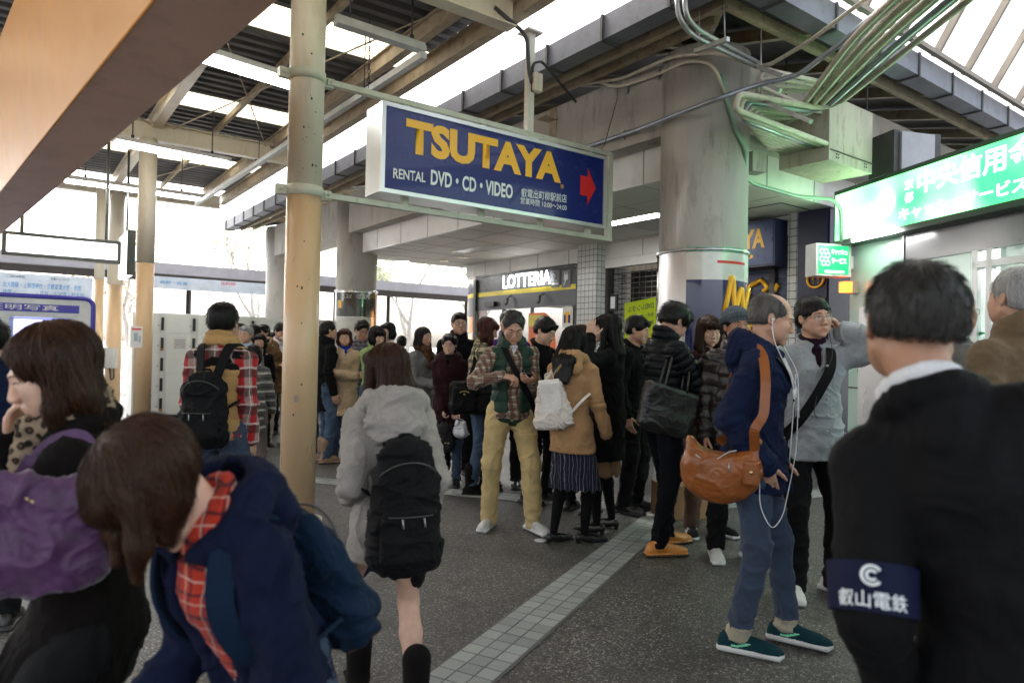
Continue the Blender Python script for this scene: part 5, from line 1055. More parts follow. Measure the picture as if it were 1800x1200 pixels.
            e = s.put('eye', m, [M_eyew, M_iris]) if look != 'down' else s.put('eyelid', m, [skin(s.sk), M_iris]); pts = [s.hp(s.surf(g*(.031-.0155+.031*t), .003+(op+.0012)*math.sin(math.pi*min(1, t*1.05))*1.0+(.0005 if t > .6 else 0))+_v((0, .0005, 0))) for t in np.linspace(0, 1, 9)]
            if look == 'down': pts = [s.hp(s.surf(g*(.031-.0155+.031*t), .001-.0022*math.sin(math.pi*t))+_v((0, .0005, 0))) for t in np.linspace(0, 1, 9)]
            mm = MB(); mm.tube(pts, [.0006, .0011, .0014, .0015, .0015, .0015, .0014, .0012, .0006], 6); s.put('eyelashes', mm, M_lash, e)
            mm = MB(); bz = .0215 if look != 'down' else .020; pts = [s.hp(s.surf(g*(.014+.034*t), bz+.004*math.sin(math.pi*(.2+.7*t)))+_v((0, .0008, 0))) for t in np.linspace(0, 1, 8)]
            th_ = .6 if s.female else 1.; mm.tube(pts, [.0016*th_, .0028*th_, .003*th_, .003*th_, .0027*th_, .0022*th_, .0016*th_, .0008*th_], 6); s.put('eyebrow', mm, hairmat('black' if s.q.get('hair', ('', 'black'))[1] not in ('silver', 'grey') else 'grey'))
        gl = s.q.get('glasses')
        if gl:
            m = MB(); r = {'wire': M_wire, 'black': M_wireb, 'red': M_wirer}[gl]; th_ = .0010 if gl == 'wire' else .0018; m2 = MB(); yy = max(s.surf(.031, -.012)[1], s.surf(.031, .012)[1], .086)+.007; dz = s.q.get('glz', -.002)
            for g in (-1, 1):
                ring = [s.hp((g*.0325+.0235*math.copysign(abs(math.cos(a))**.75, math.cos(a)), yy-abs(g*.0325+.0235*math.cos(a))*.06, dz+.0145*math.copysign(abs(math.sin(a))**.75, math.sin(a)))) for a in np.linspace(0, 2*math.pi, 21)]
                m.tube(ring, th_, 6); m2._add(ring[:-1], [tuple(range(20))], 0)
                m.tube([s.hp((g*.056, yy-.003, dz+.004)), s.hp((g*.073, .06, dz+.004)), s.hp((g*.081, -.005, dz+.008)), s.hp((g*.080, -.022, dz-.006))], th_, 6)
            m.tube([s.hp((-.0095, yy, dz+.004)), s.hp((0, yy+.003, dz+.006)), s.hp((.0095, yy, dz+.004))], th_, 6); go = s.put('glasses', m, r); s.put('lenses', m2, M_lens, go)
        if s.q.get('mask'):
            f = Field(.004); f.add(s.he((0, .066, -.050), (.050, .040, .040)), .01); f.cut(half(s.hp((0, 0, -.020)), s.Rh@_v((0, .2, 1)))); f.cut(half(s.hp((0, .04, 0)), s.Rh@_v((0, -1, 0)))); f.add(s.hseg((0, .098, -.03), (0, .103, -.06), .009, .012), .01)
            V, F = f.mesh(); mk = s.out('face_mask', V, F, paint('mask_white', (.68, .70, .72), .8, bump=.05)); 
    # ------------------------------------------------------------ clothes
    def ring(s, f, c, R, rx, ry, r, a0=0, a1=360, n=14, k=.01, tilt=0., rise=0.):
        pts = []
        for t in np.linspace(math.radians(a0), math.radians(a1), n): pts.append(_v(c)+R@_v((rx*math.sin(t), ry*math.cos(t), tilt*math.cos(t)+rise*math.cos(t)**2)))
        for a, b in zip(pts[:-1], pts[1:]): f.add(seg(a, b, r), k)
    def clothes(s):
        q = s.q; Rc = s.Rc; Rx = Rc[:, 0]; fm = s.female; legs = q.get('legs'); h = s.h; cv = max(h, .008)
        # trousers / skirt
        if legs:
            kd, mt, W = legs[0], legs[1], (legs[2] if len(legs) > 2 else 1.)
            if kd == 'trousers':
                f = Field(cv); f.add(loft(s.pel-_v((0, 0, .03)), s.pel+_v((0, 0, .12)), (.138, .108), (.128, .10), _v((1, 0, 0))), .03)
                for i in (0, 1):
                    hz = s.ank[i]+_v((0, 0, -.035)); m_ = s.knee[i]+(s.ank[i]-s.knee[i])*.45; f.add(seg(s.hip[i], s.knee[i], .096*(.5+.5*W), .068*W), .03); f.add(seg(s.knee[i], m_, .067*W, .062*W), .025); f.add(seg(m_, hz, .062*W, .056*W), .02)
                    f.cut(half((0, 0, s.ank[i][2]-.03-.03*(W > 1)), (0, 0, -1)), .003) if i == 1 and abs(s.ank[0][2]-s.ank[1][2]) < .05 else None
                V, F = f.mesh(); N = vnormals(V, F); V = folds(V, N, .007 if kd == 'trousers' and W > .85 else .004, seed=s.seed)
                for i in (0, 1):
                    V = joint_folds(V, N, s.knee[i], (.3, 0, .95), .0028*W, .10, 70); V = joint_folds(V, N, s.ank[i]+_v((0, 0, .04)), (.2, .3, .93), .006*W, .09, 80)
                V = joint_folds(V, N, s.pel-_v((0, -.08, .06)), (.7, 0, .7), .004, .14, 60); mi = None; mts = [mt]
                if q.get('cuff'): c = V[F].mean(1); mi = (c[:, 2] < s.ank[0][2]+.025).astype(int); mts.append(q['cuff'])
                s.out('trousers', V, F, mts, None, mi)
            elif kd in ('skirt',):
                hem, fl = legs[3], legs[4]; f = Field(cv); kc = (s.knee[0]+s.knee[1])/2; hc = s.pel+(kc-s.pel)*((s.pel[2]-hem)/(s.pel[2]-kc[2])); f.add(loft(hc-_v((0, 0, .1)), s.pel+_v((0, 0, .08)), (fl, fl*.8), (.126, .10), _v((1, 0, 0))), .02); f.sub(loft(hc-_v((0, 0, .12)), s.pel-_v((0, 0, .02)), (fl-.012, fl*.8-.012), (.12, .09), _v((1, 0, 0))), .01); f.cut(half((0, 0, hem), (0, 0, -1)), .003)
                V, F = f.mesh(); N = vnormals(V, F); an = np.arctan2(V[:, 0]-hc[0], V[:, 1]-hc[1]); w_ = np.clip((s.pel[2]-V[:, 2])/(s.pel[2]-hem+.01), 0, 1); V = V+N*(w_*.012*np.sin(an*legs[5] if len(legs) > 5 else an*11))[:, None]; V = folds(V, N, .004, seed=s.seed); s.out('skirt', V, F, mt)
        # under layer at the neck
        if q.get('shirt'):
            f = Field(max(h, .006)); f.add(loft(s.waist, s.chest, (.112, .096), (.130, .106), Rx), .03); f.add(loft(s.chest, s.chest+Rc@_v((0, 0, .11)), (.122, .09), (.08, .058), Rx), .03)
            for i in (0, 1): f.add(seg(s.chest+Rc@_v((.08*(1 if i else -1), 0, .09)), s.shl[i], .056, .048), .03)
            f.add(seg(s.nb-Rc@_v((0, -.01, .04)), s.nb+Rc@_v((0, .006, .012)), .056, .060), .015)
            s.ring(f, s.nb+Rc@_v((0, .010, .012)), Rc, .066, .066, .011, 0, 360, 14, .012, tilt=-.028); s.ring(f, s.nb+Rc@_v((0, .004, .040)), Rc, .061, .059, .0095, 15, 345, 16, .018, tilt=-.030)
            V, F = f.mesh(); N = vnormals(V, F); V = folds(V, N, .003, seed=s.seed+5); s.out('shirt', V, F, q['shirt'])
        top = q.get('top')
        if top:
            T = dict(mat=None, th=.02, hem=.80, flare=.0, sleeve=1., cuff=None, collar='shirt', v=0., puff=0, fold=.006, loose=1., open=0, sleeve_mat=None, belly=0., name='jacket', short=0); T.update(top); th = T['th']; f = Field(max(h, .0065) if T['puff'] or h <= .006 else cv)
            sl = T['loose']
            f.add(loft(s.waist, s.chest, (.108+th, .088+th+T['belly']), (.126+th, .098+th), Rx), .035); f.add(loft(s.chest, s.chest+Rc@_v((0, 0, .095)), (.126+th, .092+th), (.09+th*.5, .064+th*.6), Rx), .035); f.add(seg(s.nb-Rc@_v((0, .012, .055)), s.nb-Rc@_v((0, .010, .02)), .072+th*.4, .062+th*.4), .03)
            pz = s.pel[2]; down = s.pel-_v((0, 0, .02)); f.add(loft(down, s.waist, (.138+th, .110+th+T['belly']), (.108+th, .092+th+T['belly']), _v((1, 0, 0))), .035)
            if T['hem'] < pz-.02:
                kc = (s.knee[0]+s.knee[1])/2; tt = (pz-T['hem'])/(pz-kc[2]); hc = s.pel+(kc-s.pel)*tt; hc[2] = T['hem']-.06; fl = T['flare']; f.add(loft(hc, s.pel, (.145+th+fl, .122+th+fl), (.138+th, .110+th+T['belly']), _v((1, 0, 0))), .03); f.sub(loft(hc-_v((0, 0, .02)), s.pel-_v((0, 0, .12)), (.132+th+fl, .106+th+fl), (.09, .07), _v((1, 0, 0))), .01)
            f.cut(half((0, 0, T['hem']), (-Rc[0, 2]*.5, -Rc[1, 2]*.5, -1)) if T['hem'] < pz+.2 else half(s.waist, -Rc[:, 2]), .006)
            for i in (0, 1):
                sg = 1 if i else -1; f.add(seg(s.chest+Rc@_v((sg*.065, -.005, .092)), s.shl[i], .056+th*.4, .046+th*.6), .035)
                if T['sleeve'] > 0:
                    e2 = s.elb[i]; w2 = s.elb[i]+(s.wr[i]-s.elb[i])*(T['sleeve'] if T['sleeve'] <= 1 else 1.); f.add(seg(s.shl[i], e2, .045+th*.75, .037+th*.75*sl), .025)
                    if T['sleeve'] >= .3: f.add(seg(e2, w2, .037+th*.75*sl, .029+th*.55*sl), .018); dd_ = (s.wr[i]-e2); dd_ /= np.linalg.norm(dd_); f.add(seg(w2-dd_*.03, w2-dd_*.002, .031+th*.55*sl, .030+th*.5*sl), .008)
            if T['v'] > 0:   # v-opening at the front
                c0 = s.nb+Rc@_v((0, .135, .03)); c1 = s.nb+Rc@_v((0, .18, -T['v'])); f.sub(loft(c1, c0, (.004, .10), (.052+T['v']*.05, .10), Rx), .008); f.sub(seg(s.nb-Rc@_v((0, -.02, .0)), s.nb+Rc@_v((0, .02, .12)), .052, .07), .01)
            else: f.sub(seg(s.nb-Rc@_v((0, -.02, .02)), s.nb+Rc@_v((0, .02, .12)), .055, .07), .01)
            if T['open']:
                c0 = s.nb+Rc@_v((0, .14, -.02)); c1 = s.pel+_v((0, .17, -.35)); f.sub(loft(c1, c0, (T['open'], .12), (T['open']*.6, .12), Rx), .008)
            cl = T['collar']; nbc = s.nb+Rc@_v((0, .010, 0))
            if cl == 'shirt': s.ring(f, nbc+Rc@_v((0, 0, .022)), Rc, .070, .070, .014, 25, 335, 14, .015, tilt=-.035)
            elif cl == 'stand':
                for z_, r_ in ((.01, .074), (.035, .070), (.058, .068)): s.ring(f, nbc+Rc@_v((0, 0, z_)), Rc, r_, r_, .015, 12, 348, 16, .02, tilt=-.03)
            elif cl == 'lapel':
                s.ring(f, nbc+Rc@_v((0, -.006, .006)), Rc, .076, .070, .014, 50, 310, 12, .03, tilt=-.030); D_ = max(T['v'], .12)
                for g in (-1, 1): a_ = s.nb+Rc@_v((g*.070, .045, .0)); b_ = s.nb+Rc@_v((g*.015, .135, -D_)); f.add(loft(a_, (a_+b_)/2+Rc@_v((g*.02, .01, 0)), (.020, .010), (.030, .009), Rx), .006); f.add(loft((a_+b_)/2+Rc@_v((g*.02, .01, 0)), b_, (.030, .009), (.010, .009), Rx), .006)
            elif cl == 'hood':
                hz = nbc+Rc@_v((0, -.055, .0)); s.ring(f, hz+Rc@_v((0, .03, .01)), Rc, .105, .095, .030, 60, 300, 12, .03, tilt=-.045); f.add(ell(hz+Rc@_v((0, -.062, -.035)), (.115, .050, .085), Rc), .04); s.ring(f, nbc+Rc@_v((0, .0, .012)), Rc, .088, .085, .018, 25, 335, 14, .025, tilt=-.035); f.sub(ell(hz+Rc@_v((0, -.02, .045)), (.070, .045, .05), Rc), .02)
            elif cl == 'bighood':
                hz = nbc+Rc@_v((0, -.05, -.03)); s.ring(f, hz+Rc@_v((0, .02, .03)), Rc, .118, .10, .030, 40, 320, 14, .03, tilt=-.05); f.add(ell(hz+Rc@_v((0, -.075, -.04)), (.135, .055, .105), Rc), .045); s.ring(f, nbc+Rc@_v((0, .01, -.02)), Rc, .11, .095, .028, 0, 360, 16, .03, tilt=-.05); f.sub(ell(hz+Rc@_v((0, .0, .075)), (.085, .065, .055), Rc), .02)
            V, F = f.mesh(); N = vnormals(V, F)
            if T['puff']:
                c = s.waist; up = Rc[:, 2]; sv = ((V-c)@up)
                for i in (0, 1):   # along the sleeves use their own axis
                    if T['sleeve'] > 0:
                        for a, b, o in ((s.shl[i], s.elb[i], 0.), (s.elb[i], s.wr[i], .275)):
                            d = b-a; L = np.linalg.norm(d); dn = d/L; t = (V-a)@dn; r = np.linalg.norm(V-a-np.clip(t, 0, L)[:, None]*dn, axis=1); m = (r < .085) & (np.abs((V-s.chest)@Rx) > .13) | ((r < .08) & (t > .12)); sv = np.where(m & (t > -.02) & (t < L+.02), -(t+o), sv)
                sv = sv+vnoise(V*7, 3)*.006; a = np.abs(np.sin(math.pi*sv/T['puff'])); V = V+N*((np.sqrt(a)-.72)*.016*(T['puff']/.06)**.5)[:, None]; V = V+N*(vnoise(V*_v((28, 28, 14)), 2)*.0022*(1-a))[:, None]
            V = folds(V, N, T['fold'], seed=s.seed+1)
            if T['sleeve'] > .5 and not T['puff']:
                for i in (0, 1): ax = s.wr[i]-s.elb[i]; ax = ax/np.linalg.norm(ax); V = joint_folds(V, N, s.elb[i], ax, .0055, .10, 70); V = joint_folds(V, N, s.wr[i], ax, .003, .07, 90)
            mi = None; mts = [T['mat']]; c = V[F].mean(1)
            if T['sleeve_mat'] is not None: 
                m = np.zeros(len(c), bool)
                for i in (0, 1):
                    sg = 1 if i else -1; xx = (c-s.chest)@Rx*sg; zz_ = (c-s.chest)@Rc[:, 2]; d = s.elb[i]-s.shl[i]; dn = d/np.linalg.norm(d); t = (c-s.shl[i])@dn; r = np.linalg.norm(c-s.shl[i]-np.clip(t, 0, .28)[:, None]*dn, axis=1); d2 = s.wr[i]-s.elb[i]; dn2 = d2/np.linalg.norm(d2); t2 = (c-s.elb[i])@dn2; r2 = np.linalg.norm(c-s.elb[i]-np.clip(t2, 0, .26)[:, None]*dn2, axis=1)
                    m |= ((r < .083) & (t > .03) & ((xx > .145) | (t > .15))) | ((r2 < .08) & (t2 > 0))
                mi = m.astype(int); mts.append(T['sleeve_mat'])
            if T.get('yoke') is not None:
                mi = mi if mi is not None else np.zeros(len(c), int); zz_ = (c-s.chest)@Rc[:, 2]; xx = (c-s.chest)@Rx; mi = np.where((zz_ > .02+.25*np.clip(.10-np.abs(xx)*.9, -.05, .10)) & (zz_ < .165) & (mi == 0), len(mts), mi); mts.append(T['yoke'])
            if T.get('stripe') is not None:   # contrasting zip placket
                mi = mi if mi is not None else np.zeros(len(c), int); xx = (c-s.chest)@Rx; yy = (c-s.chest)@Rc[:, 1]; mi = np.where((np.abs(xx) < .012) & (yy > .05), len(mts), mi); mts.append(T['stripe'])
            s.out(T['name'], V, F, mts, None, mi)
        if q.get('vest'):
            T = q['vest']; f = Field(.0065); th = .038; Rx = Rc[:, 0]; f.add(loft(s.waist, s.chest, (.110+th*.8, .096+th), (.124+th*.8, .102+th*.9), Rx), .03); f.add(loft(s.pel+_v((0, 0, .0)), s.waist, (.138+th*.8, .113+th*.8), (.112+th*.8, .096+th), _v((1, 0, 0))), .03); f.add(loft(s.chest, s.chest+Rc@_v((0, 0, .10)), (.122+th*.7, .092+th*.8), (.095, .07), Rx), .03); f.cut(half((0, 0, T['hem']), (0, 0, -1)), .01)
            for i in (0, 1): yk = .155 if T.get('yoke') else .130; f.add(seg(s.chest+Rc@_v((.08*(1 if i else -1), 0, .10)), s.chest+Rc@_v((yk*(1 if i else -1), 0, .085)), .062, .064 if T.get('yoke') else .056), .02)
            c0 = s.nb+Rc@_v((0, .13, .04)); c1 = s.pel+_v((0, .22, -.1)); f.sub(loft(c1, c0, (T.get('gap', .05), .12), (T.get('gap', .05)+.01, .12), Rx), .01)
            nbc = s.nb+Rc@_v((0, .010, 0))
            for z_, r_ in ((.005, .085), (.03, .080), (.052, .078)): s.ring(f, nbc+Rc@_v((0, 0, z_)), Rc, r_, r_, .018, 35, 325, 14, .02, tilt=-.03)
            V, F = f.mesh(); N = vnormals(V, F); sv = (V-s.waist)@Rc[:, 2]; a = np.abs(np.sin(math.pi*sv/.085)); V = V+N*((np.sqrt(a)-.72)*.012)[:, None]; V = folds(V, N, .004, seed=s.seed+9); mi = None; mts = [T['mat']]
            if T.get('yoke'): c = V[F].mean(1); zz_ = (c-s.chest)@Rc[:, 2]; xx = (c-s.chest)@Rx; mi = ((zz_ > .015+.25*np.clip(.10-np.abs(xx), 0, .1)) & (zz_ < .150)).astype(int); mts.append(T['yoke'])
            s.out('vest', V, F, mts, None, mi)
        if q.get('scarf'):
            z_ = q.get('scarf_size', 1.); f = Field(.006); s.ring(f, s.nb+Rc@_v((0, .015, .02)), Rc, .056+.022*z_, .056+.022*z_, .030*z_, 0, 360, 16, .02, tilt=-.03); s.ring(f, s.nb+Rc@_v((0, .015, .055)), Rc, .052+.018*z_, .052+.016*z_, .024*z_, 0, 360, 16, .02, tilt=-.03)
            for dx_ in (-.03, .03): f.add(seg(s.nb+Rc@_v((dx_, .10, .0)), s.chest+Rc@_v((dx_*.6, .118, -.02)), .036, .036), .02); V, F = f.mesh(); N = vnormals(V, F); V = folds(V, N, .008, (22, 22, 22), seed=3); s.out('scarf', V, F, q['scarf'])
        s.shoes()
    def shoes(s):
        sh = s.q.get('shoes', ('leather', paint('shoe_black', (.015, .014, .014), .3, bump=.05)))
        if sh is None: return
        kd, mt = sh[0], sh[1]; sole = sh[2] if len(sh) > 2 else paint('sole_dark', (.03, .028, .026), .6)
        for i in (0, 1):
            td = math.radians(s.feet[i][2]); fw = _v((-math.sin(td), math.cos(td), 0)); sd = _v((math.cos(td), math.sin(td), 0)); a = s.ank[i].copy(); z0 = a[2]-.09; up = _v((0, 0, 1)); b = a-up*.09; R = np.stack([sd, fw, up], 1); f = Field(.005 if s.h <= .008 else .007); kk = .90 if s.female else 1.
            if kd == 'pump':
                f.add(seg(b-fw*.045+up*.05, b+fw*.06+up*.028, .030, .034), .02); f.add(ell(b+fw*.13+up*.022, (.038, .075, .028), R), .02); f.sub(ell(b+fw*.03+up*.085, (.026, .075, .045), R), .008); f.add(seg(b-fw*.055+up*.045, b-fw*.052+up*.008, .020, .016), .008); f.add(rbox(b+fw*.13+up*.006, (.032, .075, .007), R, .005), .006); f.cut(half((0, 0, z0), (0, 0, -1)), .002)
            elif kd == 'boot':
                f.add(seg(a+up*.16, a-up*.02, .062, .052), .02); f.add(ell(b+fw*.045+up*.045, (.048, .125, .050), R), .03); f.add(rbox(b+fw*.045+up*.012, (.046, .13, .014), R, .012), .01); f.cut(half((0, 0, z0), (0, 0, -1)), .002)
            else:
                top_ = .052 if kd == 'sneaker' else .046
                f.add(seg(b-fw*.045+up*.055, b+fw*.02+up*.062, .036, .036), .02); f.add(seg(b+fw*.02+up*.055, b+fw*.13+up*.032, .038, .034), .02); f.add(ell(b+fw*.135*kk+up*.030, (.045*kk, .075, .031), R), .025); f.add(ell(b-fw*.035+up*.030, (.036, .055, .034), R), .02)
                hgt = .018 if kd == 'sneaker' else .011; ex = .004 if kd == 'sneaker' else .006
                f.add(rbox(b+fw*.055+up*hgt, (.040*kk+ex, .142*kk+ex, hgt), R, hgt*.9), .004); f.add(ell(b+fw*.14*kk+up*hgt, (.047*kk+ex, .068+ex, hgt*1.05), R), .004)
                f.cut(half((0, 0, z0), (0, 0, -1)), .002); f.add(seg(a-fw*.005+up*.0, a-up*.03, .040, .040), .012); f.cut(half(a+up*.012, (0, 0, 1)), .003)
            V, F = f.mesh(); N = vnormals(V, F); c = V[F].mean(1); zs = (.030 if kd == 'sneaker' else .018) if kd not in ('pump',) else .008; mi = (c[:, 2] < z0+zs).astype(int)
            if kd == 'sneaker': lf = (c-b)@fw; lu = c[:, 2]-z0; ls_ = (c-b)@sd
            mts = [mt, sole]
            if kd == 'sneaker' and len(sh) > 3:
                st = sh[4] if len(sh) > 4 else 'bars'
                if st == 'bars': m = (lu > .032) & (lu < .068) & (np.abs(ls_) > .022) & (lf > .01) & (lf < .10) & (((lf+lu*.5)/.026) % 1 < .42)
                else: m = (lu > .034) & (lu < .060) & (np.abs(ls_) > .025) & (np.abs(lu-(.030+.0028*((lf+.03)/.03)**2+.006)) < .006) & (lf > -.02) & (lf < .11)
                mi = np.where(m & (mi == 0), 2, mi); mts.append(sh[3])
            o = s.out('shoe', V, F, mts, None, mi)
            if kd in ('sneaker', 'leather'):
                mb = MB(); lm = sh[5] if len(sh) > 5 else mt
                for k in range(4): p = b+fw*(.055+.02*k)+up*(.083-.0095*k); mb.tube([p-sd*.022-up*.008, p+up*.004, p+sd*.022-up*.008], .003, 6)
                s.put('laces', mb, lm, o)
    # ------------------------------------------------------------ hair
    def hair(s):
        hr = s.q.get('hair', ('short', 'black'))
        if hr is None: return
        st, ck = hr[0], hr[1]; op = hr[2] if len(hr) > 2 else {}; mt = hairmat(ck); hh = .006 if s.h > .006 else .0045; f = Field(hh); gd = s.Rh.T@_v((0, 0, -1)); Rw = _v(gd)
        def dn(p, L, out=(0, 0, 0)): return _v(p)+Rw*L+_v(out)
        th = op.get('th', .0); L = op.get('len', 0.)
        f.add(s.he((0, -.020, .040), (.084+th, .102+th, .087+th)), .01)
        if st == 'short':
            f.add(s.he((0, -.045, .0), (.078+th, .068+th, .075)), .02)
            if op.get('fringe'): f.add(s.hseg((-.04, .075, .085), (.045, .078, .080), .014), .02); f.add(s.hseg((-.05, .072, .07), (.0, .088, .055), .010), .012)
            f.sub(s.he((0, .118, -.030 if not op.get('high') else .0), (.072, .078, .092)), .006)
            f.cut(half(s.hp((0, -.075, -.050+op.get('nape', 0.))), s.Rh@_v((0, .22, -1))), .008)
            for g in (-1, 1): f.sub(s.he((g*.090, .018, -.035), (.034, .042, .040)), .006); f.sub(s.he((g*.084, -.010, -.010), (.016, .020, .030)), .004)
        elif st == 'bald':
            f.add(s.he((0, -.045, .0), (.078, .068, .070)), .02); f.sub(s.he((0, .06, .10), (.066, .135, .085)), .01); f.sub(s.he((0, .118, -.0), (.085, .09, .12)), .006); f.cut(half(s.hp((0, -.075, -.045)), s.Rh@_v((0, .22, -1))), .008)
            for g in (-1, 1): f.sub(s.he((g*.090, .018, -.035), (.034, .042, .042)), .006); f.sub(s.he((g*.084, -.010, -.008), (.016, .020, .032)), .004)
        else:
            W = op.get('w', 1.); Ls = op.get('side', L); bk = op.get('back', 0.); sy = op.get('sy', 0.)
            f.add(loft(s.hp((0, -.035, .03)), s.hp(dn((0, -.045, .03), L*.55, (0, -.01+bk*.7, 0))), (.086*W+th, .070), (.094*W, .055), s.Rh[:, 0]), .03)
            f.add(loft(s.hp(dn((0, -.045, .03), L*.55, (0, -.01+bk*.7, 0))), s.hp(dn((0, -.050, .03), L, (0, op.get('tuck', -.01)+bk, 0))), (.094*W, .055), (op.get('tip', .075)*W, .030), s.Rh[:, 0]), .03)
            for g in (-1, 1):
                if Ls > .02: f.add(seg(s.hp((g*.073*W, .012+sy, .045)), s.hp(dn((g*.076*W, .018+sy, .03), Ls*.6)), .022, .022), .02); f.add(seg(s.hp(dn((g*.076*W, .018+sy, .03), Ls*.6)), s.hp(dn((g*.072*W, .022+sy, .03), Ls, (0, op.get('tuck', 0)*.5, 0))), .022, .012), .02)
            if op.get('bangs', 1): [(f.add(s.hseg(pa, pb2, .017, .017), .02), f.add(s.hseg((pa[0]*.96, pa[1]+.006, .048), (pb2[0]*.96, pb2[1]+.006, .048), .009), .014)) for pa, pb2 in (((-.066, .030, .062), (-.040, .064, .066)), ((-.040, .064, .066), (0, .077, .066)), ((0, .077, .066), (.040, .064, .066)), ((.040, .064, .066), (.066, .030, .062)))]; f.sub(s.he((0, .125, -.055), (.058, .068, .090)), .006)
            else: f.sub(s.he((0, .118+sy*.4, -.022), (.064, .070, .096)), .008)
            f.sub(s.he((0, .075, -.11), (.056, .07, .07)), .006)
            if op.get('clipx'): pass
        V, F = f.mesh(); N = vnormals(V, F); loc = s.hp_all(V); crown = _v((0, -.035, .125)); dd_ = loc-crown; azm = np.arctan2(dd_[:, 0], dd_[:, 1]); fr = 34. if st != 'short' else 30.
        pz = loc@Rw; pat = vnoise(np.stack([np.sin(azm)*fr*.5, np.cos(azm)*fr*.5, pz*7], 1), s.seed)*.6+vnoise(np.stack([np.sin(azm)*fr*1.3, np.cos(azm)*fr*1.3, pz*11], 1), s.seed+4)*.4
        V = V+N*(pat*(.0032 if st in ('short', 'bald') else .0055))[:, None]
        ho = s.out('hair', V, F, mt)
        # locks laid over the surface so that the outline is uneven
        nl = s.q.get('locks', 300 if s.h <= .006 else 110)*(2 if s.h <= .005 else 1); nl = int(nl*(1.2 if st not in ('short', 'bald') else 1)); bv = BVHTree.FromPolygons([tuple(v) for v in V.tolist()], F.tolist()); mb = MB(); rnd = random.Random(s.seed+11); cw = Vector(s.hp(crown)); gdw = Vector((0, 0, -1)); wl = .0 if st not in ('short', 'bald') else 1.
        zs_ = loc@Rw; cand = np.where(zs_ < (.02 if st not in ('short', 'bald') else .2))[0]; steps = 9 if st not in ('short', 'bald') else 4; sl_ = (.034 if L > .2 else .022) if st not in ('short', 'bald') else .008*op.get('spike', 1.)
        if len(cand):
            for _ in range(nl):
                p = Vector(V[rnd.choice(cand)]); pts = []; fl_ = (.0016*rnd.random() if rnd.random() < .15 else 0.); r0 = (rnd.uniform(.0016, .0034) if st not in ('short', 'bald') else rnd.uniform(.001, .0018))*(.55 if s.h <= .005 else 1.)*(.6 if fl_ else 1); wob = Vector([rnd.uniform(-.35, .35) for _ in range(3)])
                for j in range(steps):
                    hit = bv.find_nearest(p)
                    if hit[0] is None: break
                    n = hit[1]; q_ = hit[0]+n*(r0*.7+(wl*.0028*j*op.get('spike', 1.))+fl_*j)
                    if pts and (q_-pts[-1]).length > sl_*2.5: break
                    pts.append(q_); F_ = (hit[0]-cw); F_ = F_.normalized()+gdw*(.9 if not wl else .2)+wob*.35; F_ = F_-n*F_.dot(n)
                    if F_.length < 1e-4: break
                    p = q_+F_.normalized()*sl_
                if len(pts) > 2: k_ = len(pts); mb.tube(pts, [max(r0*(1-.9*abs(2*j/(k_-1)-.8)**1.5), .0004) for j in range(k_)], 4, cap=False)
        if mb.v: s.put('hair_locks', mb, mt, ho)
    def world(s, p): return s.M @ Vector([float(x) for x in p])
    def wp(s, *pts): return [s.world(p) for p in pts]
# ================================================================ THE CROWD
def at(px, py, ptop):      # feet pixel and head-top pixel -> x, y, standing height
    g = G(px, py); return g.x, g.y, D(px, ptop, g.y).z
def atY(px, Y, ptop): g = D(px, 600, Y); return g.x, Y, D(px, ptop, Y).z
F_blk = fabric('wool_black', (.012, .011, .012)); F_blk2 = fabric('cotton_black', (.016, .016, .018), rough=.8); F_navy = fabric('fleece_navy', (.009, .014, .045), bump=.5); F_den = fabric('denim_blue', (.055, .085, .135), c2=(.035, .055, .09), var=.35); F_dend = fabric('denim_dark', (.036, .052, .088), c2=(.075, .10, .14), var=.4)
F_tan = fabric('wool_tan', (.36, .21, .10)); F_kha = fabric('chino_yellow', (.50, .38, .18)); F_whi = fabric('shirt_white', (.62, .62, .64), rough=.8); F_gry = fabric('wool_grey', (.14, .14, .135)); F_lgr = fabric('hoodie_grey', (.29, .265, .24), weave=300); F_bei = fabric('quilt_beige', (.38, .28, .18)); F_grn = fabric('knit_green', (.22, .30, .11))
F_mar = fabric('wool_maroon', (.035, .010, .014)); F_pur = fabric('fleece_purple', (.06, .015, .13)); F_tig = fabric('tights_black', (.012, .012, .013), weave=900); F_bro = fabric('blazer_brown', (.13, .075, .035)); F_off = fabric('trouser_offwhite', (.48, .45, .38)); F_sil = fabric('jacket_silver', (.27, .295, .31), rough=.5, c2=(.24, .26, .28)); F_puf = fabric('puffer_dark', (.014, .018, .022), rough=.45, sheen=0); F_vest = fabric('vest_green', (.035, .075, .055), rough=.5, sheen=0); F_suit = fabric('suit_black', (.010, .010, .012), rough=.75)
F_col = fabric('vest_tan', (.42, .25, .10)); F_yoke = fabric('yoke_black', (.018, .018, .02)); F_blu = fabric('jacket_navy_cotton', (.010, .018, .060), rough=.8); F_skn = fabric('skirt_denim', (.02, .04, .10)); F_brw = fabric('skirt_camel', (.18, .10, .055)); F_lb = fabric('shirt_lightblue', (.35, .42, .55))
L_blk = leather('leather_black', (.012, .011, .011)); L_brn = leather('leather_jacket', (.022, .016, .014), .38); L_tan = leather('leather_orange', (.25, .075, .015), .3); L_wht = leather('leather_offwhite', (.62, .56, .50), .45); L_shoe = leather('shoe_tan', (.50, .19, .035), .35)
PL_red = bands('plaid_red', (.40, .02, .025), [('v', .11, .5, (.32, .27, .24), .75, 0), ('h', .11, .45, (.02, .015, .015), .65, .2), ('h', .11, .12, (.6, .55, .5), .6, .75), ('v', .11, .06, (.6, .55, .5), .6, .7)])
PL_brn = bands('plaid_brown', (.42, .35, .27), [('v', .055, .5, (.10, .045, .03), .8, 0), ('h', .055, .5, (.10, .045, .03), .7, .2), ('h', .055, .1, (.02, .02, .02), .8, .6)])
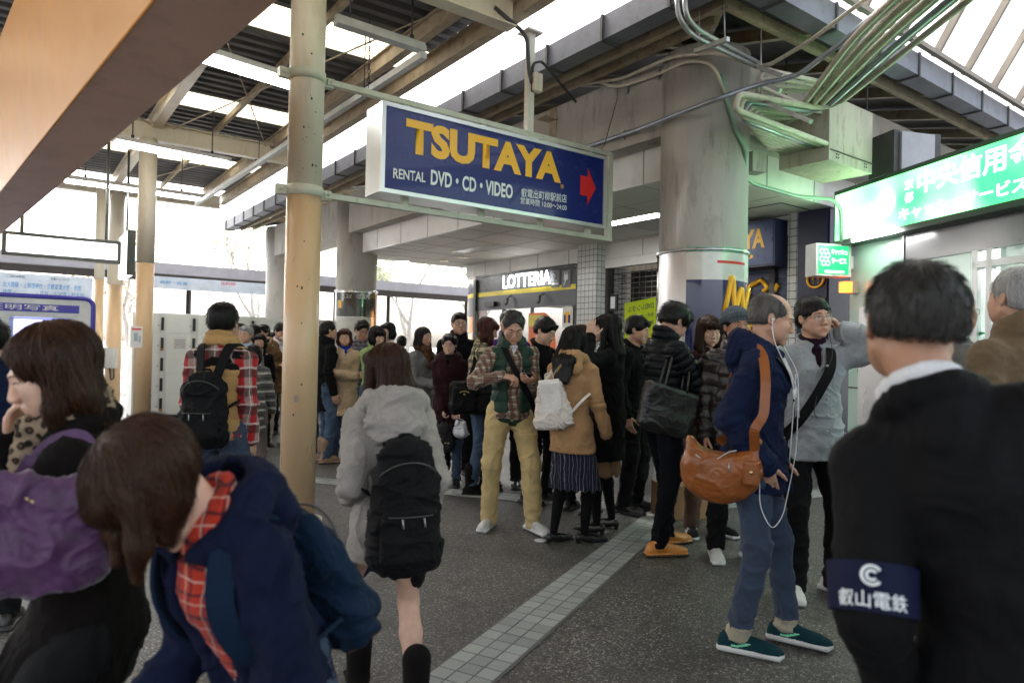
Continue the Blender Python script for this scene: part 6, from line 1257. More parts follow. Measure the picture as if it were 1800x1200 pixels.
PL_oli = bands('plaid_olive', (.42, .36, .22), [('v', .075, .42, (.05, .05, .03), .85, 0), ('h', .075, .42, (.03, .03, .02), .8, .3), ('v', .075, .05, (.5, .45, .3), .6, .7)])
PL_ora = bands('plaid_orange', (.44, .035, .016), [('v', .04, .14, (.03, .01, .02), .8, 0), ('h', .05, .14, (.03, .01, .02), .8, .3), ('v', .05, .06, (.7, .5, .4), .7, .5), ('h', .05, .06, (.7, .5, .4), .7, .7)])
PL_gry = bands('plaid_grey', (.10, .10, .12), [('v', .05, .4, (.25, .22, .25), .6, 0), ('h', .05, .3, (.03, .03, .04), .7, .3)])
ST_bw = bands('stripe_bw', (.5, .5, .48), [('h', .026, .5, (.012, .012, .012), 1., 0)]); ST_pin = bands('pinstripe', (.010, .012, .028), [('v', .030, .14, (.20, .20, .22), .8, 0)]); ST_nor = bands('nordic_knit', (.09, .085, .085), [('h', .09, .25, (.45, .42, .40), .8, 0), ('h', .09, .12, (.02, .02, .02), .8, .5)])
def make_leopard():
    m, nt, b = _new('leopard'); v = _coord(nt); vo = nt.nodes.new('ShaderNodeTexVoronoi'); vo.inputs['Scale'].default_value = 48; nt.links.new(v, vo.inputs['Vector'])
    n = _noise(nt, v, 90, 2); d = _math(nt, 'ADD', vo.outputs['Distance'], _math(nt, 'MULTIPLY', n, .25)); col = _ramp(nt, d, [(.30, (.22, .12, .06)), (.36, (.02, .013, .01)), (.55, (.02, .013, .01)), (.62, (.5, .38, .26))]); nt.links.new(col, b.inputs['Base Color']); b.inputs['Roughness'].default_value = .8; return m
M_leo = make_leopard()
W_sole = paint('sole_white', (.66, .66, .64), .5, bump=.03); M_whs = leather('sneaker_white', (.68, .68, .66), .5); M_grs = paint('stripe_green', (.01, .18, .09), .5); M_teal = fabric('mesh_teal', (.010, .055, .07), weave=300); M_min = paint('swoosh_mint', (.25, .75, .45), .5); M_grys = leather('sneaker_grey', (.50, .50, .50), .5)
SNK_W = ('sneaker', M_whs, W_sole, M_grs, 'bars', paint('lace_grey', (.42, .42, .42), .7)); SNK_T = ('sneaker', M_teal, W_sole, M_min, 'hook', paint('lace_teal', (.004, .02, .03), .7)); SNK_G = ('sneaker', M_grys, W_sole, paint('mesh_grey', (.25, .26, .28), .6), 'bars', paint('lace_grey', (.42, .42, .42), .7)); SNK_B = ('sneaker', F_blk2, W_sole, M_whs, 'bars', M_whs); SNK_BB = ('sneaker', F_blk2, paint('sole_dark', (.03, .028, .026), .6))
LSH = ('leather', L_shoe, paint('sole_tan', (.07, .035, .018), .6), None, None, paint('lace_brown', (.08, .04, .015), .7)); LBR = ('leather', leather('shoe_brown', (.06, .035, .02), .4)); PUMP = ('pump', L_blk, L_blk); BOOT = ('boot', fabric('suede_black', (.014, .013, .013)), paint('sole_dark', (.03, .028, .026), .6)); BOOTB = ('boot', leather('boot_tan', (.22, .13, .07), .6))
# ---- far left queue
x, y, H = atY(488, 9.4, 566)
blazer = P('man in a brown blazer, white face mask and pale trousers left of the near pole', x, y, -135, H, .008, legs=('trousers', F_off, 1.12), shirt=F_whi, top=dict(mat=F_bro, th=.018, hem=.74, collar='lapel', v=.16, loose=1.1), mask=True, head=(0, 22, 0), eyes='down', skin='mid', hair=('short', 'black'), hands=(dict(at=(-.02, .24, 1.12), palm=(0, 0, -1)), dict(at=(.05, .22, 1.10), palm=(0, -1, 0))), shoes=LBR, lean=4)
x, y, H = atY(433, 8.6, 572)
P('grey-haired man with glasses and a pale blue shirt seen over the plaid shoulder', x, y, 175, H, .008, legs=('trousers', F_blk2), shirt=F_lb, top=dict(mat=F_gry, collar='lapel', v=.14, hem=.75), hair=('short', 'silver', {'fringe': 1}), glasses='wire', skin='mid')
x, y, H = atY(421, 9.2, 568); P('black-haired man mostly hidden behind the grey-haired man with glasses', x, y, 160, H, .009, legs=('trousers', F_blk2), top=dict(mat=F_gry, hem=.78), hair=('short', 'black'))
x, y, H = atY(446, 9.9, 570); P('dark-haired person right behind the grey-haired man, only the hair showing', x, y, 60, H, .009, legs=('trousers', F_blk2), top=dict(mat=F_blk, hem=.78), hair=('bob', 'black', dict(len=.15)), female=True)
x, y, H = atY(463, 10.2, 571); P('young man with a bluish black fringe at the back, in front of the lockers', x, y, 170, H, .009, legs=('trousers', F_dend), top=dict(mat=F_blk, hem=.78), hair=('short', 'black', {'fringe': 1, 'th': .01}), skin='mid')
x, y, H = atY(458, 8.9, 586); P('smiling woman in a black short-sleeved top beside the brown blazer', x, y, 185, H, .008, female=True, legs=('trousers', F_blk2), top=dict(mat=F_blk2, sleeve=.3, hem=.80, th=.012), hair=('bob', 'black', dict(len=.14)), skin='mid', eyes='narrow', head=(5, 0, 5))
x, y, H = atY(446, 6.9, 605); P('small dark-haired person in a patterned nordic cardigan behind the black backpack', x, y, 20, H, .009, female=True, legs=('trousers', fabric('trouser_taupe', (.12, .09, .08))), top=dict(mat=ST_nor, hem=.62, th=.03, loose=1.4), hair=('bob', 'black', dict(len=.16)), hands=(None, dict(at=(.24, .16, .86))), shoes=LBR)
x, y, H = atY(481, 10.6, 584); P('dark-haired person whose head shows just above the brown blazer shoulder', x, y, 150, H, .009, legs=('trousers', F_blk2), top=dict(mat=F_gry, hem=.78), hair=('short', 'black'))
x, y, H = atY(556, 8.9, 566); P('dark-haired person half hidden behind the cream pole on its right side', x, y, 100, H, .009, legs=('trousers', F_dend), top=dict(mat=F_blk, hem=.78), hair=('short', 'black'))
x, y, H = at(569, 812, 564); P('man in a black high-necked coat and jeans right of the cream pole', x, y, -55, H, .008, legs=('trousers', F_den), top=dict(mat=F_blk, collar='stand', hem=.62, th=.022), hair=('short', 'black', {'spike': 1.4}), shoes=BOOTB, noface=False)
x, y, H = at(602, 810, 577); beige = P('woman with glasses, arms folded, in a beige quilted coat', x, y, -158, H, .007, female=True, legs=('trousers', F_den, 1.1), shirt=fabric('knit_cobalt', (.01, .03, .3)), top=dict(mat=F_bei, th=.030, hem=.60, flare=.03, collar='shirt', v=.05, loose=1.2), hair=('bob', 'redbrown', dict(len=.13, w=1.02, bangs=1)), glasses='wire', head=(-12, -4, 4), eyes='narrow', hands=(dict(at=(.12, .20, 1.13), pole=(-.6, -.2, -1), palm=(0, -1, 0)), dict(at=(-.12, .21, 1.10), pole=(.6, -.2, -1), palm=(0, -1, 0))), shoes=BOOTB, skin='mid')
x, y, H = atY(634, 8.9, 562); P('young man with glasses and a grey plaid shirt, looking down behind the green cardigan', x, y, -150, H, .008, legs=('trousers', F_dend), top=dict(mat=PL_gry, hem=.78), hair=('short', 'black', {'fringe': 1, 'th': .008}), glasses='black', head=(0, 18, 0), eyes='down')
x, y, H = atY(658, 8.0, 571); P('woman with a black bob in a light green cardigan looking down', x, y, -130, H, .007, female=True, legs=('trousers', F_dend), top=dict(mat=F_grn, th=.018, hem=.72), hair=('bob', 'black', dict(len=.14, w=1.05)), head=(0, 22, 0), eyes='down', skin='fair', hands=(dict(at=(-.12, .26, 1.10)), dict(at=(.06, .26, 1.12))))
x, y, H = atY(682, 8.8, 566); P('black-haired woman in a white face mask looking left behind the green cardigan', x, y, 150, H, .008, female=True, legs=('trousers', F_blk2), top=dict(mat=F_whi, hem=.78), hair=('bob', 'black', dict(len=.13)), mask=True, skin='fair')
x, y, H = atY(706, 10.5, 590); P('dark-haired person far back left of the grey coat, only the head showing', x, y, 20, H, .009, legs=('trousers', F_blk2), top=dict(mat=F_blk, hem=.78), hair=('short', 'black'))
x, y, H = atY(742, 7.7, 574); P('woman with long black hair, glasses and a brown scarf in a grey coat', x, y, -125, H, .007, female=True, legs=('trousers', F_blk2), top=dict(mat=F_gry, th=.028, hem=.62, flare=.02, v=.06), scarf=fabric('scarf_brown', (.09, .04, .02)), hair=('long', 'black', dict(len=.22, w=1.05, bangs=0)), glasses='wire', skin='mid', hands=(dict(at=(-.05, .24, 1.05)), dict(at=(.08, .26, 1.03))), head=(0, 2, 0))
x, y, H = at(785, 852, 587); maroon = P('short-haired woman with red glasses in a maroon duffle coat facing the camera', x, y, 178, H, .007, female=True, legs=('trousers', F_dend, .9), shirt=F_blk2, top=dict(mat=F_mar, th=.032, hem=.55, flare=.02, collar='hood', v=.04, loose=1.15), hair=('short', 'black', {'fringe': 1, 'th': .010}), glasses='red', skin='fair', hands=(dict(at=(-.10, .16, .78), palm=(0, 0, 1), curl=.9), dict(at=(.02, .17, .76), curl=.9)), shoes=SNK_BB)
x, y, H = atY(806, 7.5, 549); P('man with glasses and black jacket standing behind the maroon coat', x, y, -165, H, .008, legs=('trousers', F_blk2), top=dict(mat=F_blk, hem=.78, collar='stand'), hair=('short', 'black', {'fringe': 1}), glasses='black', skin='mid')
x, y, H = at(838, 866, 555); plaidw = P('woman with red-brown hair in an olive plaid shirt, skinny jeans and black boots', x, y, -86, H, .0065, female=True, lean=2, legs=('trousers', F_den, .86), shirt=None, top=dict(mat=PL_oli, th=.018, hem=.80, loose=1.15), hair=('long', 'redbrown', dict(len=.22, w=1.0, bangs=1, tuck=-.03)), head=(0, 20, 0), eyes='down', skin='mid', hands=(dict(at=(-.05, .30, 1.16), palm=(1, 0, .2)), dict(at=(.04, .28, 1.14), palm=(-1, 0, 0), pole=(.3, -1, -.6))), feet=((-.09, .08, 5), (.10, -.06, -5)), shoes=BOOT)
x, y, H = atY(893, 7.0, 546); P('man in a purple fleece looking over the vest man at the shoulder', x, y, 172, H, .007, legs=('trousers', F_blk2), shirt=F_blk2, top=dict(mat=F_pur, hem=.78, collar='stand'), hair=('short', 'black', {'high': 1}), skin='mid', hands=(None, dict(at=(.18, .25, 1.25))))
x, y, H = at(893, 928, 543); vest = P('older man in a green quilted vest, plaid shirt and yellow chinos', x, y, -168, H, .0055, legs=('trousers', F_kha, 1.05), cuff=F_kha, shirt=F_whi, top=dict(mat=PL_brn, th=.018, hem=.86, v=.07, loose=1.2, collar='shirt'), vest=dict(mat=F_vest, hem=.80, gap=.055), hair=('short', 'salt', {'high': 1, 'fringe': 0}), glasses='wire', glz=-.014, head=(-4, 30, 0), eyes='down', skin='mid', hands=(dict(at=(-.12, .27, 1.16), palm=(.3, -.3, 1), dir=(.75, .65, .0), curl=.5), dict(at=(.13, .25, 1.19), palm=(-.5, 0, -.8), dir=(-.85, .45, -.1), curl=.7, pole=(.8, -.3, -.6))), feet=((-.17, .12, 18), (.14, -.06, -28)), shoes=SNK_G)
x, y, H = atY(949, 6.3, 556); P('dark-haired man looking down between the vest man and the tan coat', x, y, -130, H, .008, legs=('trousers', F_blk2), top=dict(mat=F_blk, hem=.78), hair=('short', 'black', {'fringe': 1, 'th': .008}), head=(0, 25, 0), eyes='down', skin='fair')
x, y, H = at(1000, 955, 572); tan = P('girl with long black hair, tan hooded coat and pinstripe skirt seen from behind', x, y, -22, H, .0055, female=True, tights=F_tig, legs=('skirt', ST_pin, 1, .43, .215, 16), top=dict(mat=F_tan, th=.022, hem=.72, flare=.02, collar='hood', loose=1.15), hair=('long', 'black', dict(len=.36, w=1.05, back=-.15, side=.2)), skin='fair', head=(-14, 2, 0), feet=((-.12, -.02, -28), (.10, .08, -50)), shoes=PUMP, hands=(dict(at=(-.14, .12, .92)), dict(at=(.26, .10, .86))))
x, y, H = atY(1021, 5.9, 572); P('person with curly brown hair in a black and white striped top', x, y, -40, H, .008, female=True, legs=('trousers', F_blk2), top=dict(mat=ST_bw, hem=.80, th=.016), hair=('bob', 'brown', dict(len=.13, w=1.08, th=.012)), noface=True)
x, y, H = at(1064, 932, 551); blackc = P('woman in a black coat with very long hair, one hand on her forehead', x, y, 78, H, .006, female=True, tights=F_tig, legs=('skirt', F_brw, 1, .44, .20, 9), top=dict(mat=F_blk, th=.028, hem=.56, flare=.035, collar='shirt', loose=1.1), hair=('long', 'black', dict(len=.42, w=1.02, back=-.06)), skin='fair', hands=(dict(at=(-.20, .13, 1.50), pole=(-.5, -.1, -1), dir=(.12, -.05, 1), palm=(1, -.3, 0), curl=.08, spread=2.2, thumb=.9), None), feet=((-.10, .06, -30), (.10, -.04, -40)), shoes=PUMP)
x, y, H = atY(1113, 6.0, 555); P('dark-haired man behind the black coat in front of the yellow flyer', x, y, -120, H, .008, legs=('trousers', F_blk2), top=dict(mat=F_blk, hem=.78), hair=('short', 'black', {'fringe': 1, 'th': .006}), head=(0, 12, 0), skin='mid')
x, y, H = at(1162, 965, 528); puffer = P('young man in a dark puffer jacket and orange leather shoes looking at his phone', x, y, -72, H, .0055, legs=('trousers', fabric('trouser_ink', (.010, .011, .018)), .92), top=dict(mat=F_puf, th=.032, hem=.80, collar='stand', puff=.052, fold=.004, loose=1.25), hair=('short', 'black', {'fringe': 1, 'th': .012, 'spike': 1.6}), head=(0, 34, 0), eyes='down', skin='mid', hands=(dict(at=(-.02, .36, 1.27), palm=(.6, -.2, .7), dir=(.35, .9, .15), curl=.6), dict(at=(.06, .34, 1.29), palm=(-.8, -.1, .5), dir=(-.2, .95, .15), curl=.6, pole=(.5, -.6, -1))), feet=((-.10, .10, 5), (.13, -.10, -8)), shoes=LSH)
x, y, H = atY(1243, 5.3, 553); girl = P('girl with long brown hair looking down in front of the navy poster', x, y, -158, H, .006, female=True, legs=('trousers', fabric('trouser_brown', (.10, .06, .04))), top=dict(mat=F_mar, hem=.62, th=.025), hair=('long', 'brown', dict(len=.30, w=1.02)), head=(-14, 14, 0), eyes='down', skin='fair', hands=(dict(at=(-.06, .22, 1.20)), dict(at=(.14, .26, 1.24), dir=(.2, .5, .8), palm=(-.6, -.6, 0))), shoes=SNK_B, feet=((-.10, .05, 8), (.12, .0, -30)))
x, y, H = at(1268, 985, 533); bean = P('man in a grey knitted beanie and brown leather jacket watching the camera', x+.09, y+.05, 178, H-.035, .0055, legs=('trousers', F_blk2), shirt=F_blk2, top=dict(mat=L_brn, th=.03, hem=.78, collar='stand', puff=.085, fold=.006), hair=('short', 'black'), head=(8, -2, 4), eyes='narrow', skin='tan', shoes=SNK_G)
x, y, H = at(1318, 1133, 513); navy = P('balding older man in a navy zip jacket and turned-up jeans, white earphones in', x, y, -114, H, .005, legs=('trousers', F_dend, .88), cuff=fabric('turnup_beige', (.36, .33, .25)), shirt=fabric('shirt_darkblue', (.012, .022, .055)), top=dict(mat=F_blu, th=.030, hem=.76, collar='hood', v=.09, loose=1.45, fold=.009, stripe=None), hair=('bald', 'grey'), head=(8, 16, 0), eyes='down', skin='mid', hands=(dict(at=(-.14, .10, .90), dir=(.2, .2, -1)), dict(at=(.165, .06, .90), pole=(.35, -1.5, .1), palm=(-1, 0, 0), dir=(-.2, .25, -1))), feet=((-.11, .16, -8), (.10, -.05, -2)), shoes=SNK_T, lean=3)
x, y, H = at(1420, 1040, 523); grey = P('man with glasses in a silver grey jacket, hand at his ear', x, y, 176, H, .0055, legs=('trousers', F_blk2, 1.15), shirt=fabric('shirt_plum', (.03, .010, .025)), top=dict(mat=F_sil, th=.034, hem=.78, v=.12, collar='shirt', loose=1.5, belly=.025, fold=.008), hair=('short', 'black', {'th': .004}), glasses='wire', head=(14, 0, 3), eyes='narrow', skin='mid', hands=(dict(at=(-.165, .02, 1.50), pole=(-.7, .2, -1.3), dir=(.55, -.05, .8), palm=(1, -.2, -.2), curl=.55), None), feet=((-.16, -.02, 40), (.10, .06, -12)), shoes=SNK_W)
# ---- right foreground
x, y, H = atY(1668, 3.2, 500); P('man with glasses partly hidden behind the head of the man in the black suit', x, y, -75, H, .007, legs=('trousers', F_blk2), top=dict(mat=F_gry, hem=.78), hair=('short', 'black'), glasses='wire', skin='tan')
x, y, H = atY(1795, 2.75, 470); P('person in a brown jacket at the right edge of the picture, seen from behind', x, y, 12, H, .008, legs=('trousers', F_blk2), top=dict(mat=fabric('jacket_brown', (.14, .10, .06)), hem=.74, collar='stand'), hair=('short', 'silver'), skin='mid')
x, y, H = atY(1885, 2.2, 520); P('person in a pale grey jacket cut off by the right edge', x, y, 10, H-.03, .008, legs=('trousers', F_blk2), top=dict(mat=F_sil, hem=.74), hair=('short', 'black'), skin='mid')
hd = D(1603, 572, 1.27)
staff = P('railway attendant in a black suit with a navy armband, seen from behind', 0, 0, -24, 1.62, .005, head_at=hd, legs=('trousers', F_suit), shirt=F_whi, top=dict(mat=F_suit, th=.030, hem=.70, v=.10, collar='lapel', loose=1.05, fold=.004), hair=('short', 'salt', {'nape': .022, 'th': -.003}), head=(10, 3, 2), side=-22, skin='tan', sw=.135, hands=(dict(at=(-.205, .03, .80)), None), locks=700)
# ---- left foreground
hd = D(92, 655, 1.58)
woman = P('woman in a long black coat and leopard scarf resting her cheek on her hand', 0, 0, 112, 1.55, .0045, head_at=hd, female=True, legs=('trousers', F_blk2), top=dict(mat=fabric('coat_blackbrown', (.014, .010, .009)), th=.022, hem=.66, flare=.02, v=.20, collar='lapel', loose=1.15), shirt=M_leo, scarf=M_leo, scarf_size=.55, hair=('long', 'brown', dict(len=.21, w=1.05, bangs=0, th=.008, tuck=-.05, back=-.03, sy=-.035)), head=(14, 22, 0), eyes='narrow', skin='fair', hands=(dict(at=(-.10, .34, 1.07), dir=(.3, .9, -.5), palm=(1, 0, 0), pole=(-.8, -.8, -.4)), dict(at=(.085, .20, 1.27), dir=(-.32, -.15, .95), palm=(-.3, -1, 0), curl=.3, pole=(1, .3, -1))), locks=700, lean=4)
hd = D(270, 858, 1.22)
bow = P('girl bowing deeply in a navy fleece jacket over a red plaid shirt', 0, 0, 148, 1.47, .0045, head_at=hd, female=True, lean=25, legs=('trousers', F_dend), shirt=PL_ora, top=dict(mat=F_navy, th=.024, hem=.80, v=.0, open=.13, collar='hood', loose=1.15, fold=.008), hair=('bob', 'brown', dict(len=.15, w=1.08, th=.012, side=.135, sy=.018, tip=.085)), head=(-12, 58, 4), eyes='down', skin='fair', hs=1.03, hands=(dict(at=(-.15, .30, .74)), dict(at=(.16, .30, .74))), locks=900)
hd = D(677, 650, 2.7); hood = P('girl in a pale grey duffle coat and short navy skirt walking away', 0, 0, 22, 1.50, .005, head_at=hd, female=True, legs=('skirt', F_skn, 1, .50, .19, 7), top=dict(mat=F_lgr, th=.024, hem=.64, flare=.02, collar='bighood', loose=1.1, fold=.008), hair=('long', 'brown', dict(len=.26, w=1.06, back=-.04)), head=(38, 8, 0), skin='fair', feet=((-.09, .16, 0), (.10, -.16, 0)), hands=(dict(at=(-.15, .14, .90)), dict(at=(.17, .02, .80), curl=.8)), shoes=('boot', fabric('suede_dark', (.016, .012, .011))), locks=500)
x, y, H = atY(390, 4.15, 533); young = P('young man in a tan and black vest over a red plaid shirt, seen from behind', x, y, 0, H, .005, legs=('trousers', F_dend), top=dict(mat=PL_red, th=.022, hem=.86, loose=1.25), vest=dict(mat=F_col, yoke=F_yoke, hem=.84), hair=('short', 'black', {'th': .004}), skin='mid', hands=(dict(at=(-.185, .0, .83)), dict(at=(.185, .04, .84))), locks=420)
x, y, H = atY(-15, 3.3, 560); P('person in a navy jacket cut off by the left edge of the picture', x, y, 30, H, .008, legs=('trousers', F_blk2), top=dict(mat=F_blu, hem=.7, th=.03), hair=('short', 'black'))
x, y, H = atY(166, 13.8, 584); farp = P('distant person in a crimson beret between the photo booth and the cream poles', x, y, 160, H, .009, female=True, legs=('trousers', F_blk2), top=dict(mat=F_dend, hem=.7), hair=('bob', 'black', dict(len=.1)), skin='fair')
# ---------------------------------------------------------------- things worn or carried
CR = fabric('beret_crimson', (.45, .01, .06))
def hat(p, mt, kind):
    f = Field(.0045)
    if kind == 'beanie':
        f.add(p.he((0, -.022, .050), (.093, .112, .096)), .01); f.cut(half(p.hp((0, 0, .040)), p.Rh@_v((0, -.30, -1))), .006); 
        pts = [p.hp((.089*math.sin(t), -.018+.106*math.cos(t), .046+.30*.106*math.cos(t)*1.0-.004)) for t in np.linspace(0, 2*math.pi, 22)]
        for a, b in zip(pts[:-1], pts[1:]): f.add(seg(a, b, .013), .006); f.add(seg(a+p.Rh@_v((0, 0, .016)), b+p.Rh@_v((0, 0, .016)), .012), .008)
    else: f.add(p.he((0, -.02, .095), (.12, .12, .045)), .01); f.add(p.he((0, -.02, .07), (.09, .105, .04)), .01)
    V, F = f.mesh(); N = vnormals(V, F); l = p.hp_all(V); az_ = np.arctan2(l[:, 0], l[:, 1]+.02)
    if kind == 'beanie': V = V+N*(np.sin(az_*34)*.0022)[:, None]
    p.out('beanie' if kind == 'beanie' else 'beret', V, F, mt)
hat(bean, fabric('knit_bluegrey', (.075, .095, .115), weave=250, bump=.8), 'beanie'); hat(farp, CR, 'beret')
class Bag:
    """a carried thing: built in a person's local frame, then left standing in the world on its own"""
    def __init__(s, name, label, cat, p, c): s.p = p; s.c = _v(c); s.o = thing(name, label, cat, p.world(c)); s.L = np.array(p.world(c))
    def W(s, V): V = np.asarray(V, dtype=np.float64); M = np.array(s.p.M); return (V@M[:3, :3].T+M[:3, 3]-s.L).astype(np.float32)
    def add(s, name, V, F, mats, mi=None, parent=None): return link_mesh(name, s.W(V), F, mats, parent or s.o, mi)
    def mb(s, name, mb, mats, parent=None):
        V = s.W(np.array(mb.v)); me = bpy.data.meshes.new(name); me.from_pydata(V.tolist(), [], mb.f)
        for m in (mats if isinstance(mats, (list, tuple)) else [mats]): me.materials.append(m)
        me.polygons.foreach_set('material_index', mb.m); me.polygons.foreach_set('use_smooth', mb.sm); o = bpy.data.objects.new(name, me); COL.objects.link(o); o.parent = parent or s.o; return o
def ribbon(mb, pts, w, t=.003, up=(0, 0, 1)):
    """flat strap; up[i] = outward normal, one vector or one for every point"""
    pts = [Vector([float(c) for c in q]) for q in pts]; P_ = arc_pts(pts, .06, 4); n = len(P_); vs = []; c0 = sum(P_, Vector())/n
    for i, q in enumerate(P_):
        d = (P_[min(i+1, n-1)]-P_[max(i-1, 0)]).normalized(); u = Vector(up) if not callable(up) else up(q); u = (u-d*u.dot(d)); u = u.normalized() if u.length > 1e-5 else d.orthogonal().normalized(); s_ = d.cross(u)
        vs += [q-s_*w/2-u*t/2, q+s_*w/2-u*t/2, q+s_*w/2+u*t/2, q-s_*w/2+u*t/2]
    mb._add(vs, [(i*4+k, i*4+(k+1) % 4, (i+1)*4+(k+1) % 4, (i+1)*4+k) for i in range(n-1) for k in range(4)]+[(0, 3, 2, 1), ((n-1)*4, (n-1)*4+1, (n-1)*4+2, (n-1)*4+3)], 0, False)
def backpack(p, label, mt, smt, w=.15, hgt=.22, dep=.08, off=(0, -.235, -.06), tilt=0, pocket=True, th=.03, base=None, name='backpack'):
    Rc = p.Rc; T = lambda v: p.chest+Rc@_v(v); c = T(off); bg = Bag(name, label, 'backpack', p, c); R = Rc@rot(0, tilt, 0); TT = lambda v: c+R@_v(v)
    f = Field(.0055); f.add(loft(TT((0, 0, -hgt*.62)), TT((0, .0, hgt*.35)), (w, dep*1.15), (w*.86, dep*.8), R[:, 0], pw=2.6), .03); f.add(ell(TT((0, .01, hgt*.62)), (w*.78, dep*.7, hgt*.36), R), .05)
    V, F = f.mesh(); N = vnormals(V, F); V = folds(V, N, .010, (8, 8, 8), seed=4); c_ = (V[F].mean(1)-c)@R; mi = None; mts = [mt]
    if base is not None: mi = (c_[:, 2] < -hgt*.80).astype(int); mts.append(base)
    bg.add('pack_body', V, F, mts, mi)
    if pocket:
        f = Field(.005); f.add(loft(TT((0, -dep*1.05, -hgt*.62)), TT((0, -dep*.85, -hgt*.08)), (w*.80, .042), (w*.70, .034), R[:, 0], pw=2.8), .02); f.cut(half(TT((0, -dep*.3, 0)), R@_v((0, 1, 0)))); V, F = f.mesh(); N = vnormals(V, F); V = folds(V, N, .007, (10, 10, 10), seed=8); bg.add('front_pocket', V, F, mt)
        mb = MB(); mb.tube([TT((w*.66*math.sin(a), -dep*1.05-.030*math.cos(a), -hgt*.08+.006)) for a in np.linspace(-1.1, 1.1, 12)], .0030, 6); mb.tube([TT((w*.80*math.sin(a), -dep*.95*math.cos(a)-.01, hgt*.36+.09*math.cos(a))) for a in np.linspace(-1.2, 1.2, 14)], .0035, 6); bg.mb('zip', mb, M_dsteel)
        mb = MB()
        for a in (-.4, .5): q = TT((w*.66*math.sin(a), -dep*1.05-.036*math.cos(a), -hgt*.08)); mb.tube([q, q+R@_v((.004, -.006, -.035))], .0035, 6)
        bg.mb('zip_pull', mb, M_galv)
    mb = MB(); mb.tube(arc_pts([TT((-.03, .02, hgt*.80)), TT((-.03, .02, hgt*1.02)), TT((.03, .02, hgt*1.02)), TT((.03, .02, hgt*.80))], .02), .007, 6); bg.mb('grab_handle', mb, smt)
    for g in (-1, 1):
        mb = MB(); z0 = .165+th*.25; yy = .088+th
        pts = [TT((g*.045, dep*.55, hgt*.72)), T((g*.085, -.085-th*.4, z0-.03)), T((g*.105, -.01, z0+.008)), T((g*.112, .06+th*.4, z0-.045)), T((g*.115, yy+.005, .03)), T((g*.118, yy-.01, -.10)), T((g*.145, .02, -.17)), T((g*.13, -.10-th, -.20))]
        cen = Vector([float(v) for v in T((0, 0, 0))]); ribbon(mb, pts, .055, .009, up=lambda q, cen=cen: (q-cen)); bg.mb('shoulder_strap', mb, smt)
    return bg
F_bpk = fabric('pack_black', (.014, .014, .016), rough=.7, weave=350); F_bpn = fabric('pack_navy', (.008, .025, .06), rough=.8); F_bpg = fabric('pack_grey', (.045, .042, .048), rough=.6)
backpack(young, 'black nylon backpack worn over the tan vest', F_bpk, F_bpk, w=.145, hgt=.235, dep=.075, off=(.0, -.24, -.22), th=.075)
backpack(hood, 'large plain black backpack worn over the pale grey coat', F_bpk, F_bpk, w=.155, hgt=.29, dep=.085, off=(.02, -.24, -.25), th=.05)
backpack(bow, 'dark navy backpack with a brown leather base on the bowing girl', F_bpn, F_bpn, w=.15, hgt=.22, dep=.055, off=(0, -.185, -.14), th=.02, base=leather('pack_base', (.07, .022, .012), .6))
# small dark pouch behind the grey coat
bg = Bag('pouch', 'small black bag hanging from the right hand of the girl in the pale grey coat', 'bag', hood, hood.hand[1]['grip']-_v((0, 0, .16))); f = Field(.006); c = bg.c; f.add(ell(c, (.05, .085, .10)), .02); V, F = f.mesh(); N = vnormals(V, F); bg.add('pouch_body', folds(V, N, .008), F, F_bpk); mb = MB(); mb.tube([c+_v((0, -.03, .08)), c+_v((0, 0, .17)), c+_v((0, .03, .08))], .005, 6); bg.mb('strap', mb, F_bpk)
# white leather backpack on the tan coat
def white_pack(p):
    R = p.Rc@rot(18, 0, -7); c = p.chest+p.Rc@_v((-.095, -.215, -.17)); bg = Bag('backpack', 'off-white leather backpack with a long flap worn by the girl in the tan coat', 'backpack', p, c); T = lambda v: c+R@_v(v)
    f = Field(.005); f.add(loft(T((0, 0, -.13)), T((0, .01, .12)), (.150, .070), (.090, .045), R[:, 0], pw=2.8), .02); V, F = f.mesh(); N = vnormals(V, F); bg.add('pack_body', folds(V, N, .010, (9, 9, 9), seed=2), F, L_wht)
    f = Field(.004); f.add(rbox(T((-.005, -.066, .045)), (.080, .012, .125), R@rot(0, -12, 0), .010), .01); f.add(rbox(T((-.005, -.02, .165)), (.080, .050, .012), R@rot(0, 14, 0), .010), .02); V, F = f.mesh(); bg.add('flap', V, F, leather('flap_white', (.74, .70, .66), .35))
    mb = MB(); 
    for k in range(9): a = T((.0+.012*k, .0-.004*k, .185+.012*k)); mb.tube([a+_v((.006*math.cos(t), .003*(-1)**k*math.sin(t), .010*math.sin(t))) for t in np.linspace(0, 2*math.pi, 9)], .002, 5)
    bg.mb('chain', mb, paint('gold_ring', (.6, .45, .2), .3, .9))
    mb = MB(); ribbon(mb, [T((.06, .0, .16)), p.chest+p.Rc@_v((.02, -.10, .16)), p.chest+p.Rc@_v((.09, -.03, .165)), p.chest+p.Rc@_v((.11, .07, .12))], .022, .004, up=(0, -1, .3)); ribbon(mb, [T((.13, .0, -.09)), p.chest+p.Rc@_v((.12, -.14, -.14)), p.chest+p.Rc@_v((.17, -.04, -.08))], .020, .004, up=(0, -1, 0)); ribbon(mb, [T((-.05, .0, .16)), p.chest+p.Rc@_v((-.09, -.10, .14)), p.chest+p.Rc@_v((-.10, .0, .165))], .022, .004, up=(0, -1, .3)); bg.mb('shoulder_straps', mb, L_wht)
    mb = MB(); mb.tube(arc_pts([T((-.03, -.01, .17)), T((-.03, -.01, .23)), T((.03, -.01, .23)), T((.03, -.01, .17))], .02), .005, 6); bg.mb('grab_handle', mb, L_wht)
white_pack(tan)
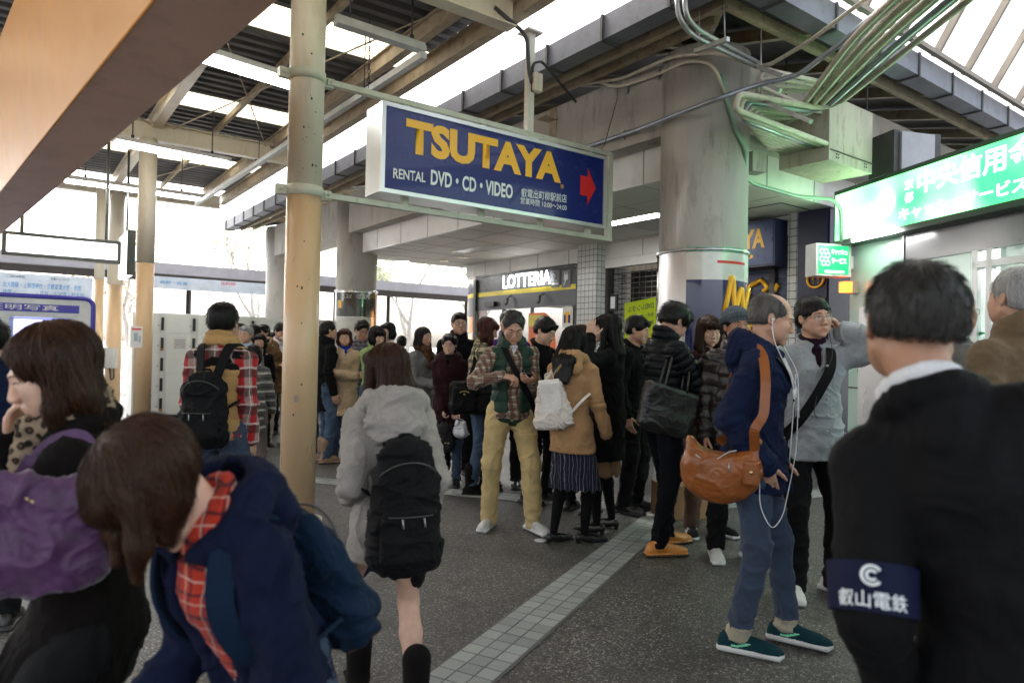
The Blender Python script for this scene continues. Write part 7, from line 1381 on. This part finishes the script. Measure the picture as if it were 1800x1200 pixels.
# orange shoulder bag
def hobo(p):
    c = _v((.215, -.10, .88)); bg = Bag('shoulder_bag', 'slouchy orange leather shoulder bag hanging at the side of the man in navy', 'bag', p, c); f = Field(.005)
    f.add(ell(c+_v((0, -.03, -.03)), (.075, .175, .14)), .03); f.add(seg(c+_v((0, -.13, .02)), c+_v((-.01, -.15, .10)), .06, .035), .04); f.add(seg(c+_v((0, .10, .0)), c+_v((-.01, .13, .12)), .055, .02), .05); f.sub(ell(c+_v((0, -.02, .14)), (.10, .13, .085)), .03)
    V, F = f.mesh(); N = vnormals(V, F); V = folds(V, N, .0045, (6, 6, 6), seed=3); bg.add('bag_body', V, F, L_tan)
    mb = MB(); top = p.shl[1]+_v((-.015, -.005, .095)); fr = c+_v((.035, .125, .09)); bk = c+_v((-.012, -.145, .12)); ribbon(mb, [fr, fr+_v((.055, .0, .10)), p.shl[1]+_v((.125, .045, -.22)), p.shl[1]+_v((.105, .05, -.07)), p.shl[1]+_v((.060, .035, .045)), top, p.shl[1]+_v((-.08, -.08, .03)), p.shl[1]+_v((-.14, -.13, -.12)), p.shl[1]+_v((-.10, -.12, -.34)), c+_v((-.07, -.04, .10))], .042, .005, up=(1, 0, .25)); bg.mb('strap', mb, L_tan)
    mb = MB(); mb.tube([c+_v((.060, -.13+.03*k, .055-.030*math.sin(k*.8))) for k in range(7)], .004, 6); mb.tube([c+_v((.066, .02, .03)), c+_v((.072, .02, -.01))], .004, 6); bg.mb('zip', mb, M_galv)
    f = Field(.004); f.add(rbox(c+_v((.055, .115, -.01)), (.022, .035, .055), None, .010), .01); V, F = f.mesh(); bg.add('side_pocket', V, F, L_tan); mb = MB(); mb.cyl(c+_v((.079, .115, 0)), .008, -.012, .004, 12); bg.mb('stud', mb, paint('gold_ring', (.6, .45, .2), .3, .9))
hobo(navy)
# black leather tote
def tote(p):
    c = p.shl[1]+_v((.075, -.10, -.36)); bg = Bag('tote_bag', 'black leather tote bag on the shoulder of the young man in the puffer jacket', 'bag', p, c); R = rot(0, 0, 0)@np.array(Matrix.Rotation(math.radians(-14), 3, 'X'), dtype=np.float32); T = lambda v: c+R@_v(v); f = Field(.005)
    f.add(loft(T((0, -.10, -.10)), T((0, .10, -.10)), (.050, .075), (.050, .075), (1, 0, 0), pw=3), .03); f.add(rbox(T((0, 0, -.01)), (.040, .20, .145), R, .03), .03); V, F = f.mesh(); N = vnormals(V, F); bg.add('bag_body', folds(V, N, .0045, (6, 6, 6), seed=5), F, L_blk)
    for g in (-1, 1): mb = MB(); mb.tube(arc_pts([T((g*.035, -.085, .12)), p.shl[1]+_v((g*.03+.01, -.075, -.09)), p.shl[1]+_v((g*.02-.02, .0, .098)), p.shl[1]+_v((g*.03+.015, .075, -.09)), T((g*.035, .085, .12))], .10), .008, 8); bg.mb('handle', mb, L_blk)
tote(puffer)
# big black satchel
def satchel(p):
    c = _v((.27, .02, .93)); bg = Bag('satchel', 'wide black nylon shoulder bag with small gold lettering carried by the woman in olive plaid', 'bag', p, c); f = Field(.006); f.add(rbox(c, (.075, .29, .145), None, .05), .02); f.add(rbox(c+_v((.07, .12, -.02)), (.03, .13, .10), None, .025), .015); f.add(rbox(c+_v((.07, -.16, -.01)), (.03, .11, .11), None, .025), .015); V, F = f.mesh(); N = vnormals(V, F); bg.add('bag_body', folds(V, N, .010, (7, 7, 7), seed=5), F, F_bpk)
    for g in (-1, 1): mb = MB(); ribbon(mb, [c+_v((g*.04, -.16, .13)), p.shl[1]+_v((.055, -.075, -.16)), p.shl[1]+_v((-.02, -.02+.03*g, .070)), p.shl[1]+_v((.055, .075, -.16)), c+_v((g*.04, .14, .13))], .028, .005, up=(1, 0, .3)); bg.mb('strap', mb, F_bpk)
    mb = MB()
    for k in range(9): a = math.radians(-60+15*k); mb.box(c+_v((.108, -.16+.045*math.sin(a), .045+.022*math.cos(a))), (.002, 0, 0), (0, .0035, 0), (0, 0, .004))
    mb.box(c+_v((.108, -.16, .04)), (.002, 0, 0), (0, .007, 0), (0, 0, .007)); mb.box(c+_v((.108, .14, .0)), (.002, 0, 0), (0, .045, 0), (0, 0, .003)); bg.mb('gold_print', mb, paint('gold_thread', (.5, .4, .1), .5))
satchel(plaidw)
# grey drawstring backpack and white plastic bag in the hands of the maroon coat
def carried(p, i, name, label, mt, w, hgt, dep, drop, dx):
    g_ = p.hand[i]['grip']; c = g_+_v((dx, .02, -drop-hgt)); bg = Bag(name, label, 'bag', p, c); f = Field(.006); f.add(loft(c-_v((0, 0, hgt*.6)), c+_v((0, 0, hgt*.5)), (w, dep), (w*.62, dep*.6), (1, 0, 0), pw=2.5), .03); V, F = f.mesh(); N = vnormals(V, F); bg.add('bag_body', folds(V, N, .016, (12, 12, 6), seed=5), F, mt); mb = MB(); mb.tube(arc_pts([c+_v((-.03, 0, hgt*.9)), g_+_v((-.01, 0, .0)), g_+_v((.01, 0, 0)), c+_v((.03, 0, hgt*.9))], .03), .006, 6); bg.mb('handle', mb, mt); return bg, c
bg, c = carried(maroon, 1, 'backpack', 'small grey drawstring backpack hanging from the hands of the woman in maroon', F_bpg, .13, .16, .08, .05, .03)
f = Field(.005); f.add(ell(c+_v((0, .045, .06)), (.085, .045, .065)), .01); V, F = f.mesh(); bg.add('flap', V, F, F_bpg); mb = MB()
for k in range(6): mb.tube([c+_v((-.08+.032*k, .078, -.07)), c+_v((-.075+.032*k, .082, -.085)), c+_v((-.06+.032*k, .078, -.075))], .004, 5)
bg.mb('metal_trim', mb, MATS['gold_ring'])
carried(maroon, 0, 'plastic_bag', 'white plastic bag hanging beside the small grey backpack', paint('plastic_white', (.62, .64, .68), .35, bump=.2), .075, .09, .05, .03, -.08)
# purple bag
def purple(p):
    c = _v((-.25, .10, 1.13)); bg = Bag('shoulder_bag', 'big purple quilted shoulder bag in front of the woman in the long black coat', 'bag', p, c)
    m, nt, b = _new('purple_quilt'); v = _coord(nt); n = _noise(nt, v, 30, 4); vo = nt.nodes.new('ShaderNodeTexVoronoi'); vo.inputs['Scale'].default_value = 34; vo.feature = 'SMOOTH_F1'; nt.links.new(v, vo.inputs['Vector']); nt.links.new(_ramp(nt, n, [(.3, (.045, .010, .055)), (.7, (.085, .020, .10))]), b.inputs['Base Color']); b.inputs['Roughness'].default_value = .55; b.inputs['Sheen Weight'].default_value = .3; _bump(nt, b, _math(nt, 'ADD', vo.outputs['Distance'], _math(nt, 'MULTIPLY', n, .6)), .6, .010)
    f = Field(.005); f.add(rbox(c+_v((0, 0, -.02)), (.055, .185, .125), None, .05), .03); f.add(ell(c+_v((0, 0, -.08)), (.065, .17, .075)), .04); f.add(loft(c+_v((0, .03, .07)), c+_v((.0, .10, .17)), (.045, .10), (.03, .04), (1, 0, 0)), .04); f.sub(ell(c+_v((.01, -.03, .15)), (.045, .11, .07)), .02); V, F = f.mesh(); N = vnormals(V, F); V = folds(V, N, .008, (7, 7, 7), seed=6); bg.add('bag_body', V, F, m)
    mb = MB(); mb.tube([c+_v((-.052, -.15+.025*k, .075-.02*math.sin(k*.5)-(.012*abs(k-5)))) for k in range(13)], .004, 6); bg.mb('zip', mb, paint('brass', (.55, .42, .18), .3, .8))
    mb = MB(); sh_ = p.shl[0]; ribbon(mb, [c+_v((.0, .10, .14)), sh_+_v((-.03, .12, -.14)), sh_+_v((-.012, .05, .055)), sh_+_v((.0, -.03, .080)), sh_+_v((-.03, -.09, -.10)), c+_v((0, -.17, .09))], .030, .006, up=(-1, 0, .3)); ribbon(mb, [c+_v((-.02, .13, .12)), sh_+_v((-.05, .15, -.16)), sh_+_v((-.03, .07, .03))], .026, .006, up=(-1, 0, .3)); bg.mb('strap', mb, m)
purple(woman)
# phones
def phone(p, i, label, off=(0, 0, 0), R=None, col=M_black):
    g_ = (p.hand[i]['grip']+_v(off)); bg = Bag('phone', label, 'phone', p, g_); f = Field(.002); f.add(rbox(g_, (.034, .068, .0045), R, .004), .002); V, F = f.mesh(); bg.add('phone_body', V, F, col); mb = MB(); Rm = np.eye(3) if R is None else R; mb._add([g_+Rm@_v(v) for v in ((-.030, -.062, .0052), (.030, -.062, .0052), (.030, .062, .0052), (-.030, .062, .0052))], [(0, 1, 2, 3)]); bg.mb('screen', mb, paint('phone_glass', (.03, .04, .05), .08, coat=1, bump=0))
phone(vest, 0, 'black phone held by the man in the green vest', (0, 0, .0), rot(0, -25, 0)); phone(puffer, 0, 'dark phone held by the young man in the puffer jacket', (.01, 0, .01), rot(0, -35, 0)); phone(girl, 1, 'phone held up by the girl with long brown hair', (0, 0, 0), rot(0, -60, 0))
# cross-body straps (part of the clothing as worn)
def crossbody(p, side, mt, label, wd=.045, th=.05, belly=0.):
    mb = MB(); T = lambda v: p.chest+p.Rc@_v(v); g = side; y0 = .108+th+belly; cen = Vector([float(v) for v in T((0, 0, -.1))])
    ribbon(mb, [T((g*-.085, -.11-th, .08)), T((g*-.085, -.02, .165+th*.35)), T((g*-.075, .085, .12)), T((-g*.04, y0-.004, .02)), T((g*.05, y0+.012, -.14)), T((g*.135, y0-.005, -.28)), T((g*.185, y0-.09, -.36))], wd, .005, up=lambda q: (q-cen)); o = p.put('bag_strap', mb, mt); return o
crossbody(grey, 1, F_bpk, '', .055, .042, .03); crossbody(vest, -1, F_bpk, '', .045, .05); crossbody(navy, -1, F_bpk, '', .035, .042)
# earphones
def earphone(p, pts_, mt, sides=(1,)):
    mb = MB()
    for g in sides: e = p.hp((g*.083, -.002, -.006)); mb.tube([e, e+p.Rh@_v((g*.010, 0, 0))], .0075, 8); mb.tube([e+p.Rh@_v((g*.006, .0, 0)), e+p.Rh@_v((g*.006, .004, -.03))], .0035, 6)
    for pts in pts_: mb.tube(arc_pts(pts, .05, 5), .0022, 6)
    p.put('earphones', mb, mt)
nc = navy; cT = lambda v: nc.chest+nc.Rc@_v(v)
earphone(navy, [[nc.hp((.089, .0, -.03)), nc.hp((.092, .03, -.10)), cT((.10, .105, .10)), cT((.07, .175, -.02)), cT((.05, .18, -.16)), cT((.06, .185, -.30)), cT((.05, .17, -.44)), cT((.13, .15, -.60)), cT((.19, .11, -.66)), cT((.19, .05, -.56)), cT((.165, .04, -.42))], [nc.hp((-.085, .02, -.03)), cT((-.02, .165, .06)), cT((.05, .185, -.15))]], paint('cable_white', (.72, .72, .72), .4, bump=0), (1,))
mb = MB()
for g in (-1, 1): mb.tube(arc_pts([cT((g*.05, .10, .12)), cT((g*.075, .135, .05)), cT((g*.08, .155, -.02))], .03), .0035, 6); mb.tube([cT((g*.08, .155, -.02)), cT((g*.083, .16, -.065))], .007, 8)
mb.tube([cT((.0, .158, .05-.03*k)) for k in range(15)], .0032, 5); navy.put('drawcord', mb, MATS['cable_white'])
gT = lambda v: grey.chest+grey.Rc@_v(v); earphone(grey, [[grey.hp((-.083, .0, -.03)), gT((-.06, .15, .10)), gT((.03, .185, -.08)), gT((.06, .20, -.22)), gT((.035, .20, -.25))]], M_black, (-1,))
mb = MB()
for k in range(6): q = gT((-.02, .168+.004*min(k, 3), .04-.09*k)); mb.tube([q, q+_v((0, .006, 0))], .007, 8)
grey.put('snap_buttons', mb, M_galv)
# attendant's armband
def armband(p):
    a, b = p.shl[0], p.elb[0]; d = (b-a)/np.linalg.norm(b-a); c0 = a+d*.190; c1 = a+d*.275; side = _v((-1, -.2, 0)); side = side-d*float(side@d); side /= np.linalg.norm(side); fr = np.cross(d, side); n = 28; vs = []
    e = {'V': None}
    for c, r in ((c0, .0775), (c1, .0745)):
        for k in range(n): t = 2*math.pi*k/n; vs.append(c+side*math.cos(t)*r+fr*math.sin(t)*r)
    mb = MB(); mb._add(vs, [(k, (k+1) % n, n+(k+1) % n, n+k) for k in range(n)], 0, True); o = p.put('armband', mb, fabric('armband_navy', (.008, .012, .05), rough=.6))
    # lettering wrapped on the band, placed in the person's frame on the side facing the viewer
    view = _v(np.array(p.M.inverted() @ Vector((0, 0, 1.2)))); cm = (c0+c1)/2; vd = view-cm; vd = vd-d*float(vd@d); vd /= np.linalg.norm(vd); rt = np.cross(vd, -d)*-1; rt = np.cross(-d, vd); 
    def wrap(name, body, s0, s1, z0, hgt_, bold):
        cu = bpy.data.curves.new(name, 'FONT'); cu.body = body; cu.size = 1; cu.offset = bold; t = bpy.data.objects.new(name, cu); COL.objects.link(t); bpy.context.view_layer.update(); me = bpy.data.meshes.new_from_object(t.evaluated_get(bpy.context.evaluated_depsgraph_get())); bpy.data.objects.remove(t)
        nn = len(me.vertices); co = np.empty(nn*3); me.vertices.foreach_get('co', co); co = co.reshape(-1, 3); mn, mx = co.min(0), co.max(0); u = s0+(co[:, 0]-mn[0])/(mx[0]-mn[0])*(s1-s0); vv = z0+(co[:, 1]-mn[1])/(mx[1]-mn[1])*hgt_; R_ = .0795; an = u/R_
        V = cm[None]+(-d)[None]*vv[:, None]+(vd[None]*np.cos(an)[:, None]+rt[None]*np.sin(an)[:, None])*(R_); me.vertices.foreach_set('co', (V*p.k).astype(np.float32).ravel()); me.materials.clear(); me.materials.append(M_wlet); ob = bpy.data.objects.new(name, me); COL.objects.link(ob); ob.parent = o; me.update()
    wrap('lettering', '叡山電鉄', -.058, .058, -.036, .028, .004); mb = MB(); R_ = .0800
    for rr in (.016, .008): mb.tube([cm-d*(.018+rr*math.sin(t))+vd*R_*math.cos(rr*math.cos(t)/R_)+rt*R_*math.sin(rr*math.cos(t)/R_) for t in np.linspace(.6, 5.6, 18)], .0028, 5)
    p.put('emblem', mb, M_wlet, o)
armband(staff)
# cardboard box on the floor by the column
q = G(1195, 905); m = MB(); m.box(q+UZ*.14, (.19, .05, 0), (-.04, .15, 0), (0, 0, .14)); bx_ = piece('cardboard_box', m, paint('cardboard', (.30, .17, .085), .85, var=.12, scale=4), 'brown cardboard box on the floor behind the orange leather shoes', 'box', q, bevel=.003)
m = MB(); m.box(q+UZ*.2815, (.19, .05, 0), (-.004, .012, 0), (0, 0, .001)); m.build('packing_tape', paint('tape', (.4, .28, .15), .3), bx_)
q = G(950, 950); m = MB(); m.cyl(q, .045, .001, .006, 24); piece('floor_cap', m, M_alu, 'small round metal cap set in the paving near the pumps', 'cap', q)
q = G(198, 1095); m = MB(); m.box(q+UZ*.0035, (.035, .01, 0), (-.01, .03, 0), (0, 0, .001)); piece('paper_scrap', m, MATS['paper'], 'small white scrap of paper on the paving at the left', 'paper scrap', q)
